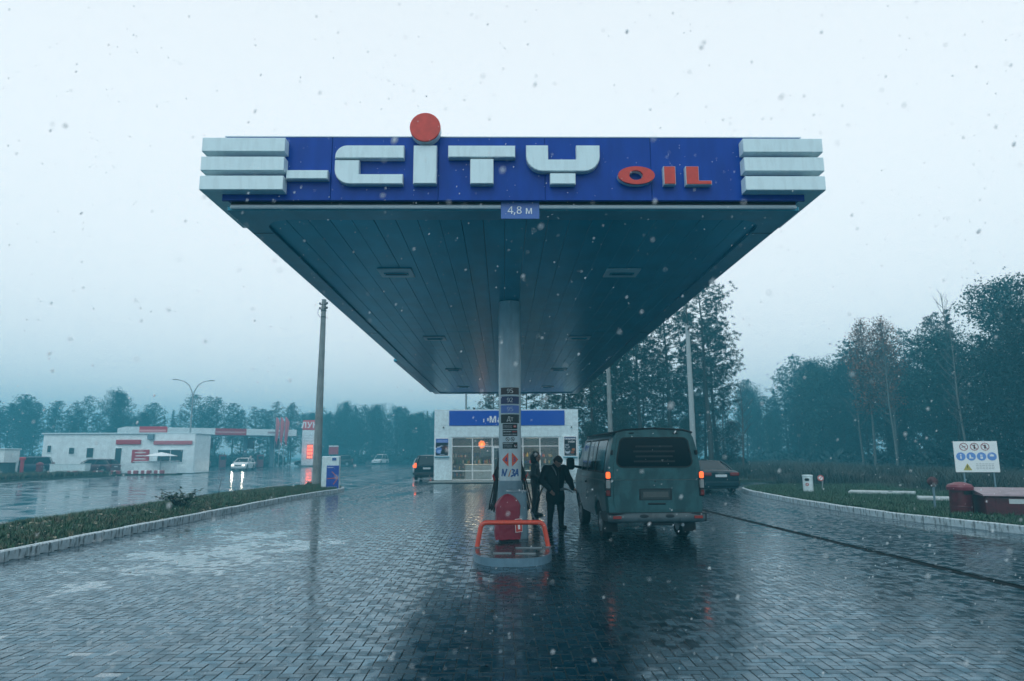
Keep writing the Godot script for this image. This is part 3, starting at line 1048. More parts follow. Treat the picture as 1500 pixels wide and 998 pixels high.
	part("tow_bracket", bx(Vector3(0.1, 0.37, 0.0), Vector3(0.5, 0.06, 0.14), 0.02), M.dark, t)
	g = Geo.new()
	g.tube([Vector3(0.52, 0.36, -0.5), Vector3(0.52, 0.35, 0.06)], 0.032, 10)
	part("exhaust_pipe", g, M.steel, t)
	# windscreen and bonnet seen only from the side
	g = Geo.new()
	g.grid(func(u, v): return Vector3(lerpf(0.74, -0.74, u), lerpf(1.38, 2.12, v), lerpf(-3.86, -3.14, pow(v, 0.9)) - 0.03), 4, 6)
	part("windscreen", g, M.car_glass, t)


func car(called: String, label: String, at: Vector3, turn: float, d: Dictionary, group := "") -> Node3D:
	# rear end at local z = 0, driving towards -z; d: l, w, h, belt, hood, deck, paint, boxy
	var t := thing(called, label, d.get("category", "car"), at, turn, group)
	var l: float = d.l
	var w: float = d.w / 2
	var h: float = d.h
	var belt: float = d.belt
	var deck: float = d.deck
	var hood: float = d.hood
	var paint: Material = d.paint
	var wr: float = d.get("wheel", 0.32)
	var fz := -l + 0.85
	var rz := -0.85 if deck > 0.2 else -0.75
	var plan := func(z: float) -> float:
		var e := minf(-z, l + z)
		return w * (1.0 if e > 0.6 else 0.90 + 0.10 * sqrt(maxf(0.0, 1.0 - pow(1.0 - e / 0.6, 2.0))))
	var shoulder := func(z: float) -> float:
		var e := minf(-z, l + z)
		var y: float = belt
		if z < -l + hood:
			y = lerpf(belt, belt - 0.22, (-l + hood - z) / hood)
		return y - 0.10 * pow(maxf(0.0, 1.0 - e / 0.25), 2.0)
	var g := Geo.new()
	var m := 64
	g.grid(func(u, v):
		var z: float = -l * (1.0 - v)
		var low := arch_low(z, [fz, rz], wr + 0.08, 0.24)
		var x: float = plan.call(z)
		var y: float = shoulder.call(z)
		var q := [Vector2(0.95, low), Vector2(0.99, lerpf(low, y, 0.3)), Vector2(1.0, lerpf(low, y, 0.6)), Vector2(0.975, lerpf(low, y, 0.88)), Vector2(0.93, y - 0.015), Vector2(0.86, y + 0.012), Vector2(0.45, y + 0.04), Vector2(0, y + 0.05)]
		var k := int(round(u * 14))
		var p: Vector2 = q[k if k < 8 else 14 - k]
		return Vector3((1.0 if k < 8 else -1.0) * p.x * x, p.y, z), 14, m)
	for e in [[0.0, 1.0], [-l, -1.0]]:
		var y: float = shoulder.call(e[0])
		var x: float = plan.call(e[0])
		var o := poly([0.95 * x, 0.24, 1.0 * x, lerpf(0.24, y, 0.45), 0.975 * x, lerpf(0.24, y, 0.88), 0.86 * x, y + 0.012, 0, y + 0.05, -0.86 * x, y + 0.012, -0.975 * x, lerpf(0.24, y, 0.88), -x, lerpf(0.24, y, 0.45), -0.95 * x, 0.24])
		g.sheet(o, e[0], Transform3D(Basis(Vector3(1, 0, 0), Vector3.UP, Vector3(0, 0, 1)), Vector3.ZERO))
	var body := part("body", g, paint, t)
	part("underbody", bx(Vector3(0, 0.34, -l / 2), Vector3(w * 1.7, 0.26, l * 0.94)), M.dark, t)
	# cabin: dark glass all round, painted roof and pillars
	var c0 := -deck - (0.06 if deck < 0.2 else 0.0)
	var c1 := -l + hood
	var sl0: float = d.get("rear_slope", 0.5)
	var sl1: float = d.get("front_slope", 0.75)
	var cab := func(u: float, v: float, grow: float) -> Vector3:
		# u round the cabin, v up
		var a := TAU * u
		var zz: float = lerpf(c0, c0 - sl0, v)
		var zf: float = lerpf(c1, c1 + sl1, v)
		var mid := (zz + zf) / 2
		var half := (zz - zf) / 2 + grow
		var ww := lerpf(w * 0.90, w * 0.70, pow(v, 1.3)) + grow
		var c := cos(a)
		var s := sin(a)
		return Vector3(signf(c) * pow(absf(c), 0.28) * ww, lerpf(belt, h - 0.04, v), mid - signf(s) * pow(absf(s), 0.28) * half)
	g = Geo.new()
	g.grid(func(u, v): return cab.call(u, v, 0.0), 64, 8)
	part("cabin_glass", g, M.car_glass, t)
	g = Geo.new()
	g.grid(func(u, v):
		var p: Vector3 = cab.call(u, 0.93 + 0.07 * minf(v * 2.0, 1.0), 0.012)
		if v > 0.5:
			var mid := Vector3(0, p.y, (c0 - sl0 + c1 + sl1) / 2)
			var k: float = (v - 0.5) * 2.0
			p = p.lerp(mid, k)
			p.y += 0.045 * (1.0 - pow(1.0 - k, 2.0))
		return p, 64, 8)
	part("roof", g, paint, t)
	for s in [-1, 1]:
		for z in [[c0 - 0.02, c0 - sl0 - 0.02], [lerpf(c0, c1, 0.48), lerpf(c0 - sl0, c1 + sl1, 0.45)], [c1 + 0.02, c1 + sl1 + 0.03]]:
			g = Geo.new()
			g.tube([Vector3(s * w * 0.885, belt, z[0]), Vector3(s * w * 0.82, lerpf(belt, h, 0.5), lerpf(z[0], z[1], 0.5)), Vector3(s * w * 0.70, h - 0.05, z[1])], 0.034, 6)
			part("pillar", g, paint, t)
		wheel(t, Vector3(s * (w - 0.11), wr, fz), wr, 0.2, s, 5)
		wheel(t, Vector3(s * (w - 0.11), wr, rz), wr, 0.2, s, 5)
		# lamps
		var tl: Vector2 = d.get("tail", Vector2(0.28, 0.16))
		var ty: float = belt - 0.06 - tl.y / 2 if not d.has("tail_y") else d.tail_y
		var lamp := part("tail_lamp", bx(Vector3(s * (w * 0.92 - tl.x / 2), ty, -0.02), Vector3(tl.x, tl.y, 0.10), 0.03), M.tail_on if d.get("braking", false) else M.lamp_off, t)
		lamp.rotation.y = 0.0
		var head := part("headlight", bx(Vector3(s * (w * 0.88 - 0.16), belt - 0.33, -l + 0.03), Vector3(0.34, 0.14, 0.12), 0.04), M.get("head_on") if d.get("lit", false) else mk(Color(0.35, 0.38, 0.39), 0.12), t)
		head.rotation.y = 0.0
		g = Geo.new()
		g.box(Vector3(s * (w + 0.06), belt + 0.06, c1 + 0.42), Vector3(0.16, 0.11, 0.08), 0.03)
		part("door_mirror", g, paint, t)
		for k in 2:
			part("door_handle", bx(Vector3(s * w * 0.985, belt - 0.12, lerpf(c0, c1, 0.3 + 0.4 * k)), Vector3(0.03, 0.025, 0.14), 0.008), M.chrome, t)
	part("rear_bumper", bx(Vector3(0, 0.42, 0.0), Vector3(w * 1.82, 0.24, 0.12), 0.05), d.get("bumper", paint), t)
	part("front_bumper", bx(Vector3(0, 0.40, -l), Vector3(w * 1.80, 0.24, 0.12), 0.05), d.get("bumper", paint), t)
	part("grille", bx(Vector3(0, belt - 0.36, -l - 0.005), Vector3(w * 0.9, 0.12, 0.05), 0.02), M.black, t)
	part("number_plate", bx(Vector3(0, d.get("plate_y", belt - 0.22), 0.035 if d.get("plate_y", 1.0) > 0.55 else 0.07), Vector3(0.52, 0.112, 0.012), 0.004), M.plate, t)
	return t


func vehicles() -> void:
	M.head_on = mk(Color(1.0, 0.97, 0.86), 0.3, 0.0, {"glow": 3.0})
	van()
	var dark := mk(Color(0.006, 0.026, 0.036), 0.3, 0.6)
	var dark_red := mk(Color(0.06, 0.012, 0.02), 0.3, 0.0, {"coat": 0.5})
	var silver := mk(Color(0.42, 0.48, 0.5), 0.3, 0.3, {"coat": 0.4})
	var white := mk(Color(0.62, 0.66, 0.67), 0.3, 0.0, {"coat": 0.4})
	var sedan := {"l": 4.6, "w": 1.82, "h": 1.45, "belt": 0.98, "hood": 1.25, "deck": 0.62, "rear_slope": 0.95, "front_slope": 0.95, "paint": dark, "tail": Vector2(0.42, 0.15), "plate_y": 0.78}
	var s := car("parked_sedan", "dark wet saloon car parked at the kerb beyond the van", Vector3(9.62, 0, -30.6), deg_to_rad(4), sedan)
	# aerial fin and ring shaped badge on the boot lid
	part("roof_aerial", bx(Vector3(0, 1.49, -1.75), Vector3(0.03, 0.05, 0.12), 0.01), M.black, s)
	var g := Geo.new()
	for k in 4:
		g.band(oval(-0.105 + 0.07 * k, 0.90, 0.048, 0.048, 16), oval(-0.105 + 0.07 * k, 0.90, 0.038, 0.038, 16), 0.02 + 0.002 * k, 0.03 + 0.002 * k)
	part("badge", g, M.chrome, s)
	var suv := {"l": 4.5, "w": 1.86, "h": 1.74, "belt": 1.05, "hood": 1.15, "deck": 0.05, "rear_slope": 0.28, "front_slope": 0.8, "paint": dark, "tail": Vector2(0.13, 0.34), "tail_y": 1.02, "braking": true, "plate_y": 0.82, "wheel": 0.36, "bumper": M.dark}
	car("suv", "black SUV with red tail lamps waiting beside the kiosk wall", Vector3(-5.32, 0, -48.4), 0.0, suv)
	var hatch := {"l": 4.1, "w": 1.76, "h": 1.5, "belt": 0.95, "hood": 1.05, "deck": 0.08, "rear_slope": 0.5, "front_slope": 0.85, "paint": silver, "tail": Vector2(0.16, 0.24), "braking": true}
	car("silver_car", "silver car with red tail lamps just ahead of the black SUV", Vector3(-7.05, 0, -60.5), 0.0, hatch)
	var lit := hatch.duplicate()
	lit.paint = white
	lit.lit = true
	lit.braking = false
	var wc := car("white_car", "white car with glowing headlights on the wet road by the far station", Vector3(-31.6, 0, -86.5), PI + 0.06, lit)
	for q in [-0.6, 0.6]:
		var sp := SpotLight3D.new()
		sp.name = "headlight_beam"
		sp.light_color = Color(1.0, 0.95, 0.85)
		sp.light_energy = 2.5
		sp.spot_range = 30
		sp.spot_angle = 28
		sp.spot_attenuation = 0.8
		sp.shadow_enabled = true
		sp.light_size = 0.08
		wc.add_child(sp, true)
		sp.position = Vector3(q, 0.62, -4.2)
		sp.rotation.x = -0.06
	var wagon := hatch.duplicate()
	wagon.paint = dark_red
	wagon.l = 4.4
	wagon.braking = false
	car("red_car", "dark red hatchback parked before the far white station building", Vector3(-38.6, 0, -69.6), PI / 2 - 0.1, wagon)
	var pick := suv.duplicate()
	pick.braking = false
	pick.paint = mk(Color(0.012, 0.03, 0.055), 0.35)
	car("blue_jeep", "dark blue off-road car at the left end of the far building", Vector3(-44.6, 0, -69.4), PI / 2 + 0.5, pick)
	var low := sedan.duplicate()
	low.paint = mk(Color(0.02, 0.04, 0.055), 0.3)
	car("fuelling_saloon", "low dark saloon under the left half of the far canopy", Vector3(-42.3, 0, -100.5), PI / 2 + 0.15, low)
	var low2 := suv.duplicate()
	low2.paint = mk(Color(0.015, 0.03, 0.04), 0.3)
	low2.braking = false
	car("fuelling_suv", "dark SUV under the far canopy behind the white car", Vector3(-37.6, 0, -101.5), PI + 0.5, low2)
	var low3 := sedan.duplicate()
	low3.paint = mk(Color(0.02, 0.035, 0.045), 0.3)
	car("passing_saloon", "dark saloon at the foot of the red and white price tower", Vector3(-29.2, 0, -113.5), PI / 2, low3)
	var far := hatch.duplicate()
	far.paint = white
	far.h = 1.9
	far.braking = false
	car("white_minivan", "white minivan far off where the road meets the trees", Vector3(-23.3, 0, -137.0), PI - 0.3, far)
	var dk := suv.duplicate()
	dk.paint = mk(Color(0.02, 0.035, 0.04), 0.35)
	dk.braking = false
	car("dark_minibus", "long dark minibus far along the road behind the price box", Vector3(-24.4, 0, -112.5), PI / 2 + 0.1, dk)


# ---------------------------------------------------------------- people

func sdf_skin(g: Geo, bones: Array, cell: float, k: float) -> void:
	# bones of [from, to, radius, radius, colour]; joins the tapered capsules smoothly and skins them with surface nets
	var lo := Vector3.INF
	var hi := -Vector3.INF
	for b in bones:
		var r: float = maxf(b[2], b[3]) + k + cell * 2
		for p in [b[0], b[1]]:
			lo = lo.min(p - Vector3.ONE * r)
			hi = hi.max(p + Vector3.ONE * r)
	var n := Vector3i(((hi - lo) / cell).ceil()) + Vector3i.ONE * 2
	var f := PackedFloat32Array()
	f.resize(n.x * n.y * n.z)
	f.fill(1.0)
	for b in bones:
		var a: Vector3 = b[0]
		var ab: Vector3 = b[1] - a
		var ll := maxf(ab.length_squared(), 1e-9)
		var ra: float = b[2]
		var rb: float = b[3]
		var reach: float = maxf(ra, rb) + k + cell * 2
		var i0 := Vector3i(((a.min(b[1]) - Vector3.ONE * reach - lo) / cell).floor()).clamp(Vector3i.ZERO, n - Vector3i.ONE)
		var i1 := Vector3i(((a.max(b[1]) + Vector3.ONE * reach - lo) / cell).ceil()).clamp(Vector3i.ZERO, n - Vector3i.ONE)
		for z in range(i0.z, i1.z + 1):
			for y in range(i0.y, i1.y + 1):
				for x in range(i0.x, i1.x + 1):
					var p := lo + Vector3(x, y, z) * cell - a
					var t := clampf(p.dot(ab) / ll, 0.0, 1.0)
					var d := (p - ab * t).length() - lerpf(ra, rb, t)
					var at := (z * n.y + y) * n.x + x
					var o := f[at]
					var h := maxf(k - absf(o - d), 0.0) / k
					f[at] = minf(o, d) - h * h * k * 0.25
	var ids := {}
	var q := []
	for z in n.z - 1:
		for y in n.y - 1:
			for x in n.x - 1:
				var s := Vector3.ZERO
				var c := 0
				var at := (z * n.y + y) * n.x + x
				var v8 := [f[at], f[at + 1], f[at + n.x], f[at + n.x + 1], f[at + n.x * n.y], f[at + n.x * n.y + 1], f[at + n.x * n.y + n.x], f[at + n.x * n.y + n.x + 1]]
				var ins := 0
				for e in v8:
					if e < 0:
						ins += 1
				if ins == 0 or ins == 8:
					continue
				for e in [[0, 1], [2, 3], [4, 5], [6, 7], [0, 2], [1, 3], [4, 6], [5, 7], [0, 4], [1, 5], [2, 6], [3, 7]]:
					var u: float = v8[e[0]]
					var w: float = v8[e[1]]
					if (u < 0) != (w < 0):
						var t := u / (u - w)
						var pa := Vector3(e[0] & 1, (e[0] >> 1) & 1, e[0] >> 2)
						var pb := Vector3(e[1] & 1, (e[1] >> 1) & 1, e[1] >> 2)
						s += pa.lerp(pb, t)
						c += 1
				var p := lo + (Vector3(x, y, z) + s / c) * cell
				var gr := Vector3(v8[1] + v8[3] + v8[5] + v8[7] - v8[0] - v8[2] - v8[4] - v8[6], v8[2] + v8[3] + v8[6] + v8[7] - v8[0] - v8[1] - v8[4] - v8[5], v8[4] + v8[5] + v8[6] + v8[7] - v8[0] - v8[1] - v8[2] - v8[3])
				var best := 1e9
				for b in bones:
					var ab: Vector3 = b[1] - b[0]
					var t := clampf((p - b[0]).dot(ab) / maxf(ab.length_squared(), 1e-9), 0, 1)
					var d: float = (p - b[0] - ab * t).length() - lerpf(b[2], b[3], t)
					if d < best:
						best = d
						g.cur = b[4]
				ids[at] = g.vert(p, gr.normalized())
				q.append(Vector3i(x, y, z))
	for c in q:
		var at: int = (c.z * n.y + c.y) * n.x + c.x
		var step := [1, n.x, n.x * n.y]
		for a in 3:
			var b := (a + 1) % 3
			var d := (a + 2) % 3
			if c[b] == 0 or c[d] == 0:
				continue
			var u := f[at]
			var w := f[at + step[a]]
			if (u < 0) == (w < 0):
				continue
			var k0: int = ids.get(at, -1)
			var k1: int = ids.get(at - step[b], -1)
			var k2: int = ids.get(at - step[b] - step[d], -1)
			var k3: int = ids.get(at - step[d], -1)
			if k0 < 0 or k1 < 0 or k2 < 0 or k3 < 0:
				continue
			if u < 0:
				g.ix.append_array(PackedInt32Array([k0, k2, k1, k0, k3, k2]))
			else:
				g.ix.append_array(PackedInt32Array([k0, k1, k2, k0, k2, k3]))


func hand_bones(wrist: Vector3, towards: Vector3, palm: Vector3, thumb_side: float, curl: float, skin: Color) -> Array:
	# towards: along the fingers; palm: the way the palm faces
	var y := towards.normalized()
	var z := (palm - y * palm.dot(y)).normalized()
	var x := y.cross(z) * thumb_side
	var b := [[wrist, wrist + y * 0.03, 0.026, 0.028, skin]]
	for k in 4:
		var root := wrist + y * 0.085 + x * (0.03 - 0.02 * k)
		b.append([wrist + y * 0.02 + x * (0.018 - 0.012 * k), root, 0.017, 0.0115, skin])
		var l: float = [0.036, 0.041, 0.038, 0.029][k]
		var d1 := y.rotated(z.cross(y).normalized(), -curl * (0.7 + 0.08 * k))
		var d2 := y.rotated(z.cross(y).normalized(), -curl * (1.7 + 0.08 * k))
		var d3 := y.rotated(z.cross(y).normalized(), -curl * (2.5 + 0.08 * k))
		b.append([root, root + d1 * l, 0.0102, 0.0095, skin])
		b.append([root + d1 * l, root + d1 * l + d2 * l * 0.75, 0.0095, 0.0088, skin])
		b.append([root + d1 * l + d2 * l * 0.75, root + d1 * l + d2 * l * 0.75 + d3 * l * 0.6, 0.0088, 0.0075, skin])
	var tr := wrist + y * 0.025 + x * 0.024
	var t1 := tr + (x * 0.7 + y * 0.6 + z * 0.4).normalized() * 0.042
	b.append([tr, t1, 0.016, 0.012, skin])
	b.append([t1, t1 + (x * 0.1 + y * 0.8 + z * 0.6).normalized() * 0.03, 0.0115, 0.0095, skin])
	return b


func head_bones(c: Vector3, xf: Basis, skin: Color) -> Array:
	# c: middle of the head, +z of xf is where the face looks
	var P := func(x: float, y: float, z: float) -> Vector3: return c + xf * Vector3(x, y, z)
	var socket := skin * 0.55
	socket.a = 1.0
	return [
		[P.call(0, 0.035, -0.03), P.call(0, 0.035, 0.025), 0.086, 0.078, skin], [P.call(0, -0.02, 0.02), P.call(0, -0.075, 0.055), 0.066, 0.040, skin],
		[P.call(-0.035, -0.05, 0.03), P.call(0.035, -0.05, 0.03), 0.040, 0.040, skin], [P.call(0, 0.01, 0.092), P.call(0, -0.025, 0.112), 0.009, 0.014, skin],
		[P.call(-0.012, -0.028, 0.1), P.call(0.012, -0.028, 0.1), 0.011, 0.011, skin], [P.call(-0.045, 0.024, 0.083), P.call(-0.015, 0.026, 0.092), 0.010, 0.010, socket],
		[P.call(0.015, 0.026, 0.092), P.call(0.045, 0.024, 0.083), 0.010, 0.010, socket], [P.call(-0.022, -0.056, 0.092), P.call(0.022, -0.056, 0.092), 0.008, 0.008, Color(0.2, 0.09, 0.08)],
		[P.call(-0.078, 0.015, -0.005), P.call(-0.08, -0.025, 0.0), 0.016, 0.010, skin], [P.call(0.078, 0.015, -0.005), P.call(0.08, -0.025, 0.0), 0.016, 0.010, skin]]


func people() -> void:
	var cloth := mk(Color.WHITE, 0.75, 0.0, {"vertex": true, "normal": "cloth", "scale": Vector3(3, 3, 3), "normal_scale": 0.5})
	var coat := Color(0.007, 0.012, 0.016)
	var legs := Color(0.006, 0.010, 0.013)
	var shoe := Color(0.004, 0.006, 0.007)
	var skin := Color(0.26, 0.17, 0.14)
	# man at the van's filler: faces this way and to his left, head bowed over the nozzle
	var t := thing("person", "person in a bulky dark coat bowed over the nozzle at the van's side", "person", Vector3(1.25, 0, -16.75), 0.30)
	var sl := Vector3(0.235, 1.40, 0.0)
	var sr := Vector3(-0.235, 1.39, 0.0)
	var el := Vector3(0.35, 1.13, 0.04)
	var er := Vector3(-0.36, 1.13, 0.02)
	var wl := Vector3(0.34, 0.95, 0.26)
	var wr := Vector3(-0.22, 0.93, 0.22)
	var bones := [
		[Vector3(0, 0.93, 0), Vector3(0, 1.10, 0.01), 0.185, 0.19, coat], [Vector3(0.06, 1.12, 0.0), Vector3(0.1, 1.33, 0.0), 0.17, 0.14, coat], [Vector3(-0.06, 1.12, 0.0), Vector3(-0.1, 1.33, 0.0), 0.17, 0.14, coat],
		[Vector3(-0.2, 1.39, -0.01), Vector3(0.2, 1.40, -0.01), 0.095, 0.095, coat], [Vector3(0, 0.78, 0), Vector3(0, 0.95, 0), 0.205, 0.19, coat],
		[Vector3(0.09, 0.72, 0), Vector3(-0.09, 0.72, 0), 0.135, 0.135, coat],
		[sl, el, 0.098, 0.082, coat], [el, wl, 0.080, 0.056, coat], [sr, er, 0.098, 0.082, coat], [er, wr, 0.080, 0.056, coat],
		[Vector3(0.11, 0.82, 0), Vector3(0.13, 0.47, 0.02), 0.115, 0.082, legs], [Vector3(0.13, 0.47, 0.02), Vector3(0.145, 0.09, -0.02), 0.082, 0.060, legs],
		[Vector3(-0.11, 0.82, 0), Vector3(-0.13, 0.47, 0.02), 0.115, 0.082, legs], [Vector3(-0.13, 0.47, 0.02), Vector3(-0.145, 0.09, -0.02), 0.082, 0.060, legs],
		[Vector3(0.145, 0.05, -0.05), Vector3(0.18, 0.04, 0.16), 0.048, 0.040, shoe], [Vector3(-0.145, 0.05, -0.05), Vector3(-0.18, 0.04, 0.16), 0.048, 0.040, shoe],
		[Vector3(0, 1.42, 0.0), Vector3(0, 1.50, 0.05), 0.085, 0.062, coat], [Vector3(0, 1.47, 0.03), Vector3(0.01, 1.56, 0.08), 0.058, 0.055, skin]]
	var g := Geo.new()
	g.tinted = true
	sdf_skin(g, bones, 0.014, 0.05)
	var hb := Basis(Vector3.UP, 0.25) * Basis(Vector3.RIGHT, 0.75)
	sdf_skin(g, head_bones(Vector3(0.03, 1.57, 0.145), hb, skin), 0.006, 0.018)
	sdf_skin(g, hand_bones(wl, Vector3(0.5, -0.35, 0.5), Vector3(-0.2, -0.6, 0.5), 1.0, 0.55, skin), 0.0042, 0.008)
	sdf_skin(g, hand_bones(wr, Vector3(0.3, -0.7, 0.5), Vector3(0.6, 0, -0.3), -1.0, 0.4, skin), 0.0042, 0.008)
	part("body", g, cloth, t)
	g = Geo.new()
	g.tinted = true
	var hair := Color(0.02, 0.018, 0.018)
	var H := func(x: float, y: float, z: float) -> Vector3: return Vector3(0.03, 1.57, 0.145) + hb * Vector3(x, y, z)
	sdf_skin(g, [[H.call(0, 0.05, -0.04), H.call(0, 0.062, 0.02), 0.088, 0.078, hair], [H.call(-0.05, 0.0, -0.05), H.call(0.05, 0.0, -0.05), 0.06, 0.06, hair]], 0.008, 0.03)
	part("hair", g, cloth, t)
	# open collar with a pale scarf edge, and a coat hem
	g = Geo.new()
	g.tube([Vector3(-0.10, 1.47, 0.06), Vector3(-0.09, 1.43, 0.115), Vector3(-0.045, 1.34, 0.15), Vector3(-0.03, 1.25, 0.168)], [0.014, 0.02, 0.017, 0.010], 8)
	part("scarf", g, mk(Color(0.16, 0.21, 0.23), 0.8), t)
	g = Geo.new()
	g.tube([Vector3(0.13, 1.46, 0.02), Vector3(0.10, 1.42, 0.12), Vector3(0.03, 1.28, 0.17), Vector3(0.0, 1.05, 0.205), Vector3(0.0, 0.80, 0.20)], [0.03, 0.03, 0.02, 0.012, 0.010], 8)
	part("coat_lapel", g, mk(Color(0.012, 0.018, 0.022), 0.7), t)
	# second person further back, in profile, hooded
	t = thing("person", "slim hooded person in dark clothes standing behind the column, seen from the side", "person", Vector3(0.93, 0, -20.1), 1.25)
	bones = [
		[Vector3(0, 0.95, 0), Vector3(0, 1.15, 0.0), 0.145, 0.15, coat], [Vector3(0, 1.15, 0), Vector3(0, 1.36, 0.0), 0.155, 0.13, coat], [Vector3(-0.16, 1.42, 0), Vector3(0.16, 1.42, 0), 0.075, 0.075, coat],
		[Vector3(-0.19, 1.42, 0), Vector3(-0.23, 1.16, -0.01), 0.075, 0.062, coat], [Vector3(-0.23, 1.16, -0.01), Vector3(-0.12, 1.02, 0.2), 0.06, 0.045, coat],
		[Vector3(0.19, 1.42, 0), Vector3(0.23, 1.16, -0.01), 0.075, 0.062, coat], [Vector3(0.23, 1.16, -0.01), Vector3(0.13, 1.03, 0.2), 0.06, 0.045, coat],
		[Vector3(0.08, 0.92, 0), Vector3(0.10, 0.48, 0.03), 0.105, 0.07, legs], [Vector3(0.10, 0.48, 0.03), Vector3(0.11, 0.09, -0.02), 0.07, 0.05, legs],
		[Vector3(-0.08, 0.92, 0), Vector3(-0.09, 0.48, 0.0), 0.105, 0.07, legs], [Vector3(-0.09, 0.48, 0.0), Vector3(-0.10, 0.09, -0.07), 0.07, 0.05, legs],
		[Vector3(0.11, 0.05, -0.04), Vector3(0.13, 0.04, 0.15), 0.045, 0.038, shoe], [Vector3(-0.10, 0.05, -0.09), Vector3(-0.12, 0.04, 0.10), 0.045, 0.038, shoe],
		[Vector3(0, 1.42, 0), Vector3(0, 1.56, 0.03), 0.07, 0.058, coat]]
	g = Geo.new()
	g.tinted = true
	sdf_skin(g, bones, 0.014, 0.045)
	hb = Basis(Vector3.RIGHT, 0.2)
	sdf_skin(g, head_bones(Vector3(0, 1.66, 0.05), hb, skin), 0.006, 0.018)
	sdf_skin(g, hand_bones(Vector3(-0.12, 1.02, 0.2), Vector3(0.5, -0.1, 0.6), Vector3(0.3, 0, -0.6), -1.0, 0.45, skin), 0.0042, 0.008)
	sdf_skin(g, hand_bones(Vector3(0.13, 1.03, 0.2), Vector3(-0.5, -0.1, 0.6), Vector3(-0.3, 0, -0.6), 1.0, 0.45, skin), 0.0042, 0.008)
	part("body", g, cloth, t)
	g = Geo.new()
	g.tinted = true
	sdf_skin(g, [[Vector3(0, 1.69, -0.0), Vector3(0, 1.73, 0.03), 0.108, 0.10, coat], [Vector3(0, 1.56, -0.04), Vector3(0, 1.66, -0.04), 0.10, 0.11, coat], [Vector3(0, 1.79, 0.0), Vector3(0, 1.815, -0.05), 0.05, 0.03, coat]], 0.009, 0.03)
	part("hood", g, cloth, t)


# ---------------------------------------------------------------- kiosk

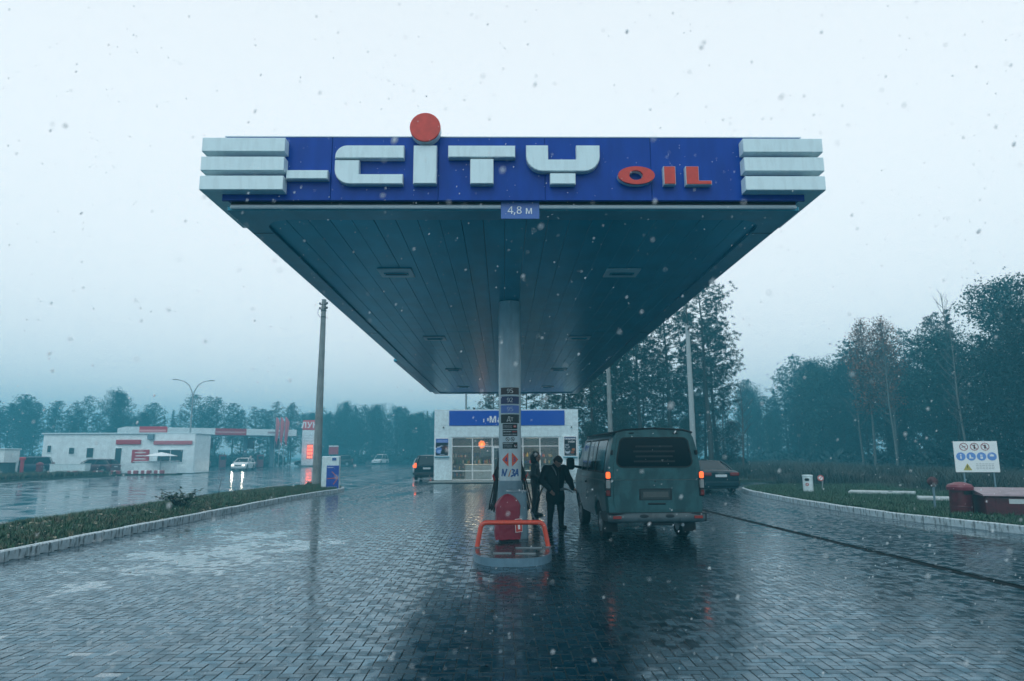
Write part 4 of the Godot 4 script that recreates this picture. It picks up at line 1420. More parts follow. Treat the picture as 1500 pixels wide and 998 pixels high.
func kiosk() -> void:
	var zf := -45.3
	var t := thing("station_kiosk", "white flat-roofed kiosk with blue name band and large shop windows", "kiosk", Vector3(0.2, 0, zf))
	# local x runs from -4.72 to 4.76
	var W: Material = M.white
	var B := func(called: String, x0: float, y0: float, z0: float, x1: float, y1: float, z1: float, m: Material, parent: Node, bev := 0.0) -> MeshInstance3D:
		return part(called, bx(Vector3((x0 + x1) / 2, (y0 + y1) / 2, (z0 + z1) / 2), Vector3(x1 - x0, y1 - y0, z1 - z0), bev), m, parent)
	var walls: Node = B.call("wall", -4.72, 2.88, -0.25, 4.76, 4.62, -0.03, W, t)
	B.call("wall", -4.72, 0, -0.25, -3.58, 2.877, -0.03, W, t)
	B.call("wall", 3.50, 0, -0.25, 4.76, 2.877, -0.03, W, t)
	B.call("wall", -4.72, 0, -8.0, -4.52, 4.62, -0.253, W, t)
	B.call("wall", 4.56, 0, -8.0, 4.76, 4.62, -0.253, W, t)
	B.call("wall", -4.517, 0, -8.0, 4.557, 4.62, -7.8, W, t)
	B.call("roof", -4.74, 4.62, -8.0, 4.78, 4.70, -0.03, M.strip, t, 0.01)
	B.call("floor", -4.5, 0.02, -7.79, 4.55, 0.10, -0.05, mk(Color(0.16, 0.17, 0.16), 0.25, 0.0, {"tex": "tone"}), t)
	B.call("inner_ceiling", -4.5, 2.95, -7.79, 4.55, 3.0, -0.26, mk(Color(0.4, 0.42, 0.42), 0.8), t)
	B.call("inner_wall", -4.5, 0.10, -5.6, 4.55, 2.95, -5.5, mk(Color(0.16, 0.115, 0.085), 0.8, 0.0, {"tex": "shop_wall", "scale": Vector3(0.6, 0.6, 0.6)}), t)
	# cladding sheets with open joints
	for c in [[-4.72, 3.63, -3.75, 4.62], [3.87, 3.63, 4.76, 4.62], [-4.72, 2.89, -3.75, 3.62], [-3.74, 2.89, 3.55, 3.62], [3.56, 2.89, 4.76, 3.62], [-4.72, 1.45, -3.80, 2.88], [-4.72, 0.12, -3.80, 1.44], [-3.795, 0.12, -3.59, 2.88], [3.51, 0.12, 3.72, 2.88], [3.725, 1.45, 4.76, 2.88], [3.725, 0.12, 4.76, 1.44]]:
		B.call("cladding_panel", c[0], c[1], -0.03, c[2] - 0.01, c[3] - 0.01, 0.0, W, t, 0.006)
	B.call("plinth", -4.72, 0.0, -0.03, 4.76, 0.11, 0.03, M.concrete, t, 0.01)
	var band: Node = B.call("name_band", -3.745, 3.635, -0.03, 3.86, 4.61, 0.03, M.sign_blue, t, 0.008)
	part("lettering", lettering("Ма", 0.42, 0.03), M.paint_white, band, Vector3(-0.70, 4.03, 0.045))
	B.call("letter_remnant", -1.50, 3.85, 0.031, -1.44, 4.08, 0.05, M.paint_white, band)
	B.call("letter_remnant", -1.24, 3.93, 0.031, -1.15, 4.12, 0.05, M.paint_white, band)
	for x in [-4.12, 4.30]:
		var g := Geo.new()
		g.ball(Vector3(x, 3.52, 0.06), Vector3(0.05, 0.05, 0.06), 10, 8)
		part("camera_dome", g, M.dark, t)
	# window frames and panes; the door stands between the second and third bay
	var xs := [-3.56, -2.21, -0.92, 0.02, 1.1, 2.22, 3.48]
	var ys := [0.12, 0.70, 2.29, 2.87]
	for x in xs:
		B.call("mullion", x - 0.03, 0.12, -0.16, x + 0.03, 2.875, -0.04, M.paint_white, t, 0.008)
	for i in xs.size() - 1:
		var x0: float = xs[i] + 0.033
		var x1: float = xs[i + 1] - 0.033
		var door := i == 2
		for y in ([2.29, 2.845] if door else ys):
			var yy: float = minf(y, 2.845)
			B.call("transom", x0, yy - 0.025, -0.15, x1, yy + 0.025, -0.05, M.paint_white, t, 0.006)
		for j in 3:
			if door and j < 2:
				continue
			B.call("pane", x0, ys[j] + 0.028, -0.103, x1, minf(ys[j + 1], 2.845) - 0.028, -0.097, M.glass, t)
		if door:
			var d: MeshInstance3D = part("door", _frame(x0 + 0.01, 0.13, x1 - 0.01, 2.25, 0.07, -0.12, -0.05), M.paint_white, t)
			B.call("pane", x0 + 0.085, 0.205, -0.09, x1 - 0.085, 2.175, -0.084, M.glass, d)
			B.call("handle", x1 - 0.06, 0.95, -0.05, x1 - 0.03, 1.25, 0.0, M.steel, d, 0.01)
			part("notice", bx(Vector3((x0 + x1) / 2, 1.75, -0.08), Vector3(0.32, 0.4, 0.004)), mk(Color(0.02, 0.03, 0.04), 0.4), d)
	# furniture that belongs to the shop floor, each a thing of its own
	var c := thing("shop_counter", "pale counter with ribbed front inside the kiosk window", "counter", Vector3(-1.65, 0.10, zf - 2.5))
	part("worktop", bx(Vector3(0, 0.98, 0), Vector3(2.05, 0.04, 0.6), 0.01), M.paint_white, c)
	part("front_board", bx(Vector3(0, 0.48, 0.2), Vector3(1.98, 0.95, 0.04)), mk(Color(0.45, 0.47, 0.46), 0.6), c)
	for k in 24:
		part("rib", bx(Vector3(-0.95 + 0.0826 * k, 0.48, 0.235), Vector3(0.05, 0.93, 0.03), 0.008), mk(Color(0.5, 0.52, 0.51), 0.6) if k == 0 else M.white, c)
	var goods := [Color(0.25, 0.03, 0.02), Color(0.02, 0.05, 0.2), Color(0.3, 0.25, 0.05), Color(0.03, 0.1, 0.04), Color(0.35, 0.36, 0.36), Color(0.03, 0.03, 0.03), Color(0.28, 0.1, 0.02)]
	var gm := []
	for q in goods:
		gm.append(mk(q, 0.35))
	var spots := [[-3.1, -5.0, 1.5, "behind the left end of the counter"], [-1.4, -5.0, 1.6, "behind the middle of the counter"], [1.5, -4.2, 1.6, "right of the shop door"], [2.9, -4.2, 1.3, "at the right hand window of the kiosk"]]
	for q in spots:
		var s := thing("shop_shelf", "dark shop shelf of small colourful goods " + q[3], "shelf", Vector3(q[0], 0.10, zf + q[1]), 0.0, "shelves in the kiosk")
		for y in [0.1, 0.55, 1.0, 1.45, 1.9]:
			part("shelf_board", bx(Vector3(0, y, 0), Vector3(q[2], 0.03, 0.4), 0.005), M.dark, s)
		for x in [-1, 1]:
			part("side_panel", bx(Vector3(x * (q[2] / 2 + 0.016), 1.05, 0), Vector3(0.03, 2.1, 0.42), 0.005), M.dark, s)
		for j in 7:
			var g := Geo.new()
			for y in [0.115, 0.565, 1.015, 1.465]:
				for k in int(q[2] / 0.09):
					if rng.randi() % 7 == j:
						var hh := rng.randf_range(0.14, 0.34)
						g.box(Vector3(-q[2] / 2 + 0.07 + 0.088 * k, y + hh / 2, rng.randf_range(-0.05, 0.1)), Vector3(0.07, hh, 0.07), 0.015)
			if g.v.size():
				tag(part("goods", g, gm[j], s), "", "", "", "stuff")
	var sc := thing("menu_screen", "dark teal menu screen above the counter in the kiosk", "screen", Vector3(-0.9, 1.75, zf - 4.7))
	part("panel", bx(Vector3(0, 0.2, 0), Vector3(1.5, 0.75, 0.06), 0.01), M.black, sc)
	part("picture", bx(Vector3(0, 0.2, 0.033), Vector3(1.42, 0.67, 0.004)), mk(Color(0.012, 0.03, 0.05), 0.25), sc)
	# orange paper flower lamp hanging in the window
	var fl := thing("flower_lamp", "orange glowing flower decoration hanging in the left shop window", "lamp", Vector3(-1.42, 2.42, zf - 0.75))
	var g := Geo.new()
	for k in 7:
		var a := TAU * k / 7
		g.ball(Vector3(cos(a) * 0.14, sin(a) * 0.17, 0), Vector3(0.10, 0.11, 0.035), 10, 8)
	part("petals", g, mk(Color(1.0, 0.30, 0.05), 0.5, 0.0, {"glow": 0.55}), fl)
	g = Geo.new()
	g.ball(Vector3(0, 0, 0.03), Vector3(0.07, 0.07, 0.03), 10, 8)
	part("flower_eye", g, mk(Color(1.0, 0.5, 0.1), 0.5, 0.0, {"glow": 0.6}), fl)
	g = Geo.new()
	for k in 3:
		g.ball(Vector3(0.34, 0.12 - 0.11 * k, 0.02), Vector3(0.10, 0.03, 0.02), 8, 6)
	part("white_leaf", g, M.paint_white, fl)
	g = Geo.new()
	g.tube([Vector3(0, 0.15, 0), Vector3(0, 0.53, 0)], 0.006, 5)
	part("cord", g, M.dark, fl)
	var om := OmniLight3D.new()
	om.name = "flower_glow"
	om.light_color = Color(1.0, 0.55, 0.2)
	om.light_energy = 0.12
	om.light_size = 0.15
	om.omni_range = 12.0
	om.omni_attenuation = 2.0
	om.shadow_enabled = true
	fl.add_child(om, true)
	om.position = Vector3(0, 0, 0.15)
	for k in 2:
		var x: float = [-2.0, 2.2][k]
		var cl := thing("shop_ceiling_lamp", "flat lit lamp on the kiosk ceiling in its %s half" % ["left", "right"][k], "ceiling light", Vector3(x, 2.89, zf - 3.0), 0.0, "lamps on the kiosk ceiling")
		part("housing", bx(Vector3(0, 0.025, 0), Vector3(1.25, 0.06, 0.34), 0.01), M.paint_white, cl)
		part("lit_diffuser", bx(Vector3(0, -0.012, 0), Vector3(1.15, 0.012, 0.26), 0.004), mk(Color(0.9, 0.85, 0.7), 0.5, 0.0, {"glow": 0.35}), cl)
		var ar := AreaLight3D.new()
		ar.name = "shop_light"
		ar.area_size = Vector2(1.1, 0.24)
		ar.light_color = Color(1.0, 0.9, 0.74)
		ar.light_energy = 9.0
		ar.area_range = 20.0
		ar.shadow_enabled = true
		cl.add_child(ar, true)
		ar.position = Vector3(0, -0.03, 0)
		ar.rotation.x = -PI / 2
	# posters in boxes on both piers
	var left := printed(150, 200, func(im: Image):
		im.fill(Color(0.06, 0.10, 0.16))
		for y in 46:
			im.fill_rect(Rect2i(0, y, 150, 1), Color(0.30, 0.42, 0.72).lerp(Color(0.45, 0.56, 0.8), y / 46.0))
		text_lines(im, 24, 20, 130, 1, 9.0, 5, Color(0.75, 0.82, 0.92), 31)
		text_lines(im, 40, 36, 118, 1, 9.0, 3, Color(0.7, 0.78, 0.9), 32)
		for k in 6:
			disc(im, 18 + 26 * k, 62 + 4 * (k % 2), 20, 10, Color(0.05, 0.08, 0.12))
		stroke(im, Vector2(0, 118), Vector2(70, 84), 7.0, Color(0.72, 0.78, 0.84))
		stroke(im, Vector2(60, 88), Vector2(150, 80), 4.0, Color(0.5, 0.58, 0.66))
		disc(im, 40, 140, 44, 36, Color(0.28, 0.45, 0.72))
		disc(im, 46, 150, 30, 20, Color(0.55, 0.68, 0.85))
		disc(im, 112, 118, 42, 38, Color(0.26, 0.07, 0.08))
		disc(im, 124, 112, 10, 9, Color(0.62, 0.45, 0.38))
		disc(im, 100, 158, 40, 30, Color(0.04, 0.05, 0.08))
		text_lines(im, 50, 184, 110, 1, 8.0, 6, Color(0.7, 0.78, 0.88), 33))
	var right := printed(150, 210, func(im: Image):
		im.fill(Color(0.05, 0.06, 0.09))
		im.fill_rect(Rect2i(0, 0, 150, 28), Color(0.10, 0.16, 0.42))
		disc(im, 36, 110, 28, 16, Color(0.72, 0.76, 0.8))
		disc(im, 36, 110, 22, 11, Color(0.07, 0.07, 0.09))
		disc(im, 40, 160, 34, 26, Color(0.68, 0.72, 0.76))
		disc(im, 40, 150, 28, 12, Color(0.08, 0.07, 0.07))
		disc(im, 116, 140, 22, 14, Color(0.62, 0.38, 0.22))
		disc(im, 102, 172, 24, 14, Color(0.50, 0.27, 0.18))
		stroke(im, Vector2(10, 88), Vector2(54, 82), 3.0, Color(0.7, 0.75, 0.8))
		text_lines(im, 20, 192, 120, 1, 9.0, 6, Color(0.5, 0.55, 0.6), 34))
	for q in [[-4.0, 1.64, 0.92, 1.2, left, "poster of blue and red cars on the kiosk's left pier"], [4.4, 1.60, 0.88, 1.33, right, "dark coffee poster with white script on the kiosk's right pier"]]:
		var p := thing("advert_poster", q[5], "poster", Vector3(q[0], q[1], zf + 0.0))
		var h: float = q[3]
		var w: float = q[2]
		part("frame", _frame(-w / 2, 0, w / 2, h, 0.05, 0.003, 0.10), M.paint_white, p)
		part("backing", bx(Vector3(0, h / 2, 0.03), Vector3(w - 0.1, h - 0.1, 0.05)), M.dark, p)
		var pm := QuadMesh.new()
		pm.size = Vector2(w - 0.11, h - 0.11)
		part("print", pm, q[4], p, Vector3(0, h / 2, 0.06))
		part("sill", bx(Vector3(0, -0.03, 0.05), Vector3(w + 0.04, 0.05, 0.13), 0.01), M.trim, p)
		if q[0] > 0:
			part("script_line", lettering("Заправь", 0.13, 0.003, true, "Droid Serif"), M.paint_white, p, Vector3(-0.02, h - 0.16, 0.064))
			part("script_line", lettering("себя", 0.13, 0.003, true, "Droid Serif"), M.paint_white, p, Vector3(0.08, h - 0.36, 0.064))
	var st := thing("canister_rack", "white rack of boxed goods outside the kiosk beside the van", "rack", Vector3(3.75, 0.03, zf + 0.45))
	for y in [0.12, 0.52, 0.92]:
		part("shelf_board", bx(Vector3(0, y, 0), Vector3(0.95, 0.03, 0.4), 0.006), M.dark, st)
		for k in 4:
			part("box", bx(Vector3(-0.345 + 0.23 * k, y + 0.165, 0.02), Vector3(0.2, 0.29, 0.3), 0.02), M.paint_white, st)
	for x in [-1, 1]:
		part("post", bx(Vector3(x * 0.5, 0.65, 0), Vector3(0.035, 1.3, 0.4), 0.006), M.steel, st)
	var ap := structure("kiosk_step", "low concrete step along the front of the kiosk")
	part("slab", bx(Vector3(0.2, 0.02, zf + 0.65), Vector3(9.9, 0.09, 1.2), 0.015), M.concrete, ap)
	# roof odds and ends
	var vent := thing("roof_vent", "small dark vent box on the left half of the kiosk roof", "vent", Vector3(-1.95, 4.70, zf - 0.8))
	part("body", bx(Vector3(0, 0.07, 0), Vector3(0.16, 0.14, 0.16), 0.02), M.dark, vent)
	part("cap", bx(Vector3(0, 0.155, 0), Vector3(0.2, 0.025, 0.2), 0.008), M.dark, vent)


func _frame(x0: float, y0: float, x1: float, y1: float, w: float, z0: float, z1: float) -> Geo:
	var g := Geo.new()
	g.band(poly([x0, y0, x1, y0, x1, y1, x0, y1]), poly([x0 + w, y0 + w, x1 - w, y0 + w, x1 - w, y1 - w, x0 + w, y1 - w]), z0, z1)
	return g


# ---------------------------------------------------------------- across the road

func far_station() -> void:
	var pale := mk(Color(0.82, 0.91, 0.93), 0.5, 0.0, {"tex": "tone", "scale": Vector3(0.2, 0.2, 0.2)})
	var redp := mk(Color(0.42, 0.025, 0.05), 0.4)
	var dk := mk(Color(0.03, 0.06, 0.075), 0.2)
	var t := thing("far_building", "long white service building with red signs across the road", "building", Vector3(-39.7, 0, -72.0), 0.04)
	part("wall", bx(Vector3(0, 2.0, -2), Vector3(15.4, 4.0, 4), 0.03), pale, t)
	part("roof", bx(Vector3(0, 4.07, -2), Vector3(15.7, 0.14, 4.3), 0.03), M.strip, t)
	part("wall", bx(Vector3(5.6, 2.05, 0.06), Vector3(4.1, 4.1, 0.12), 0.02), pale, t)
	for w in [[-4.75, 2.3, 0.65, 0.75], [-2.9, 2.1, 0.8, 1.1], [-0.05, 1.75, 0.75, 1.75], [-7.0, 2.5, 0.5, 0.8]]:
		var o := part("window", _frame(w[0] - w[2] / 2, w[1] - w[3] / 2, w[0] + w[2] / 2, w[1] + w[3] / 2, 0.06, 0.0, 0.06), pale, t)
		part("pane", bx(Vector3(w[0], w[1], 0.015), Vector3(w[2] - 0.12, w[3] - 0.12, 0.02)), dk, o)
	var o := part("shop_window", _frame(3.9, 1.05, 6.6, 2.45, 0.08, 0.12, 0.2), pale, t)
	part("pane", bx(Vector3(4.6, 1.75, 0.14), Vector3(1.22, 1.24, 0.02)), dk, o)
	part("pane", bx(Vector3(5.9, 1.75, 0.14), Vector3(1.22, 1.24, 0.02)), dk, o)
	part("name_board", bx(Vector3(0.9, 3.18, 0.08), Vector3(2.5, 0.48, 0.14), 0.03), redp, t)
	part("window_band", bx(Vector3(5.45, 3.1, 0.2), Vector3(3.9, 0.4, 0.14), 0.03), mk(Color(0.45, 0.12, 0.15), 0.4), t)
	part("red_board", bx(Vector3(2.2, 1.75, 0.05), Vector3(1.75, 1.3, 0.08), 0.02), redp, t)
	for k in 3:
		part("white_line", bx(Vector3(2.2, 2.1 - 0.32 * k, 0.094), Vector3(1.1 - 0.2 * (k % 2), 0.09, 0.004)), M.paint_white, t)
	part("roof_sign", bx(Vector3(3.0, 4.5, -0.6), Vector3(2.8, 0.62, 0.25), 0.04), redp, t)
	part("sign_line", bx(Vector3(3.0, 4.38, -0.47), Vector3(2.7, 0.2, 0.01)), mk(Color(0.6, 0.3, 0.32), 0.4), t)
	part("wall_lamp", bx(Vector3(3.15, 3.7, 0.2), Vector3(0.6, 0.55, 0.3), 0.05), M.grey, t)
	# canopy of the far station
	var c := thing("far_canopy", "wide flat white canopy of the far station with a red sign panel", "canopy", Vector3(-41.5, 0, -100.5), atan2(15.0, 17.0) * 0.9)
	part("roof", bx(Vector3(0, 5.2, -3.5), Vector3(23.5, 0.95, 7.0), 0.03), pale, c)
	part("red_panel", bx(Vector3(1.9, 5.2, 0.03), Vector3(4.4, 0.97, 0.05), 0.01), redp, c)
	part("panel_line", bx(Vector3(1.9, 5.15, 0.06), Vector3(4.2, 0.2, 0.01)), mk(Color(0.6, 0.3, 0.32), 0.4), c)
	part("grey_lettering", bx(Vector3(8.4, 5.2, 0.01), Vector3(2.2, 0.25, 0.02)), mk(Color(0.4, 0.3, 0.34), 0.5), c)
	for x in [-7.5, -1.0, 5.0, 9.0]:
		part("post", bx(Vector3(x, 2.36, -3.0), Vector3(0.5, 4.7, 0.5), 0.04), pale if x < 0 else M.grey, c)
		part("post_sign", bx(Vector3(x + 0.6, 3.6, -2.4), Vector3(1.0, 1.6, 0.12), 0.03), mk(Color(0.05, 0.012, 0.03), 0.4), c)
	for x in [-5.0, 1.5, 7.0]:
		var p := thing("far_pump", "%s fuel pump under the far white canopy" % ["leftmost", "middle red", "rightmost"][int((x + 5.0) / 5.9)], "fuel pump", c.position + Basis(Vector3.UP, c.rotation.y) * Vector3(x, 0, -2.0), c.rotation.y, "pumps of the far station")
		part("cabinet", bx(Vector3(0, 0.95, 0), Vector3(0.9, 1.9, 0.6), 0.05), mk(Color(0.2, 0.04, 0.06), 0.4), p)
		part("display_panel", bx(Vector3(0, 1.4, 0.305), Vector3(0.7, 0.5, 0.02), 0.01), dk, p)
	# price tower
	var s := thing("price_tower", "tall white price tower with a red LUK head and glowing orange digits", "sign", Vector3(-30.9, 0, -110.0), 0.08)
	part("panel", bx(Vector3(0, 2.95, 0), Vector3(2.0, 5.5, 0.5), 0.06), pale, s)
	part("red_head", bx(Vector3(0.05, 6.5, 0), Vector3(2.05, 1.55, 0.55), 0.06), mk(Color(0.62, 0.03, 0.04), 0.4), s)
	part("lettering", lettering("ЛУК", 0.95, 0.02), M.paint_white, s, Vector3(0.05, 6.5, 0.29))
	var dgt := mk(Color(1.0, 0.20, 0.10), 0.4, 0.0, {"glow": 2.2})
	for k in 4:
		for j in 3:
			part("lit_digits", bx(Vector3(0.02 + 0.28 * j, 3.15 - 0.55 * k, 0.27), Vector3(0.2, 0.38, 0.03), 0.03), dgt, s)
		part("row_line", bx(Vector3(0, 4.9 - 0.45 * k, 0.255), Vector3(1.6, 0.03, 0.01)), M.grey, s)
	part("digit_field", bx(Vector3(0.3, 2.33, 0.252), Vector3(1.0, 2.3, 0.02)), mk(Color(0.35, 0.06, 0.04), 0.4, 0.0, {"glow": 1.0}), s)
	part("base", bx(Vector3(0, 0.1, 0), Vector3(2.2, 0.2, 0.8), 0.04), M.concrete, s)
	var ol := OmniLight3D.new()
	ol.name = "digit_glow"
	ol.light_color = Color(1.0, 0.3, 0.18)
	ol.light_energy = 1.2
	ol.light_size = 0.5
	ol.omni_range = 40.0
	ol.omni_attenuation = 2.0
	ol.shadow_enabled = true
	s.add_child(ol, true)
	ol.position = Vector3(0.3, 2.4, 0.8)
	# flags
	for k in 3:
		var f := thing("red_flag", "limp red flag on a pole before the far canopy, %s of three" % ["left", "middle", "right"][k], "flag", Vector3(-34.6 + 0.85 * k, 0, -105.0 + 0.5 * k), 0.1 * k, "red flags of the far station")
		var g := Geo.new()
		g.tube([Vector3(0, 0, 0), Vector3(0, 7.6, 0)], [0.06, 0.04], 8)
		part("flagpole", g, M.steel, f)
		g = Geo.new()
		var ph := 1.7 * k
		g.grid(func(u, v): return Vector3(0.05 + 0.62 * u * (0.45 + 0.55 * v), 3.9 + 3.6 * v - 0.9 * u * u, 0.16 * sin(u * 7.0 + v * 2.0 + ph) * u), 12, 12)
		part("cloth", g, mk(Color(0.5, 0.02, 0.06), 0.7, 0.0, {"back": 0.3}), f)
	var s2 := thing("small_red_sign", "small red and white sign far behind the concrete pole", "sign", Vector3(-28.6, 0, -117.0))
	part("board", bx(Vector3(0, 2.5, 0), Vector3(1.6, 1.3, 0.2), 0.04), redp, s2)
	part("white_band", bx(Vector3(0, 3.25, 0), Vector3(1.6, 0.2, 0.22), 0.03), M.paint_white, s2)
	for x in [-0.6, 0.6]:
		part("post", bx(Vector3(x, 0.95, 0), Vector3(0.12, 1.9, 0.12)), M.steel, s2)
	# double street lamp
	var l := thing("street_lamp", "tall street lamp with two curved arms above the far station", "street lamp", Vector3(-33.9, 0, -75.0), 0.35)
	var g2 := Geo.new()
	g2.tube([Vector3.ZERO, Vector3(0, 3, 0), Vector3(0, 8.2, 0)], [0.12, 0.10, 0.07], 10)
	part("pole", g2, M.steel, l)
	for q in [-1, 1]:
		g2 = Geo.new()
		g2.tube([Vector3(0, 8.15, 0), Vector3(q * 0.12, 8.7, 0), Vector3(q * 0.45, 9.4, 0), Vector3(q * 0.95, 9.78, 0), Vector3(q * 1.55, 9.93, 0)], [0.06, 0.055, 0.05, 0.045, 0.04], 8)
		part("arm", g2, M.steel, l)
		part("lamp_head", bx(Vector3(q * 1.8, 9.95, 0), Vector3(0.6, 0.10, 0.24), 0.04), M.steel, l)
	# sun umbrella and its white booth
	var u := thing("umbrella", "wide open white umbrella standing by the far building", "umbrella", Vector3(-33.6, 0, -68.4))
	g2 = Geo.new()
	g2.lathe([Vector2(0, 2.05), Vector2(1.5, 1.75), Vector2(1.48, 1.70)], 12, Transform3D())
	g2 = Geo.new()
	g2.lathe([Vector2(1.48, 1.72), Vector2(1.5, 1.76), Vector2(0.7, 1.98), Vector2(0.0, 2.12)], 10)
	part("canopy", g2, M.paint_white, u)
	g2 = Geo.new()
	g2.tube([Vector3.ZERO, Vector3(0, 2.05, 0)], 0.03, 8)
	part("pole", g2, M.steel, u)
	var b := thing("white_booth", "low white counter booth below the white umbrella", "booth", Vector3(-34.4, 0, -69.2))
	part("wall", bx(Vector3(0, 0.6, 0), Vector3(3.6, 1.2, 1.4), 0.04), pale, b)
	part("counter_top", bx(Vector3(0, 1.23, 0), Vector3(3.8, 0.06, 1.6), 0.02), M.paint_white, b)
	b = thing("concrete_block", "long pale concrete block on the far verge before the white building", "block", Vector3(-41.6, 0, -67.2))
	part("body", bx(Vector3(0, 0.5, 0), Vector3(3.4, 1.0, 0.9), 0.06), M.white, b)
	part("cap", bx(Vector3(0, 1.02, 0), Vector3(3.45, 0.05, 0.95), 0.015), M.white, b)
	for k in 6:
		var x: float = [-40.6, -38.4, -36.9, -35.4, -34.3, -33.2][k]
		b = thing("kerb_block", "small red and white road block on the far verge, number %s from the left" % ["one", "two", "three", "four", "five", "six"][k], "road block", Vector3(x, 0.05, -66.0 - 0.3 * k), 0.05, "red and white road blocks")
		part("body", bx(Vector3(0, 0.17, 0), Vector3(0.9, 0.34, 0.35), 0.05), mk(Color(0.3, 0.06, 0.08), 0.6), b)
		part("white_stripe", bx(Vector3(0.0, 0.17, 0.0), Vector3(0.26, 0.345, 0.355), 0.04), M.paint_white, b)
	b = thing("small_white_shed", "small white shed at the far left edge of the photo", "shed", Vector3(-48.2, 0, -66.0), 0.1)
	part("wall", bx(Vector3(0, 1.2, 0), Vector3(3.4, 2.4, 2.4), 0.03), pale, b)
	part("roof", bx(Vector3(0, 2.45, 0), Vector3(3.6, 0.12, 2.6), 0.03), M.strip, b)
	part("door", bx(Vector3(0.3, 0.85, 1.21), Vector3(0.7, 1.5, 0.05), 0.01), dk, b)
	b = thing("dark_waste_container", "dark green waste container beside the small white shed", "container", Vector3(-44.3, 0, -62.5))
	part("body", bx(Vector3(0, 0.62, 0), Vector3(1.0, 1.1, 0.9), 0.06), mk(Color(0.01, 0.04, 0.05), 0.5), b)
	part("lid", bx(Vector3(0, 1.2, 0), Vector3(1.06, 0.08, 0.96), 0.03), M.dark, b)
	b = thing("red_post", "short red post standing behind the dark waste container", "post", Vector3(-44.0, 0, -64.0))
	part("shaft", bx(Vector3(0, 0.75, 0), Vector3(0.25, 1.5, 0.25), 0.04), redp, b)
	part("cap", bx(Vector3(0, 1.56, 0), Vector3(0.5, 0.3, 0.3), 0.06), redp, b)
	b = thing("red_waste_bin", "dark red round bin at the left corner of the far building", "bin", Vector3(-44.1, 0, -66.6))
	g2 = Geo.new()
	g2.lathe([Vector2(0.26, 0), Vector2(0.3, 0.9), Vector2(0.34, 0.95), Vector2(0.3, 1.1), Vector2(0, 1.25)], 16)
	part("body", g2, mk(Color(0.16, 0.012, 0.03), 0.5), b)


# ---------------------------------------------------------------- left verge furniture

func left_things() -> void:
	var t := thing("concrete_pole", "tall tapered concrete pole rising from the grass verge by the price box", "pole", Vector3(-9.62, 0.12, -36.0))
	var g := Geo.new()
	g.tube([Vector3(0, 0, 0), Vector3(-0.01, 4.5, 0), Vector3(0.0, 9.9, 0)], [0.23, 0.19, 0.125], 8)
	part("shaft", g, M.pole, t)
	for y in [9.35, 9.6]:
		g = Geo.new()
		g.tube([Vector3(-0.18, y, 0.1), Vector3(0.2, y + 0.03, 0.1)], 0.025, 6)
		g.ball(Vector3(0.2, y + 0.08, 0.1), Vector3(0.05, 0.07, 0.05), 8, 6)
		g.ball(Vector3(-0.18, y + 0.06, 0.1), Vector3(0.05, 0.07, 0.05), 8, 6)
		part("insulator", g, M.dark, t)
	g = Geo.new()
	g.tube([Vector3(-0.1, 9.5, 0.05), Vector3(-0.26, 9.3, 0.1), Vector3(-0.28, 9.1, 0.1), Vector3(-0.14, 8.9, 0.1)], 0.012, 5)
	part("cable_loop", g, M.black, t)
	g = Geo.new()
	for y in [8.9, 9.25]:
		g.lathe([Vector2(0.145, y), Vector2(0.15, y + 0.02), Vector2(0.15, y + 0.05), Vector2(0.14, y + 0.06)], 12, Transform3D(Basis(), Vector3(0.0, 0, 0)))
	part("clamp", g, M.dark, t)
	# price box
	t = thing("information_box", "white upright box with blue arrow panel at the end of the verge", "sign", Vector3(-8.46, 0.10, -34.1), 0.06)
	part("cabinet", bx(Vector3(0, 0.8, -0.2), Vector3(0.84, 1.6, 0.4), 0.03), M.white, t)
	part("blue_panel", bx(Vector3(0.12, 0.60, 0.006), Vector3(0.60, 1.10, 0.012), 0.004), mk(Color(0.02, 0.06, 0.36), 0.3), t)
	part("small_badge", bx(Vector3(0.17, 1.46, 0.006), Vector3(0.2, 0.14, 0.012), 0.003), mk(Color(0.05, 0.13, 0.34), 0.4), t)
	g = Geo.new()
	for q in [[-0.14, 0.52, 0.38, 0.56], [0.08, 0.86, 0.38, 0.56], [0.38, 0.56, 0.17, 0.25]]:
		var a := Vector2(q[0], q[1])
		var b := Vector2(q[2], q[3])
		var w := (b - a).normalized().orthogonal() * 0.018
		g.prism(PackedVector2Array([a + w, a - w, b - w, b + w]), 0.013, 0.018 + 0.001 * (g.v.size() % 5))
	part("orange_arrow", g, mk(Color(0.5, 0.12, 0.06), 0.4), t)
	g = Geo.new()
	for k in 5:
		g.box(Vector3(-0.08 + 0.1 * k, 0.13, 0.014), Vector3(0.04, 0.035, 0.003))
		g.box(Vector3(-0.12 + 0.06 * k, 1.06, 0.014), Vector3(0.045, 0.035, 0.003))
	part("small_print", g, mk(Color(0.5, 0.58, 0.7), 0.5), t)


# ---------------------------------------------------------------- right verge furniture

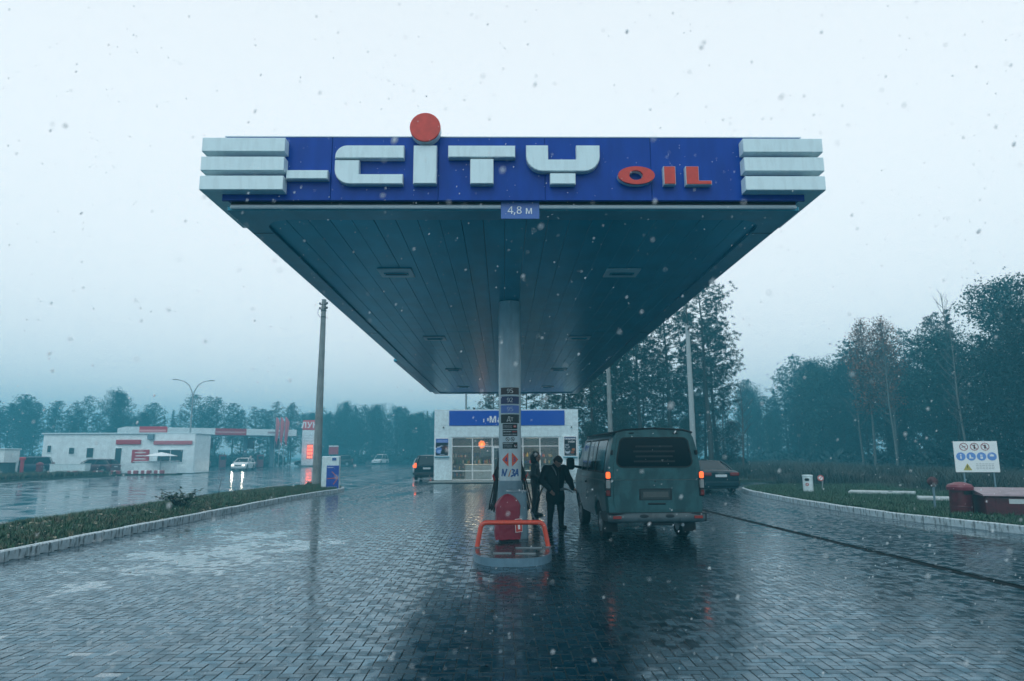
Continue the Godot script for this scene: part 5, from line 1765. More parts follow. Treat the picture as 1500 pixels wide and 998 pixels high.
func right_things() -> void:
	var t := thing("white_litter_bin", "pale slim litter bin with black mouth on the right grass", "bin", Vector3(12.62, 0.12, -28.7), -0.55)
	var g := Geo.new()
	g.lathe([Vector2(0.185, 0), Vector2(0.20, 0.02), Vector2(0.20, 0.68), Vector2(0.215, 0.69), Vector2(0.215, 0.73), Vector2(0.19, 0.74), Vector2(0, 0.75)], 24)
	part("body", g, M.white, t)
	g = Geo.new()
	g.prism(rrect(-0.085, 0.50, 0.085, 0.61, 0.04), 0.17, 0.208)
	part("mouth", g, M.black, t)
	g = Geo.new()
	g.prism(oval(0, 0.36, 0.065, 0.065), 0.17, 0.206)
	var ro := part("round_mark", g, mk(Color(0.35, 0.06, 0.04), 0.4), t)
	part("mark_symbol", bx(Vector3(0, 0.36, 0.207), Vector3(0.03, 0.07, 0.006)), M.paint_white, ro)
	t = thing("round_ban_sign", "little round red and white sign on a short post behind the pale bin", "sign", Vector3(13.9, 0.12, -30.3), -0.2)
	g = Geo.new()
	g.prism(oval(0, 0.55, 0.13, 0.13), 0.0, 0.015)
	part("disc", g, M.paint_white, t)
	g = Geo.new()
	g.band(oval(0, 0.55, 0.125, 0.125), oval(0, 0.55, 0.09, 0.09), 0.015, 0.02)
	g.prism(poly([-0.08, 0.47, -0.065, 0.455, 0.08, 0.63, 0.065, 0.645]), 0.015, 0.021)
	part("red_ring", g, M.red, t)
	part("post", bx(Vector3(0.03, 0.25, -0.02), Vector3(0.045, 0.5, 0.03), 0.006, Transform3D(Basis(Vector3.BACK, -0.12), Vector3.ZERO)), M.steel, t)
	part("foot", bx(Vector3(0.02, 0.03, 0), Vector3(0.26, 0.10, 0.22), 0.03), M.dark, t)
	var said := ["longer pale concrete slab lying on the grass left of the two", "shorter pale concrete slab lying on the grass nearer the red drum"]
	for k in 2:
		t = thing("concrete_slab", said[k], "slab", Vector3([14.85, 14.9][k], 0.17, [-27.2, -23.4][k]), [-0.55, -0.5][k])
		part("slab", bx(Vector3(0, 0.05, 0), Vector3([2.3, 1.6][k], 0.1, 1.1), 0.02), mk(Color(0.4, 0.47, 0.48), 0.4, 0.0, {"tex": "grime"}), t)
		part("lifting_eye", bx(Vector3(0.3, 0.105, 0.2), Vector3(0.16, 0.03, 0.05), 0.01), M.dark, t)
	# board with pictograms
	t = thing("safety_sign", "white safety board with red, blue and yellow pictograms on two legs", "sign", Vector3(16.75, 0.10, -24.3), -0.30)
	part("board", bx(Vector3(0, 1.5, 0), Vector3(1.36, 1.08, 0.03), 0.006), M.paint_white, t)
	for x in [-0.42, 0.5]:
		g = Geo.new()
		g.tube([Vector3(x, 0, -0.04), Vector3(x, 2.0, -0.04)], 0.028, 8)
		part("leg", g, M.grey, t)
	for k in 3:
		var x := -0.36 + 0.33 * k
		g = Geo.new()
		g.band(oval(x, 1.85, 0.135, 0.135), oval(x, 1.85, 0.112, 0.112), 0.015, 0.021)
		g.prism(poly([x - 0.09, 1.925, x - 0.075, 1.94, x + 0.09, 1.775, x + 0.075, 1.76]), 0.015, 0.022)
		var o := part("ban_pictogram", g, mk(Color(0.28, 0.05, 0.06), 0.4), t)
		g = Geo.new()
		match k:
			0:
				g.prism(poly([x - 0.07, 1.82, x + 0.06, 1.86, x + 0.06, 1.88, x - 0.07, 1.84]), 0.015, 0.018)
			1:
				g.prism(poly([x - 0.025, 1.77, x + 0.025, 1.77, x + 0.02, 1.88, x + 0.04, 1.93, x - 0.02, 1.92]), 0.015, 0.018)
			2:
				g.prism(rrect(x - 0.03, 1.78, x + 0.03, 1.92, 0.02), 0.015, 0.018)
		part("symbol", g, M.black, o)
	for k in 4:
		var x := -0.48 + 0.32 * k
		g = Geo.new()
		g.prism(oval(x, 1.51, 0.145, 0.145), 0.015, 0.020)
		var o := part("duty_pictogram", g, mk(Color(0.13, 0.27, 0.62), 0.4), t)
		g = Geo.new()
		match k:
			0:
				g.prism(rrect(x - 0.02, 1.43, x + 0.02, 1.53, 0.01), 0.02, 0.023)
				g.prism(oval(x, 1.57, 0.025, 0.025, 12), 0.02, 0.023)
			1:
				g.prism(poly([x - 0.06, 1.44, x + 0.06, 1.44, x + 0.06, 1.47, x, 1.48, x - 0.01, 1.58, x - 0.05, 1.58]), 0.02, 0.023)
			2:
				g.prism(rrect(x - 0.04, 1.43, x + 0.04, 1.5, 0.02), 0.02, 0.023)
				g.prism(rrect(x - 0.035, 1.51, x - 0.01, 1.58, 0.01), 0.02, 0.023)
				g.prism(rrect(x + 0.0, 1.51, x + 0.025, 1.58, 0.01), 0.02, 0.023)
			3:
				g.prism(poly([x - 0.07, 1.51, x + 0.07, 1.51, x + 0.05, 1.57, x, 1.59, x - 0.05, 1.57]), 0.02, 0.023)
		part("symbol", g, M.paint_white, o)
	g = Geo.new()
	g.prism(poly([-0.44, 1.03, -0.17, 1.03, -0.305, 1.27]), 0.015, 0.02)
	var wt := part("warning_triangle", g, mk(Color(0.42, 0.36, 0.06), 0.4), t)
	g = Geo.new()
	g.prism(poly([-0.315, 1.11, -0.295, 1.11, -0.29, 1.2, -0.32, 1.2]), 0.02, 0.023)
	part("symbol", g, M.black, wt)
	g = Geo.new()
	for k in 4:
		for j in 6:
			g.box(Vector3(0.0 + 0.095 * j, 1.25 - 0.055 * k, 0.0165), Vector3(0.06 + 0.02 * ((j * 3 + k) % 2), 0.018, 0.003))
	part("small_print", g, mk(Color(0.3, 0.34, 0.36), 0.5), t)
	# red drum and long red sand box
	t = thing("red_drum", "dark red round drum with overhanging lid beside the long red box", "drum", Vector3(12.28, 0.10, -18.6), 0.2)
	g = Geo.new()
	g.lathe([Vector2(0.27, 0), Vector2(0.275, 0.02), Vector2(0.265, 0.66)], 28)
	g.lathe([Vector2(0.277, 0.22), Vector2(0.283, 0.235), Vector2(0.277, 0.25)], 28)
	part("body", g, mk(Color(0.085, 0.006, 0.014), 0.45, 0.0, {"tex": "grime", "scale": Vector3(2, 2, 2)}), t)
	g = Geo.new()
	g.lathe([Vector2(0.24, 0.70), Vector2(0.315, 0.66), Vector2(0.32, 0.74), Vector2(0.28, 0.80), Vector2(0.12, 0.86), Vector2(0, 0.87)], 28)
	part("lid", g, mk(Color(0.14, 0.012, 0.028), 0.4), t)
	part("slot", bx(Vector3(-0.02, 0.60, 0.265), Vector3(0.26, 0.09, 0.03), 0.01), M.black, t)
	t = thing("sand_box", "long dark red sand box with pale snowy lid at the right edge", "box", Vector3(13.62, 0.10, -17.95), -0.32)
	var rd := mk(Color(0.075, 0.008, 0.016), 0.45, 0.0, {"tex": "grime", "scale": Vector3(1.5, 1.5, 1.5)})
	part("body", bx(Vector3(0, 0.27, 0), Vector3(2.3, 0.54, 1.1), 0.02), rd, t)
	g = Geo.new()
	g.prism(poly([-0.62, 0.55, 0.62, 0.55, 0.60, 0.59, -0.58, 0.72, -0.62, 0.70]), -1.2, 1.2, Transform3D(Basis(Vector3.UP, -PI / 2), Vector3.ZERO))
	part("lid", g, mk(Color(0.26, 0.19, 0.22), 0.4, 0.0, {"tex": "grime", "scale": Vector3(0.8, 0.8, 0.8)}), t)
	part("label_plate", bx(Vector3(-0.42, 0.42, 0.553), Vector3(0.4, 0.12, 0.008), 0.002), M.plate, t)
	for x in [-0.9, 0.9]:
		part("strap", bx(Vector3(x, 0.27, 0.555), Vector3(0.05, 0.5, 0.012), 0.003), rd, t)
	# covered stand pipe
	t = thing("covered_standpipe", "thin dark post topped by a wrapped dark red bundle on the right grass", "post", Vector3(12.55, 0.10, -20.2))
	g = Geo.new()
	g.tube([Vector3.ZERO, Vector3(0.01, 0.75, 0)], 0.03, 8)
	part("post", g, M.grey, t)
	g = Geo.new()
	g.grid(func(u, v):
		var a: float = TAU * u
		var r: float = 0.135 * pow(sin(PI * clampf(v * 0.92 + 0.04, 0, 1)), 0.7) * (1.0 + 0.12 * sin(a * 4.0 + v * 6.0))
		return Vector3(cos(a) * r, 0.66 + 0.30 * v, -sin(a) * r), 24, 10)
	part("wrapping", g, mk(Color(0.05, 0.012, 0.016), 0.7, 0.0, {"normal": "cloth", "scale": Vector3(4, 4, 4)}), t)
	# power poles
	var q := [[11.05, -40.0, 9.3, 0.15, "pale concrete power pole rising just behind the van"], [7.95, -51.0, 9.8, 0.17, "brown stained power pole at the right side of the kiosk"], [-3.35, -62.0, 9.0, 0.10, "thin pale pole rising behind the kiosk roof's left half"]]
	for k in 3:
		t = thing("power_pole", q[k][4], "pole", Vector3(q[k][0], 0, q[k][1]))
		var h: float = q[k][2]
		var r: float = q[k][3]
		g = Geo.new()
		g.tube([Vector3.ZERO, Vector3(0.01, h * 0.5, 0), Vector3(-0.02, h, 0)], [r * 1.15, r, r * 0.8], 10)
		part("shaft", g, [mk(Color(0.36, 0.42, 0.43), 0.6, 0.0, {"tex": "tone", "scale": Vector3(2, 1, 2)}), M.pole, M.steel][k], t)
		g = Geo.new()
		g.box(Vector3(0, h - 0.25, 0), Vector3(1.1 if k < 2 else 0.5, 0.08, 0.08), 0.01, Transform3D(Basis(Vector3.UP, 1.45), Vector3.ZERO))
		part("crossarm", g, M.dark, t)
		if k == 0:
			g = Geo.new()
			g.tube([Vector3(0, h - 0.02, 0), Vector3(-0.02, h + 1.6, 0)], 0.03, 6)
			part("mast", g, M.dark, t)
	# planks lying in the dry weeds
	t = thing("plank_pile", "weathered pale boards lying in the dry weeds before the right wood", "pile of boards", Vector3(22.6, 0.35, -41.0), 0.25)
	for k in 6:
		part("plank", bx(Vector3(0.2 * (k % 3) - 0.2, 0.05 + 0.10 * int(k / 3.0), -0.4 + 0.3 * (k % 3)), Vector3(3.6 - 0.3 * k, 0.06, 0.26), 0.008, Transform3D(Basis(Vector3.UP, 0.05 * (k - 3)), Vector3.ZERO)), mk(Color(0.34, 0.37, 0.37), 0.6, 0.0, {"tex": "bark", "scale": Vector3(0.6, 3, 3)}), t)


# ---------------------------------------------------------------- ground

func plan(a: Array) -> PackedVector2Array:
	# [x, z] pairs as an outline for LIE
	var p := PackedVector2Array()
	for q in a:
		p.append(Vector2(q[0], -q[1]))
	return p


const KERB_L := [[-8.5, -1.0], [-8.52, -12.0], [-8.5, -18.0], [-8.4, -26.0], [-8.15, -30.5], [-7.85, -33.2], [-7.85, -34.6], [-8.3, -36.0], [-9.3, -37.4], [-10.6, -38.2]]
const KERB_R := [[13.4, -7.0], [12.6, -10.0], [11.25, -15.1], [10.45, -18.8], [10.3, -23.0], [10.5, -28.0], [10.9, -31.4], [11.5, -33.3], [13.0, -34.6], [16.0, -35.6]]


func drain_x(z: float) -> float:
	return 6.79 + (z + 9.23) * 0.0405


func smooth_line(a: Array, step: float) -> Array:
	var c := Curve3D.new()
	for i in a.size():
		var p := Vector3(a[i][0], 0, a[i][1])
		var q := Vector3(a[maxi(i - 1, 0)][0], 0, a[maxi(i - 1, 0)][1])
		var r := Vector3(a[mini(i + 1, a.size() - 1)][0], 0, a[mini(i + 1, a.size() - 1)][1])
		var t := (r - q) / 6.0
		c.add_point(p, -t, t)
	var out := []
	var l := c.get_baked_length()
	var n := int(l / step)
	for i in n + 1:
		out.append(c.sample_baked(l * i / n, true))
	return out


func kerb(called: String, label: String, line: Array, side: float) -> void:
	var s := structure(called, label)
	var pts := smooth_line(line, 1.0)
	for i in pts.size() - 1:
		var a: Vector3 = pts[i]
		var b: Vector3 = pts[i + 1]
		var d := (b - a).normalized()
		var out := Vector3(-d.z, 0, d.x) * side
		var mid := (a + b) / 2 + out * 0.08
		var xf := Transform3D(Basis(Vector3.UP, atan2(-d.z, d.x)), mid + Vector3(0, 0.045 + rng.randf_range(-0.006, 0.006), 0))
		xf = xf * Transform3D(Basis(Vector3.RIGHT, rng.randf_range(-0.02, 0.02)) * Basis(Vector3.BACK, rng.randf_range(-0.006, 0.006)), Vector3.ZERO)
		part("kerb_stone", bx(Vector3.ZERO, Vector3((b - a).length() - 0.012, 0.25, 0.16), 0.018, xf), M.kerb, s)


func level(x: float, z: float) -> float:
	# the settled surface of the pavers
	var dry := smoothstep(-3.4, -1.6, x) * (1.0 - smoothstep(4.2, 5.4, x))
	return 0.0020 + 0.0062 * dry + 0.0050 * noise_a.get_noise_2d(x * 1.0, z * 0.55) + 0.0025 * noise_a.get_noise_2d(x * 4.0 + 50.0, z * 4.0)


func ground() -> void:
	noise_a.seed = 21
	noise_a.frequency = 0.22
	noise_a.fractal_octaves = 3
	var g := Geo.new()
	g.sheet(plan([[-330, 120], [330, 120], [330, -420], [-330, -420]]), -0.09, Transform3D(LIE, Vector3.ZERO))
	solo("ground", g, mk(Color(0.03, 0.045, 0.035), 0.9, 0.0, {"tex": "grain", "scale": Vector3(0.3, 0.3, 0.3)}), "dark open ground reaching out to the woods and the horizon", "", Vector3.ZERO, 0.0, "", "structure")
	g = Geo.new()
	g.sheet(plan([[-62, 40], [17, 40], [17, -60], [-8, -64], [-14, -185], [-62, -185]]), -0.05, Transform3D(LIE, Vector3.ZERO))
	solo("wet_road", g, mk(Color(0.05, 0.15, 0.21), 1.0, 0.8, {"rough_tex": "road", "tex": "grain", "scale": Vector3(0.18, 0.18, 0.18), "normal": "ripple", "normal_scale": 0.05}), "wide wet asphalt road running past the station on the left", "", Vector3.ZERO, 0.0, "", "structure")  # teal metal colour paints the tint of the reflected sky into the asphalt
	# faint painted edge lines on the road
	g = Geo.new()
	for x in [-13.6, -33.5]:
		g.box(Vector3(x, -0.044, -70), Vector3(0.14, 0.004, 200))
	for k in 20:
		g.box(Vector3(-23.0, -0.044, -20.0 - 9.0 * k), Vector3(0.13, 0.004, 3.5))
	solo("road_markings", g, mk(Color(0.22, 0.26, 0.27), 0.3, 0.0, {"tex": "speck"}), "worn pale lane lines on the wet road", "", Vector3.ZERO, 0.0, "", "structure")
	# forecourt of interlocked pavers
	var s := structure("forecourt_paving", "wet forecourt of small rectangular pavers laid in herringbone")
	g = Geo.new()
	g.sheet(plan([[-8.45, 2], [13.2, 2], [13.2, -33.5], [11.0, -42.0], [-7.9, -42.0], [-8.3, -30.0]]), -0.013, Transform3D(LIE, Vector3.ZERO))
	part("bedding", g, mk(Color(0.012, 0.02, 0.024), 0.5), s)
	var paver := Geo.new()
	var h := Vector2(0.0978, 0.0478)
	var b := 0.0035
	var q0 := [Vector3(-h.x, -0.002 - b, h.y), Vector3(h.x, -0.002 - b, h.y), Vector3(h.x, -0.002 - b, -h.y), Vector3(-h.x, -0.002 - b, -h.y)]
	var q1 := []
	var q2 := []
	for p in q0:
		q1.append(Vector3(p.x - signf(p.x) * b, 0, p.z - signf(p.z) * b))
		q2.append(Vector3(p.x, -0.03, p.z))
	var top := Geo.new()
	top.quad(q1[0], q1[1], q1[2], q1[3])
	for k in 4:
		paver.quad(q0[k], q0[(k + 1) % 4], q1[(k + 1) % 4], q1[k])
		paver.quad(q2[k], q2[(k + 1) % 4], q0[(k + 1) % 4], q0[k])
	var pm := top.mesh()
	pm.add_surface_from_arrays(Mesh.PRIMITIVE_TRIANGLES, paver.mesh().surface_get_arrays(0))
	var edge := mk(Color(0.008, 0.022, 0.028), 0.35)
	edge.metallic_specular = 0.3
	pm.surface_set_material(1, edge)
	var gloss := 0.72  # a film of rain on the stone, its reflection tinted by the colour
	var look := {"rough_tex": "wet", "tex": "grain", "scale": Vector3(0.9, 0.9, 0.9), "detail": "tone", "detail_scale": Vector3(0.13, 0.13, 0.13)}
	var tone := []
	for k in 5:
		tone.append(mk(Color(0.018, 0.145, 0.22) * [0.8, 0.92, 1.0, 1.12, 1.28][k], 1.0, 0.0, look))
	var vlook := look.duplicate()
	vlook.vertex = true
	var many := mk(Color(0.018, 0.145, 0.22), 1.0, 0.0, vlook)
	var outline := plan([[-8.45, -4.4], [14.2, -4.4]] + KERB_R.slice(0, 8) + [[10.9, -41.9], [-7.9, -41.9]] + [[-7.75, -34.6], [-7.75, -33.2], [-8.05, -30.5], [-8.3, -26.0], [-8.4, -18.0], [-8.42, -12.0]])
	for e in tone + [many]:
		e.metallic_specular = gloss
		e.metallic = 0.93  # stone made metal so its teal colour paints the sky reflection
	var near := []
	var rest := []
	var c := 0.1
	for j in range(44, 420):
		for i in range(-86, 142):
			var m := posmod(i - j, 4)
			if m != 0 and m != 3:
				continue
			var lying := m == 0
			var x := (i + (1.0 if lying else 0.5)) * c
			var z := -(j + (0.5 if lying else 1.0)) * c
			if not Geometry2D.is_point_in_polygon(Vector2(x, -z), outline):
				continue
			if x > -0.4 and x < 0.7 and z < -12.3 and z > -21.4:
				continue
			if pow((x - 0.155) / 0.62, 2) + pow((z + 12.35) / 1.12, 2) < 1.0:
				continue
			if absf(x - drain_x(z)) < 0.13 and z > -30.5:
				continue
			var tilt := Basis(Vector3.RIGHT, rng.randfn(0.0, 0.0035)) * Basis(Vector3.BACK, rng.randfn(0.0, 0.0035))
			var xf := Transform3D(tilt * Basis(Vector3.UP, (0.0 if lying else PI / 2) + rng.randfn(0.0, 0.006)), Vector3(x + rng.randfn(0.0, 0.0008), level(x, z) + rng.randfn(0.0, 0.0008), z))
			var k := clampi(int(round(rng.randfn(2.0, 1.1))), 0, 4)
			if z < -5.55 and absf(x + 0.0137 * z) < -0.73 * z and near.size() < 300:
				near.append([xf, k])
			else:
				rest.append([xf, k])
	for e in near:
		var o := part("paver", pm, null, s)
		o.set_surface_override_material(0, tone[e[1]])
		o.transform = e[0]
	var mm := MultiMesh.new()
	mm.transform_format = MultiMesh.TRANSFORM_3D
	mm.use_colors = true
	mm.mesh = pm
	mm.instance_count = rest.size()
	for k in rest.size():
		mm.set_instance_transform(k, rest[k][0])
		var w: float = [0.8, 0.92, 1.0, 1.12, 1.28][rest[k][1]]
		mm.set_instance_color(k, Color(w, w, w))
	var mi := MultiMeshInstance3D.new()
	mi.name = "paver_field"
	pm.surface_set_material(0, many)
	mi.multimesh = mm
	s.add_child(mi)
	tag(mi, "", "", "", "stuff")
	# a thin film of rain water that stands in joints and hollows
	var film_left := Geo.new()
	film_left.sheet(plan([[-8.3, -4.0], [drain_x(-4.0) - 0.1, -4.0], [drain_x(-30.5) - 0.1, -30.5], [drain_x(-30.5) - 0.1, -41.9], [-7.95, -41.9], [-8.0, -33.0], [-8.4, -24.0]]), 0.0, Transform3D(LIE, Vector3.ZERO))
	var film_right := Geo.new()
	film_right.sheet(plan([[drain_x(-4.0) + 0.1, -4.0], [13.4, -4.0]] + KERB_R.slice(0, 8) + [[10.9, -41.9], [drain_x(-30.5) + 0.1, -41.9], [drain_x(-30.5) + 0.1, -30.5]]), 0.0, Transform3D(LIE, Vector3.ZERO))
	var wm := pane_mat(0.04, Color(0.8, 0.95, 1.0))
	wm.normal_enabled = true
	wm.normal_texture = T.ripple
	wm.normal_scale = 0.06
	wm.uv1_triplanar = true
	wm.uv1_world_triplanar = true
	wm.uv1_scale = Vector3(0.8, 0.8, 0.8)
	solo("rain_water", film_left, wm, "thin film of rain water in the hollows left of the drain channel", "water", Vector3.ZERO, 0.0, "", "structure")
	solo("rain_water", film_right, wm, "thin film of rain water between the drain channel and the right kerb", "water", Vector3.ZERO, 0.0, "", "structure")
	# slot drain
	var d := structure("drain_channel", "narrow dark drain channel crossing the right side of the forecourt")
	var pit := mk(Color(0.003, 0.007, 0.009), 0.7)
	pit.metallic_specular = 0.15
	for k in 26:
		var z := -4.9 - k
		var x := drain_x(z)
		var xf := Transform3D(Basis(Vector3.UP, atan2(0.0405, 1.0)), Vector3(x, 0, z))
		part("channel_bed", bx(Vector3(0, -0.02, 0), Vector3(0.19, 0.03, 0.992), 0.004, xf), pit, d)
		for e in [-0.085, 0.085]:
			part("channel_rim", bx(Vector3(e, -0.006, 0), Vector3(0.026, 0.02, 0.985), 0.004, xf), pit, d)
		var gr := Geo.new()
		for j in 16:
			gr.box(Vector3(0, -0.012, -0.46 + 0.0615 * j), Vector3(0.145, 0.012, 0.03), 0.0, xf)
		part("grate", gr, pit, d)
	kerb("left_kerb", "whitewashed kerb along the left grass verge", KERB_L, -1.0)
	kerb("right_kerb", "whitewashed kerb along the right grass verge", KERB_R, 1.0)
	# left verge: a low green mound
	var kl := smooth_line(KERB_L, 0.6)
	g = Geo.new()
	g.grid(func(u, v):
		var k: Vector3 = kl[int(round(v * (kl.size() - 1)))]
		var xl: float = lerpf(-12.4, k.x - 0.2, pow(clampf((-k.z - 30.0) / 8.2, 0.0, 1.0), 2.5))
		var x: float = lerpf(xl, k.x - 0.14, u)
		return Vector3(x, verge_height(u, x, k.z), k.z), 16, kl.size() - 1)
	solo("left_verge", g, mk(Color(0.022, 0.04, 0.018), 0.9, 0.0, {"tex": "grain", "scale": Vector3(1.2, 1.2, 1.2)}), "low grassy mound between the forecourt and the road", "", Vector3.ZERO, 0.0, "", "structure")
	g = Geo.new()
	g.prism(plan([[14.2, 6.0]] + KERB_R.map(func(p): return [p[0] + 0.14, p[1] - (0.0 if p[0] < 12.0 else 0.12)]) + [[19, -36.5], [18, -43], [7, -47], [5.6, -57], [-7, -60], [-7.5, -66], [-13, -190], [110, -190], [110, 6]]), -0.2, 0.105, Transform3D(LIE, Vector3.ZERO))
	solo("right_meadow", g, mk(Color(0.022, 0.042, 0.02), 0.9, 0.0, {"tex": "grain", "scale": Vector3(0.9, 0.9, 0.9)}), "grassy ground on the right running back to the woods", "", Vector3.ZERO, 0.0, "", "structure")
	g = Geo.new()
	g.prism(plan([[-36.0, -20], [-36.6, -60], [-35.8, -66.5], [-31.5, -67.6], [-31.3, -68.2], [-36.0, -68.0], [-46, -67.4], [-62, -66], [-62, -20]]), -0.2, 0.06, Transform3D(LIE, Vector3.ZERO))
	solo("far_verge", g, mk(Color(0.03, 0.045, 0.022), 0.9, 0.0, {"tex": "grain", "scale": Vector3(0.4, 0.4, 0.4)}), "grass verge on the other side of the road at the left", "", Vector3.ZERO, 0.0, "", "structure")


func verge_height(u: float, x: float, z: float) -> float:
	return 0.10 + 0.11 * sin(PI * clampf(u, 0, 1)) + 0.02 * noise_a.get_noise_2d(x * 6.0, z * 6.0) - 0.15 * pow(1.0 - u, 6.0)


# ---------------------------------------------------------------- plants

func scatter(called: String, label: String, category: String, meshes: Mesh, m: Material, spots: Array) -> void:
	var mm := MultiMesh.new()
	mm.transform_format = MultiMesh.TRANSFORM_3D
	mm.use_colors = true
	mm.mesh = meshes
	mm.instance_count = spots.size()
	for k in spots.size():
		mm.set_instance_transform(k, spots[k][0])
		mm.set_instance_color(k, spots[k][1])
	var mi := MultiMeshInstance3D.new()
	mi.name = numbered(called)
	mi.multimesh = mm
	mi.material_override = m
	add_child(mi)
	tag(mi, label, category, "", "stuff")


func tuft(blades: int, h: float, r: float, w: float, lean: float) -> ArrayMesh:
	var g := Geo.new()
	for k in blades:
		var a := rng.randf() * TAU
		var base := Vector3(cos(a), 0, sin(a)) * rng.randf() * r
		var l := rng.randf_range(0.55, 1.0) * h
		var b := rng.randf() * TAU
		var d := Vector3(cos(b), 0, sin(b))
		var s := d.cross(Vector3.UP) * w / 2
		var mid := base + Vector3.UP * l * 0.6 + d * l * lean * 0.35
		var tip := base + Vector3.UP * l * 0.95 + d * l * lean
		var nn := (Vector3.UP + d * -0.4).normalized()
		var i0 := g.vert(base - s, nn)
		g.vert(base + s, nn)
		g.vert(mid + s * 0.8, nn)
		g.vert(mid - s * 0.8, nn)
		g.vert(tip, nn)
		g.ix.append_array(PackedInt32Array([i0, i0 + 2, i0 + 1, i0, i0 + 3, i0 + 2, i0 + 3, i0 + 4, i0 + 2]))
	return g.mesh()


func grasses() -> void:
	var blade := mk(Color.WHITE, 0.5, 0.0, {"vertex": true, "back": 0.25})
	var kl := smooth_line(KERB_L, 0.25)
	var spots := []
	for k in 15000:
		var v := rng.randf()
		var kk: Vector3 = kl[int(v * (kl.size() - 1))]
		var u := rng.randf()
		var xl: float = lerpf(-12.4, kk.x - 0.2, pow(clampf((-kk.z - 30.0) / 8.2, 0.0, 1.0), 2.5))
		var x: float = lerpf(xl, kk.x - 0.17, u)
		var bare := noise_a.get_noise_2d(x * 3.0 + 90.0, kk.z * 1.5)
		if bare > 0.28 and kk.z > -22.0 and rng.randf() < 0.8:
			continue
		var s := rng.randf_range(0.6, 1.25)
		var q := rng.randf_range(0.7, 1.5)
		var col := Color(0.018, 0.072, 0.030) if rng.randf() < 0.82 else Color(0.10, 0.09, 0.05)
		spots.append([Transform3D(Basis(Vector3.UP, rng.randf() * TAU).scaled(Vector3(s, s * rng.randf_range(0.6, 1.2), s)), Vector3(x, verge_height(u, x, kk.z) - 0.01, kk.z + rng.randf_range(-0.15, 0.15))), Color(col.r * q, col.g * q, col.b * q)])
	scatter("verge_grass", "short wet green grass on the left verge", "grass", tuft(12, 0.16, 0.09, 0.011, 0.55), blade, spots)
	var kr := smooth_line(KERB_R, 0.25)
	spots = []
	for k in 16000:
		var kk: Vector3 = kr[int(rng.randf() * (kr.size() - 1))]
		var off := 0.2 + pow(rng.randf(), 1.4) * 7.0
		var x := kk.x + off
		var s := rng.randf_range(0.7, 1.4)
		var q := rng.randf_range(0.7, 1.5)
		var z := kk.z + rng.randf_range(-0.15, 0.15)
		if z < -35.0:
			continue
		spots.append([Transform3D(Basis(Vector3.UP, rng.randf() * TAU).scaled(Vector3(s, s * rng.randf_range(0.6, 1.2), s)), Vector3(x, 0.10, z)), Color(0.014 * q, 0.068 * q, 0.032 * q)])
	scatter("meadow_grass", "short green grass along the right kerb", "grass", tuft(12, 0.15, 0.09, 0.012, 0.55), blade, spots)
	# tall dry weeds before the wood
	spots = []
	for k in 15000:
		var z := -14.0 - 62.0 * pow(rng.randf(), 0.8)
		var x0 := 17.5 if z > -36.0 else 15.0
		if z < -46.0:
			x0 = 6.0
		var x := x0 + pow(rng.randf(), 0.8) * 24.0
		var edge := clampf((x - x0) / 2.0, 0.3, 1.0)
		var n0 := noise_a.get_noise_2d(x * 0.6, z * 0.6)
		var s := rng.randf_range(0.6, 1.2) * edge * (1.0 + 0.7 * n0)
		var q := rng.randf_range(0.6, 1.4)
		var col := Color(0.036, 0.042, 0.032).lerp(Color(0.012, 0.036, 0.03), clampf(0.45 + n0 * 1.5, 0, 1))
		spots.append([Transform3D(Basis(Vector3.UP, rng.randf() * TAU).scaled(Vector3(s, s, s)), Vector3(x, 0.09, z)), Color(col.r * q, col.g * q, col.b * q)])
	scatter("dry_weeds", "tall brownish dry weeds in front of the right wood", "weeds", tuft(26, 0.85, 0.34, 0.014, 0.7), blade, spots)
	spots = []
	for k in 3500:
		var z := -42.0 - rng.randf() * 25.5
		var x := -36.8 - pow(rng.randf(), 1.3) * 16.0
		var s := rng.randf_range(0.6, 1.3)
		var q := rng.randf_range(0.7, 1.4)
		var col := Color(0.03, 0.055, 0.025) if rng.randf() < 0.6 else Color(0.06, 0.045, 0.025)
		spots.append([Transform3D(Basis(Vector3.UP, rng.randf() * TAU).scaled(Vector3(s, s, s)), Vector3(x, 0.05, z)), Color(col.r * q, col.g * q, col.b * q)])
	scatter("far_verge_grass", "rough grass on the verge across the road", "grass", tuft(12, 0.4, 0.25, 0.03, 0.4), blade, spots)
	# scattered fallen leaves on the left verge
	var g := Geo.new()
	g.quad(Vector3(-0.03, 0, 0.02), Vector3(0.0, 0.006, 0.03), Vector3(0.035, 0.002, -0.005), Vector3(-0.005, 0.008, -0.025))
	spots = []
	for k in 1500:
		var kk: Vector3 = kl[int(rng.randf() * 0.75 * (kl.size() - 1))]
		var u := rng.randf()
		var x := lerpf(-12.2, kk.x - 0.2, u)
		var q := rng.randf_range(0.5, 1.5)
		var s := rng.randf_range(0.6, 1.5)
		spots.append([Transform3D(Basis.from_euler(Vector3(rng.randf_range(-0.6, 0.6), rng.randf() * TAU, rng.randf_range(-0.6, 0.6))).scaled(Vector3(s, s, s)), Vector3(x, verge_height(u, x, kk.z) + 0.06, kk.z)), Color(0.22 * q, 0.2 * q, 0.14 * q)])
	scatter("fallen_leaves", "pale fallen leaves strewn over the left verge", "leaves", g.mesh(), mk(Color.WHITE, 0.5, 0.0, {"vertex": true}), spots)
	spots = []
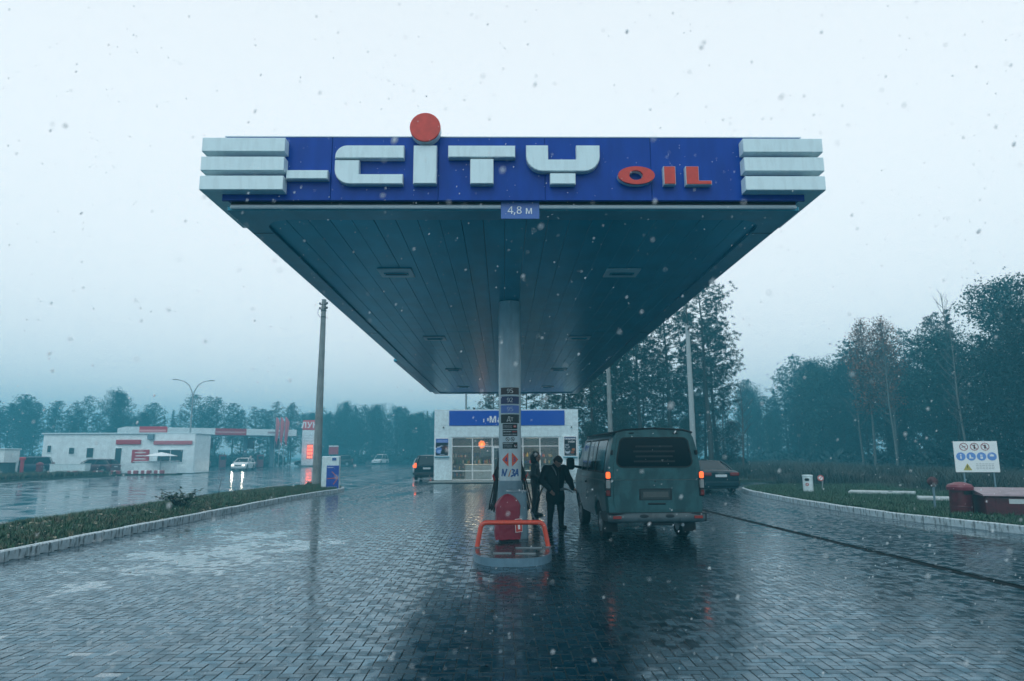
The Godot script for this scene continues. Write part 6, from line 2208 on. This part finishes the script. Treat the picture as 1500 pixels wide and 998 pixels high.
	for k in 260:
		var x := rng.randf_range(-8.2, 9.8)
		var z := -5.0 - rng.randf() * 30.0
		if rng.randf() < 0.5:
			x = -8.3 + absf(rng.randfn(0.0, 1.2))
		var q := rng.randf_range(0.3, 1.0)
		var s := rng.randf_range(0.4, 1.1)
		spots.append([Transform3D(Basis.from_euler(Vector3(rng.randf_range(-0.3, 0.3), rng.randf() * TAU, rng.randf_range(-0.3, 0.3))).scaled(Vector3(s, s, s)), Vector3(x, 0.012, z)), Color(0.03 * q, 0.028 * q, 0.02 * q)])
	scatter("leaf_litter", "small dark wet leaves scattered over the forecourt pavers", "leaves", g.mesh(), mk(Color.WHITE, 0.4, 0.0, {"vertex": true}), spots)
	# leafy plant in the verge
	var bush := thing("leafy_bush", "low broad-leaved dark green bush growing on the left grass verge", "bush", Vector3(-9.7, 0.18, -21.2))
	g = Geo.new()
	var lf := Geo.new()
	lf.tinted = true
	for k in 26:
		var a := rng.randf() * TAU
		var l := rng.randf_range(0.4, 0.95)
		var tip := Vector3(cos(a) * l * 0.85, rng.randf_range(0.25, 0.6), sin(a) * l * 0.85)
		var mid := tip * 0.5 + Vector3(0, 0.14, 0)
		g.tube([Vector3(cos(a), 0, sin(a)) * 0.06, mid, tip], [0.012, 0.008, 0.004], 5)
		for j in 15:
			var u := rng.randf_range(0.25, 1.05)
			var p := (Vector3.ZERO.lerp(mid, u * 2.0) if u < 0.5 else mid.lerp(tip, u * 2.0 - 1.0))
			var d := Vector3(rng.randfn(), rng.randf_range(-0.4, 0.5), rng.randfn()).normalized()
			var sd := d.cross(Vector3(rng.randfn() * 0.3, 1, rng.randfn() * 0.3)).normalized()
			var ll := rng.randf_range(0.07, 0.14)
			var q := rng.randf_range(0.5, 1.7)
			lf.cur = Color(0.018 * q, 0.045 * q, 0.024 * q)
			lf.tri(p, p + d * ll * 0.5 - sd * ll * 0.34, p + d * ll + Vector3(0, -0.02, 0))
			lf.tri(p, p + d * ll + Vector3(0, -0.02, 0), p + d * ll * 0.5 + sd * ll * 0.34)
	part("stems", g, M.soil, bush)
	part("foliage", lf, mk(Color.WHITE, 0.35, 0.0, {"vertex": true, "back": 0.15}), bush)
	# a bare sapling twig beside it
	var tw := thing("bare_sapling", "thin leafless sapling standing in the verge right of the bush", "sapling", Vector3(-10.4, 0.15, -25.6))
	g = Geo.new()
	g.tube([Vector3.ZERO, Vector3(0.03, 0.4, 0), Vector3(0.12, 0.85, 0.03)], [0.014, 0.010, 0.004], 5)
	for k in 7:
		var y := 0.3 + 0.07 * k
		var a := 2.4 * k
		g.tube([Vector3(0.03 + 0.05 * (y - 0.4), y, 0), Vector3(0.03 + cos(a) * 0.2, y + 0.17, sin(a) * 0.2)], [0.006, 0.003], 4)
	part("stem", g, M.dark, tw)


func leaf(g: Geo, p: Vector3, d: Vector3, l: float, w: float, out: Vector3) -> void:
	var s := d.cross(Vector3(rng.randfn(), rng.randfn(), rng.randfn())).normalized() * w / 2
	var nn := (out * 0.8 + Vector3.UP * 0.5 + Vector3(rng.randfn(), rng.randfn(), rng.randfn()) * 0.35).normalized()
	var k := g.vert(p - s, nn)
	g.vert(p + s, nn)
	g.vert(p + d * l, nn)
	g.ix.append_array(PackedInt32Array([k, k + 2, k + 1]))


func make_tree(kind: String, h: float, crown_from: float, spread: float, limbs: int, fill: int, tint: Color, bark: Material, leafm: Material, label: String, group: String) -> Node3D:
	var t := thing({"pine": "pine_tree", "spruce": "spruce_tree", "leafy": "leafy_tree", "birch": "birch_tree", "bare": "bare_tree"}[kind], label, "tree", Vector3(0, -60, 0), 0.0, group)
	var tr := Geo.new()
	var cr := Geo.new()
	cr.tinted = true
	var bend := Vector3(rng.randf_range(-0.4, 0.4), 0, rng.randf_range(-0.4, 0.4))
	var at := func(y: float) -> Vector3: return bend * pow(y / h, 2.0) * 1.3 + Vector3.UP * y + Vector3(sin(y * 0.7) * 0.06, 0, cos(y * 0.6) * 0.06)
	var pts := []
	var rad := []
	var r0 := h * (0.0135 if kind != "birch" and kind != "bare" else 0.0095)
	for k in 9:
		pts.append(at.call(h * k / 8.0 * 0.99))
		rad.append(maxf(0.015, r0 * (1.0 - pow(k / 8.0, 1.2) * 0.92)))
	tr.tube(pts, rad, 7)
	for k in limbs:
		var u := (k + rng.randf()) / limbs
		var y := lerpf(crown_from, 0.985, u) * h
		var a := k * 2.4 + rng.randf_range(-0.5, 0.5)
		var prof := 0.0
		var rise := 0.0
		match kind:
			"pine":
				prof = pow(sin(PI * clampf(0.16 + 0.80 * u, 0, 1)), 0.8) * rng.randf_range(0.55, 1.1)
				rise = lerpf(-0.1, 0.6, u)
			"spruce":
				prof = (1.02 - u) * rng.randf_range(0.75, 1.1)
				rise = lerpf(-0.35, 0.3, u)
			"leafy":
				prof = sqrt(maxf(0.02, 1.0 - pow(u * 1.9 - 0.9, 2.0))) * rng.randf_range(0.6, 1.1)
				rise = lerpf(0.2, 0.9, u)
			_:
				prof = sqrt(maxf(0.05, 1.0 - pow(u * 1.8 - 0.75, 2.0))) * rng.randf_range(0.5, 1.0)
				rise = lerpf(0.7, 1.6, u)
		var l := prof * spread
		if l < 0.12:
			l = 0.12
		var d := Vector3(cos(a), rise, sin(a)).normalized()
		var p0: Vector3 = at.call(y)
		var p1 := p0 + d * l * 0.55 + Vector3(0, -0.03 * l if kind != "bare" else 0.05 * l, 0)
		var p2 := p0 + d * l + Vector3(0, (0.12 if kind == "pine" else -0.10 if kind == "spruce" else 0.12) * l, 0)
		var rr := clampf(l * 0.016, 0.012, 0.07)
		tr.tube([p0, p1, p2], [rr, rr * 0.6, rr * 0.25], 4, false)
		if kind == "bare" or kind == "birch":
			for j in 6:
				var v := rng.randf_range(0.25, 0.95)
				var q := p0.lerp(p2, v)
				var dd := (d + Vector3(rng.randfn(), rng.randf_range(0.0, 0.8), rng.randfn()) * 0.6).normalized()
				tr.tube([q, q + dd * l * 0.35 * rng.randf_range(0.5, 1.2)], [rr * 0.5, rr * 0.2], 3, false)
		var clumps := int(fill * clampf(l / spread, 0.35, 1.0))
		for c in clumps:
			var v := rng.randf_range(0.18, 1.05) if kind != "pine" else rng.randf_range(0.4, 1.08)
			var p := (p0.lerp(p1, v / 0.55) if v < 0.55 else p1.lerp(p2, (v - 0.55) / 0.45))
			p += Vector3(rng.randfn(), rng.randfn() * 0.45, rng.randfn()) * (0.36 if kind == "pine" else 0.3) * (0.4 + 0.6 * v) * minf(1.0, l)
			var tone := rng.randf_range(0.55, 1.5) * lerpf(0.85, 1.15, v)
			cr.cur = Color(tint.r * tone, tint.g * tone, tint.b * tone)
			var out := Vector3(p.x - p0.x, 0.2, p.z - p0.z).normalized()
			for j in 17:
				match kind:
					"pine":
						var dd := (Vector3(rng.randfn(), rng.randfn() * 0.7 + 0.35, rng.randfn()) + d * 0.5).normalized()
						leaf(cr, p + dd * 0.05, dd, rng.randf_range(0.11, 0.24), 0.05, out)
					"spruce":
						var dd := (Vector3(rng.randfn(), -0.35 + rng.randfn() * 0.4, rng.randfn()) + d * 0.9).normalized()
						leaf(cr, p, dd, rng.randf_range(0.13, 0.27), 0.055, out)
					_:
						var o := Vector3(rng.randfn(), rng.randfn(), rng.randfn()) * 0.24
						leaf(cr, p + o, Vector3(rng.randfn(), rng.randfn() - 0.3, rng.randfn()).normalized(), rng.randf_range(0.10, 0.2), 0.10, out)
	part("trunk", tr, bark, t)
	if cr.v.size():
		part("crown", cr, leafm, t)
	return t


func woods() -> void:
	var leafm := mk(Color.WHITE, 0.6, 0.0, {"vertex": true, "back": 0.12})
	var bark := mk(Color(0.075, 0.065, 0.06), 0.85, 0.0, {"tex": "bark", "scale": Vector3(2, 0.6, 2)})
	var pale := mk(Color(0.26, 0.28, 0.27), 0.7, 0.0, {"tex": "bark", "scale": Vector3(1.5, 2.0, 1.5)})
	var green := Color(0.003, 0.044, 0.047)
	var proto := {}
	var base := {}
	var defs := [
		["pine_a", "pine", 15.5, 0.42, 2.7, 56, 36], ["pine_b", "pine", 15.0, 0.36, 2.9, 60, 36], ["pine_c", "pine", 14.0, 0.22, 2.6, 64, 34], ["pine_d", "pine", 14.5, 0.12, 2.8, 74, 31],
		["spruce_a", "spruce", 14.0, 0.08, 2.7, 88, 26], ["spruce_b", "spruce", 12.0, 0.05, 2.3, 84, 26], ["leafy_a", "leafy", 11.0, 0.12, 3.0, 60, 26], ["leafy_b", "leafy", 10.0, 0.08, 2.6, 56, 26]]
	for e in defs:
		base[e[0]] = e
		proto[e[0]] = make_tree(e[1], e[2], e[3], e[4], e[5], e[6], green if e[1] != "leafy" else Color(0.012, 0.050, 0.046), bark, leafm, "", "")
	base.birch_a = ["", "birch", 13.0]
	proto.birch_a = make_tree("birch", 13.0, 0.36, 2.3, 50, 10, Color(0.24, 0.085, 0.035), pale, leafm, "", "")
	base.birch_b = ["", "birch", 12.5]
	proto.birch_b = make_tree("birch", 12.5, 0.3, 2.0, 44, 1, Color(0.09, 0.07, 0.05), pale, leafm, "", "")
	base.bare_a = ["", "bare", 10.0]
	proto.bare_a = make_tree("bare", 10.0, 0.25, 2.0, 48, 0, green, mk(Color(0.07, 0.075, 0.075), 0.8), leafm, "", "")
	var tints := []
	for k in [0.6, 0.85, 1.1, 1.45]:
		tints.append(mk(Color(k, k, k * 0.97), 0.6, 0.0, {"vertex": true, "back": 0.12}))
	var used := {}
	var plant := func(kind: String, x: float, z: float, h: float, label: String, group: String, y := 0.05) -> void:
		var s: float = h / base[kind][2]
		var o: Node3D = proto[kind]
		if used.has(kind):
			o = copy_of(proto[kind], Vector3(x, y, z), rng.randf() * TAU, label, Vector3(s * rng.randf_range(0.9, 1.15), s, s * rng.randf_range(0.9, 1.15)))
		else:
			used[kind] = true
			o.position = Vector3(x, y, z)
			o.rotation.y = rng.randf() * TAU
			o.scale = Vector3(s, s, s)
			o.set_meta("label", label)
		o.set_meta("group", group)
		if o.has_node("crown") and kind.begins_with("birch") == false:
			(o.get_node("crown") as MeshInstance3D).material_override = tints[rng.randi() % 4]
	# pines close behind the van and the kiosk
	var grove := "pines behind the van and kiosk"
	for q in [["pine_a", 16.4, -54.5, 16.6, "tallest pine behind the van, its crown reaching the canopy edge"], ["pine_b", 13.8, -56.5, 15.2, "tall pine directly behind the pale power pole"], ["pine_a", 11.6, -58.0, 15.4, "tall pine between the two power poles behind the van"], ["pine_b", 18.6, -60.0, 13.6, "pine on the right flank of the grove behind the van"], ["pine_c", 9.6, -59.0, 13.6, "pine rising close right of the brown power pole"], ["pine_a", 7.4, -57.0, 13.4, "pine just behind the kiosk's right corner"], ["pine_c", 5.4, -61.5, 11.4, "lower dark pine over the kiosk roof's right end"], ["pine_b", 2.2, -63.5, 9.6, "pine whose top shows between canopy and kiosk roof right of the column"], ["pine_c", 19.6, -66.5, 11.0, "shorter hazy pine beside the leafless tree"], ["pine_a", -1.0, -66.0, 9.4, "pine whose branches show left of the column above the kiosk roof"]]:
		plant.call(q[0], q[1], q[2], q[3], q[4], grove)
	for q in [[8.5, -66.0, 12.0, "behind the brown power pole"], [11.0, -67.5, 12.5, "above the left half of the van roof"], [13.5, -66.0, 11.5, "above the middle of the van roof"], [16.0, -68.0, 12.0, "just left of the pale power pole"], [6.0, -69.0, 11.0, "over the right end of the kiosk roof"], [18.0, -73.0, 11.0, "just right of the pale power pole"], [9.8, -73.0, 13.5, "tallest behind the van's front"], [14.6, -74.0, 14.0, "rear of the grove between the poles"], [20.4, -75.0, 12.0, "at the right rear of the grove"], [12.4, -71.0, 13.0, "in the heart of the grove"]]:
		plant.call("spruce_a" if int(q[0]) % 2 else "pine_d", q[0], q[1], q[2], "dense dark conifer " + q[3], "conifers at the back of the grove")
	for q in [[7.0, -55.0, "beside the right corner of the kiosk"], [9.6, -54.4, "behind the left edge of the van roof"], [12.4, -53.6, "behind the middle of the van roof"], [15.0, -55.8, "at the foot of the pale power pole"], [17.6, -56.8, "above the roof of the dark saloon"], [20.2, -61.0, "beside the leafless grey tree"]]:
		plant.call("leafy_b" if int(q[0] * 10) % 2 else "leafy_a", q[0], q[1], rng.randf_range(3.6, 5.4), "low dark thicket tree " + q[2], "thicket under the pines behind the van")
	plant.call("bare_a", 17.8, -51.0, 7.2, "leafless grey tree standing alone in the gap right of the dark saloon", "bare trees")
	plant.call("bare_a", 20.2, -63.0, 8.6, "taller leafless tree at the right edge of the pine grove", "bare trees")
	# hazy gap far behind
	for k in range(4, 9):
		var x := 22.0 + 3.0 * k + rng.randf_range(-0.8, 0.8)
		plant.call(["pine_d", "leafy_a", "spruce_b"][k % 3], x, -112.0 - rng.randf_range(0, 10), rng.randf_range(9.0, 11.0) + 0.25 * k, "hazy distant tree in the gap before the right wood, %s" % ["leftmost", "second from left", "in the middle", "second from right", "rightmost"][k - 4], "hazy trees in the gap")
	var word := {"pine_a": "pine", "pine_b": "pine", "pine_c": "bushy pine", "pine_d": "low-branched pine", "spruce_a": "pointed spruce", "spruce_b": "small spruce", "leafy_a": "broad leafy tree", "leafy_b": "small leafy tree"}
	# right wood
	var kinds := ["pine_d", "pine_c", "spruce_a", "pine_d", "pine_b", "leafy_a", "pine_c", "spruce_b"]
	for row in 3:
		for k in 21:
			var u := k / 20.0
			var z := lerpf(-26.0, -112.0, u) + rng.randf_range(-1.3, 1.3)
			var x := lerpf(30.5, 40.5, pow(u, 0.7)) + row * 3.1 + rng.randf_range(-0.9, 0.9)
			var h := rng.randf_range(9.6, 14.4) + row * 0.4 + (1.6 if rng.randf() < 0.15 else 0.0)
			if row == 0:
				h *= rng.randf_range(0.55, 0.98)
			var kind: String = kinds[(k * 3 + row * 5 + int(rng.randf() * 3)) % 8]
			if row == 0 and k % 4 == 1:
				kind = "leafy_b"
			var px := x / -z
			var where := "above the red sand box" if px > 0.69 else "above the safety board" if px > 0.64 else "right of the orange birches" if px > 0.585 else "behind the orange birches" if px > 0.53 else "above the concrete slabs" if px > 0.47 else "above the pale litter bin" if px > 0.42 else "at the misty far end"
			plant.call(kind, x, z, h, "%s %s of the right wood, %s" % [word[kind], ["at the edge", "in line two", "deep inside", "at the back"][row], where], "trees of the right wood")
	for q in [["birch_a", 33.6, -62.0, 13.6, "birch with rusty orange leaves, left of the orange pair in the right wood"], ["birch_a", 33.9, -59.0, 13.2, "birch with rusty orange leaves, right of the orange pair in the right wood"], ["birch_b", 32.6, -57.0, 11.6, "pale slanting birch trunk below the orange leaves in the right wood"], ["birch_b", 36.0, -54.0, 14.8, "nearly bare birch whose twigs rise above the right wood"], ["birch_b", 33.2, -63.5, 11.6, "pale thin birch trunk left of the slanting one"], ["birch_b", 32.4, -48.0, 11.0, "pale birch trunk high above the safety board"]]:
		plant.call(q[0], q[1], q[2], q[3], q[4], "birches of the right wood")
	# woods across the road
	for k in 62:
		var u := k / 61.0
		var x := lerpf(-128.0, -40.0, u) + rng.randf_range(-0.8, 0.8)
		var row := k % 2
		var z := -118.0 - row * 7.0 - rng.randf_range(0, 4.0) - 12.0 * u
		var kind: String = ["pine_d", "pine_c", "pine_d", "pine_b", "spruce_a", "leafy_a"][rng.randi() % 6]
		var px := x / -z
		var where := "behind the price tower and flags" if px > -0.33 else "behind the far canopy" if px > -0.39 else "behind the street lamp" if px > -0.46 else "above the red roof sign" if px > -0.54 else "above the far white building" if px > -0.66 else "left of the far white building"
		plant.call(kind, x, z, rng.randf_range(9.2, 13.4) * lerpf(1.05, 0.98, u), "hazy %s, %s row, %s" % [word[kind], ["front", "back"][row], where], "hazy trees behind the far station")
	for k in 40:
		var u := k / 39.0
		var x := lerpf(-42.0, -6.0, u) + rng.randf_range(-0.7, 0.7)
		var z := -152.0 - (k % 2) * 8.0 - rng.randf_range(0, 5.0) + 10.0 * u
		var kind: String = ["pine_d", "leafy_a", "pine_c", "spruce_a", "leafy_b"][rng.randi() % 5]
		var px := x / -z
		var where := "above the price box" if px < -0.245 else "above the dark minibus" if px < -0.2 else "above the white minivan" if px < -0.15 else "left of the silver car" if px < -0.115 else "behind the kiosk's left wall"
		plant.call(kind, x, z, rng.randf_range(9.5, 13.0) * lerpf(1.05, 0.9, u), "misty %s in the %s row closing the road, %s" % [word[kind], ["front", "back"][k % 2], where], "misty trees at the end of the road")
	# undergrowth along the wood edges
	var g := Geo.new()
	g.tinted = true
	for k in 260:
		var d := Vector3(rng.randfn(), absf(rng.randfn()) * 0.9, rng.randfn()).normalized()
		var p := d * Vector3(0.8, 0.75, 0.8) * pow(rng.randf(), 0.4)
		var q := rng.randf_range(0.5, 1.5)
		g.cur = Color(q, q, q)
		leaf(g, p, Vector3(rng.randfn(), rng.randfn(), rng.randfn()).normalized(), rng.randf_range(0.14, 0.3), 0.13, d)
	var spots := []
	for k in 760:
		var c := Color(0.006, 0.040, 0.042)
		var x := 0.0
		var z := 0.0
		var s := 1.0
		if k < 420:
			var u := rng.randf()
			z = lerpf(-26.0, -112.0, u)
			x = lerpf(29.5, 39.5, pow(u, 0.7)) + rng.randf_range(-1.0, 12.0)
			s = rng.randf_range(0.9, 2.6)
		elif k < 520:
			x = rng.randf_range(5.0, 21.0)
			z = -60.0 - rng.randf_range(0.0, 9.0)
			s = rng.randf_range(0.8, 2.2)
		elif k < 660:
			x = rng.randf_range(-128.0, -40.0)
			z = -116.0 - rng.randf_range(0, 14.0)
			s = rng.randf_range(1.0, 3.0)
		else:
			x = rng.randf_range(-42.0, -6.0)
			z = -147.0 - rng.randf_range(0, 12.0)
			s = rng.randf_range(1.0, 3.0)
		var q := rng.randf_range(0.7, 1.4)
		spots.append([Transform3D(Basis(Vector3.UP, rng.randf() * TAU).scaled(Vector3(s, s, s)), Vector3(x, 0.05, z)), Color(c.r * q, c.g * q, c.b * q)])
	scatter("undergrowth", "dark leafy undergrowth at the foot of the woods", "undergrowth", g.mesh(), leafm, spots)


func snowfall() -> void:
	var kinds := []
	for k in 3:
		var g := Geo.new()
		var w := FastNoiseLite.new()
		w.seed = 40 + k
		w.frequency = 0.9
		g.grid(func(a, b):
			var d := Vector3(cos(TAU * a) * sin(PI * b), -cos(PI * b), -sin(TAU * a) * sin(PI * b))
			return d * (1.0 + 0.55 * w.get_noise_3dv(d * 1.6)) * Vector3(1, 0.75, 0.8), 8, 6)
		kinds.append(g.mesh())
	var m := mk(Color(0.86, 0.9, 0.92), 0.9, 0.0, {"back": 1.0})
	m.vertex_color_use_as_albedo = true
	var lots := [[], [], []]
	for k in 10500:
		var far := k >= 4200
		var d := (1.1 + 8.5 * pow(rng.randf(), 0.75)) if not far else (6.0 + 40.0 * pow(rng.randf(), 0.6))
		var x := rng.randf_range(-0.85, 0.85) * d
		var y := 1.75 + rng.randf_range(-0.34, 0.80) * d
		var z := -d
		if y < 0.02 or y > 26.0:
			continue
		if x > -3.9 and x < 4.2 and z < -8.3 and z > -37.2 and y < 6.2:
			continue
		if x > -4.6 and x < 5.1 and z < -45.2 and y < 4.8:
			continue
		var s := 0.0014 + 0.0024 * pow(rng.randf(), 2.0)
		if rng.randf() < 0.05:
			s *= rng.randf_range(1.4, 2.1)
		if far:
			s = rng.randf_range(0.003, 0.0065)
		var b := Basis.from_euler(Vector3(rng.randf() * TAU, rng.randf() * TAU, rng.randf() * TAU)).scaled(Vector3(s, s, s))
		b = Basis(Vector3.BACK, -0.5) * Basis.from_scale(Vector3(1.0, rng.randf_range(1.1, 2.3), 1.0)) * b
		lots[k % 3].append([Transform3D(b, Vector3(x, y, z)), Color.WHITE])
	for k in 3:
		scatter("falling_snow", ["small light snowflakes drifting in the air", "snowflakes drifting in the air before the station", "clumped snowflakes drifting in the air"][k], "snow", kinds[k], m, lots[k])


# ---------------------------------------------------------------- scene

func _ready() -> void:
	rng.seed = 77
	var cam := Camera3D.new()
	cam.name = "camera"
	add_child(cam)
	var lens := CameraAttributesPhysical.new()
	lens.frustum_focal_length = 24.048
	lens.frustum_focus_distance = 11.0
	lens.exposure_aperture = 1.8
	lens.frustum_near = 0.05
	lens.frustum_far = 1500.0
	cam.attributes = lens
	cam.position = Vector3(0, 1.75, 0)
	cam.basis = Basis(Vector3.UP, deg_to_rad(-0.774)) * Basis(Vector3.RIGHT, deg_to_rad(9.481)) * Basis(Vector3.BACK, deg_to_rad(-0.25))
	cam.current = true
	var env := Environment.new()
	env.background_mode = Environment.BG_SKY
	var sky := ProceduralSkyMaterial.new()
	sky.sky_top_color = Color(0.66, 0.73, 0.79).linear_to_srgb()
	sky.sky_horizon_color = Color(1.20, 1.26, 1.31).linear_to_srgb()
	sky.sky_curve = 0.9
	sky.ground_bottom_color = Color(0.05, 0.07, 0.08).linear_to_srgb()
	sky.ground_horizon_color = Color(0.3, 0.38, 0.42).linear_to_srgb()
	sky.sun_angle_max = 1.0
	env.sky = Sky.new()
	env.sky.sky_material = sky
	env.tonemap_mode = Environment.TONE_MAPPER_LINEAR
	env.tonemap_exposure = 1.0
	env.fog_enabled = true
	env.fog_light_color = Color(0.42, 0.88, 1.0)
	env.fog_density = 0.0044
	env.sdfgi_enabled = true
	env.ssao_enabled = true
	env.ssil_enabled = true
	var we := WorldEnvironment.new()
	we.name = "weather"
	we.environment = env
	add_child(we)
	var sun := DirectionalLight3D.new()
	sun.name = "overcast_sun"
	sun.light_energy = 0.4
	sun.light_color = Color(0.88, 0.97, 1.0)
	sun.light_angular_distance = 40.0
	sun.shadow_enabled = true
	sun.sky_mode = DirectionalLight3D.SKY_MODE_LIGHT_ONLY
	add_child(sun)
	sun.rotation_degrees = Vector3(-52, -25, 0)
	palette()
	ground()
	canopy()
	kiosk()
	far_station()
	woods()
	column()
	island()
	dispenser()
	vehicles()
	people()
	island_things()
	clearance_sign()
	left_things()
	right_things()
	grasses()
	snowfall()
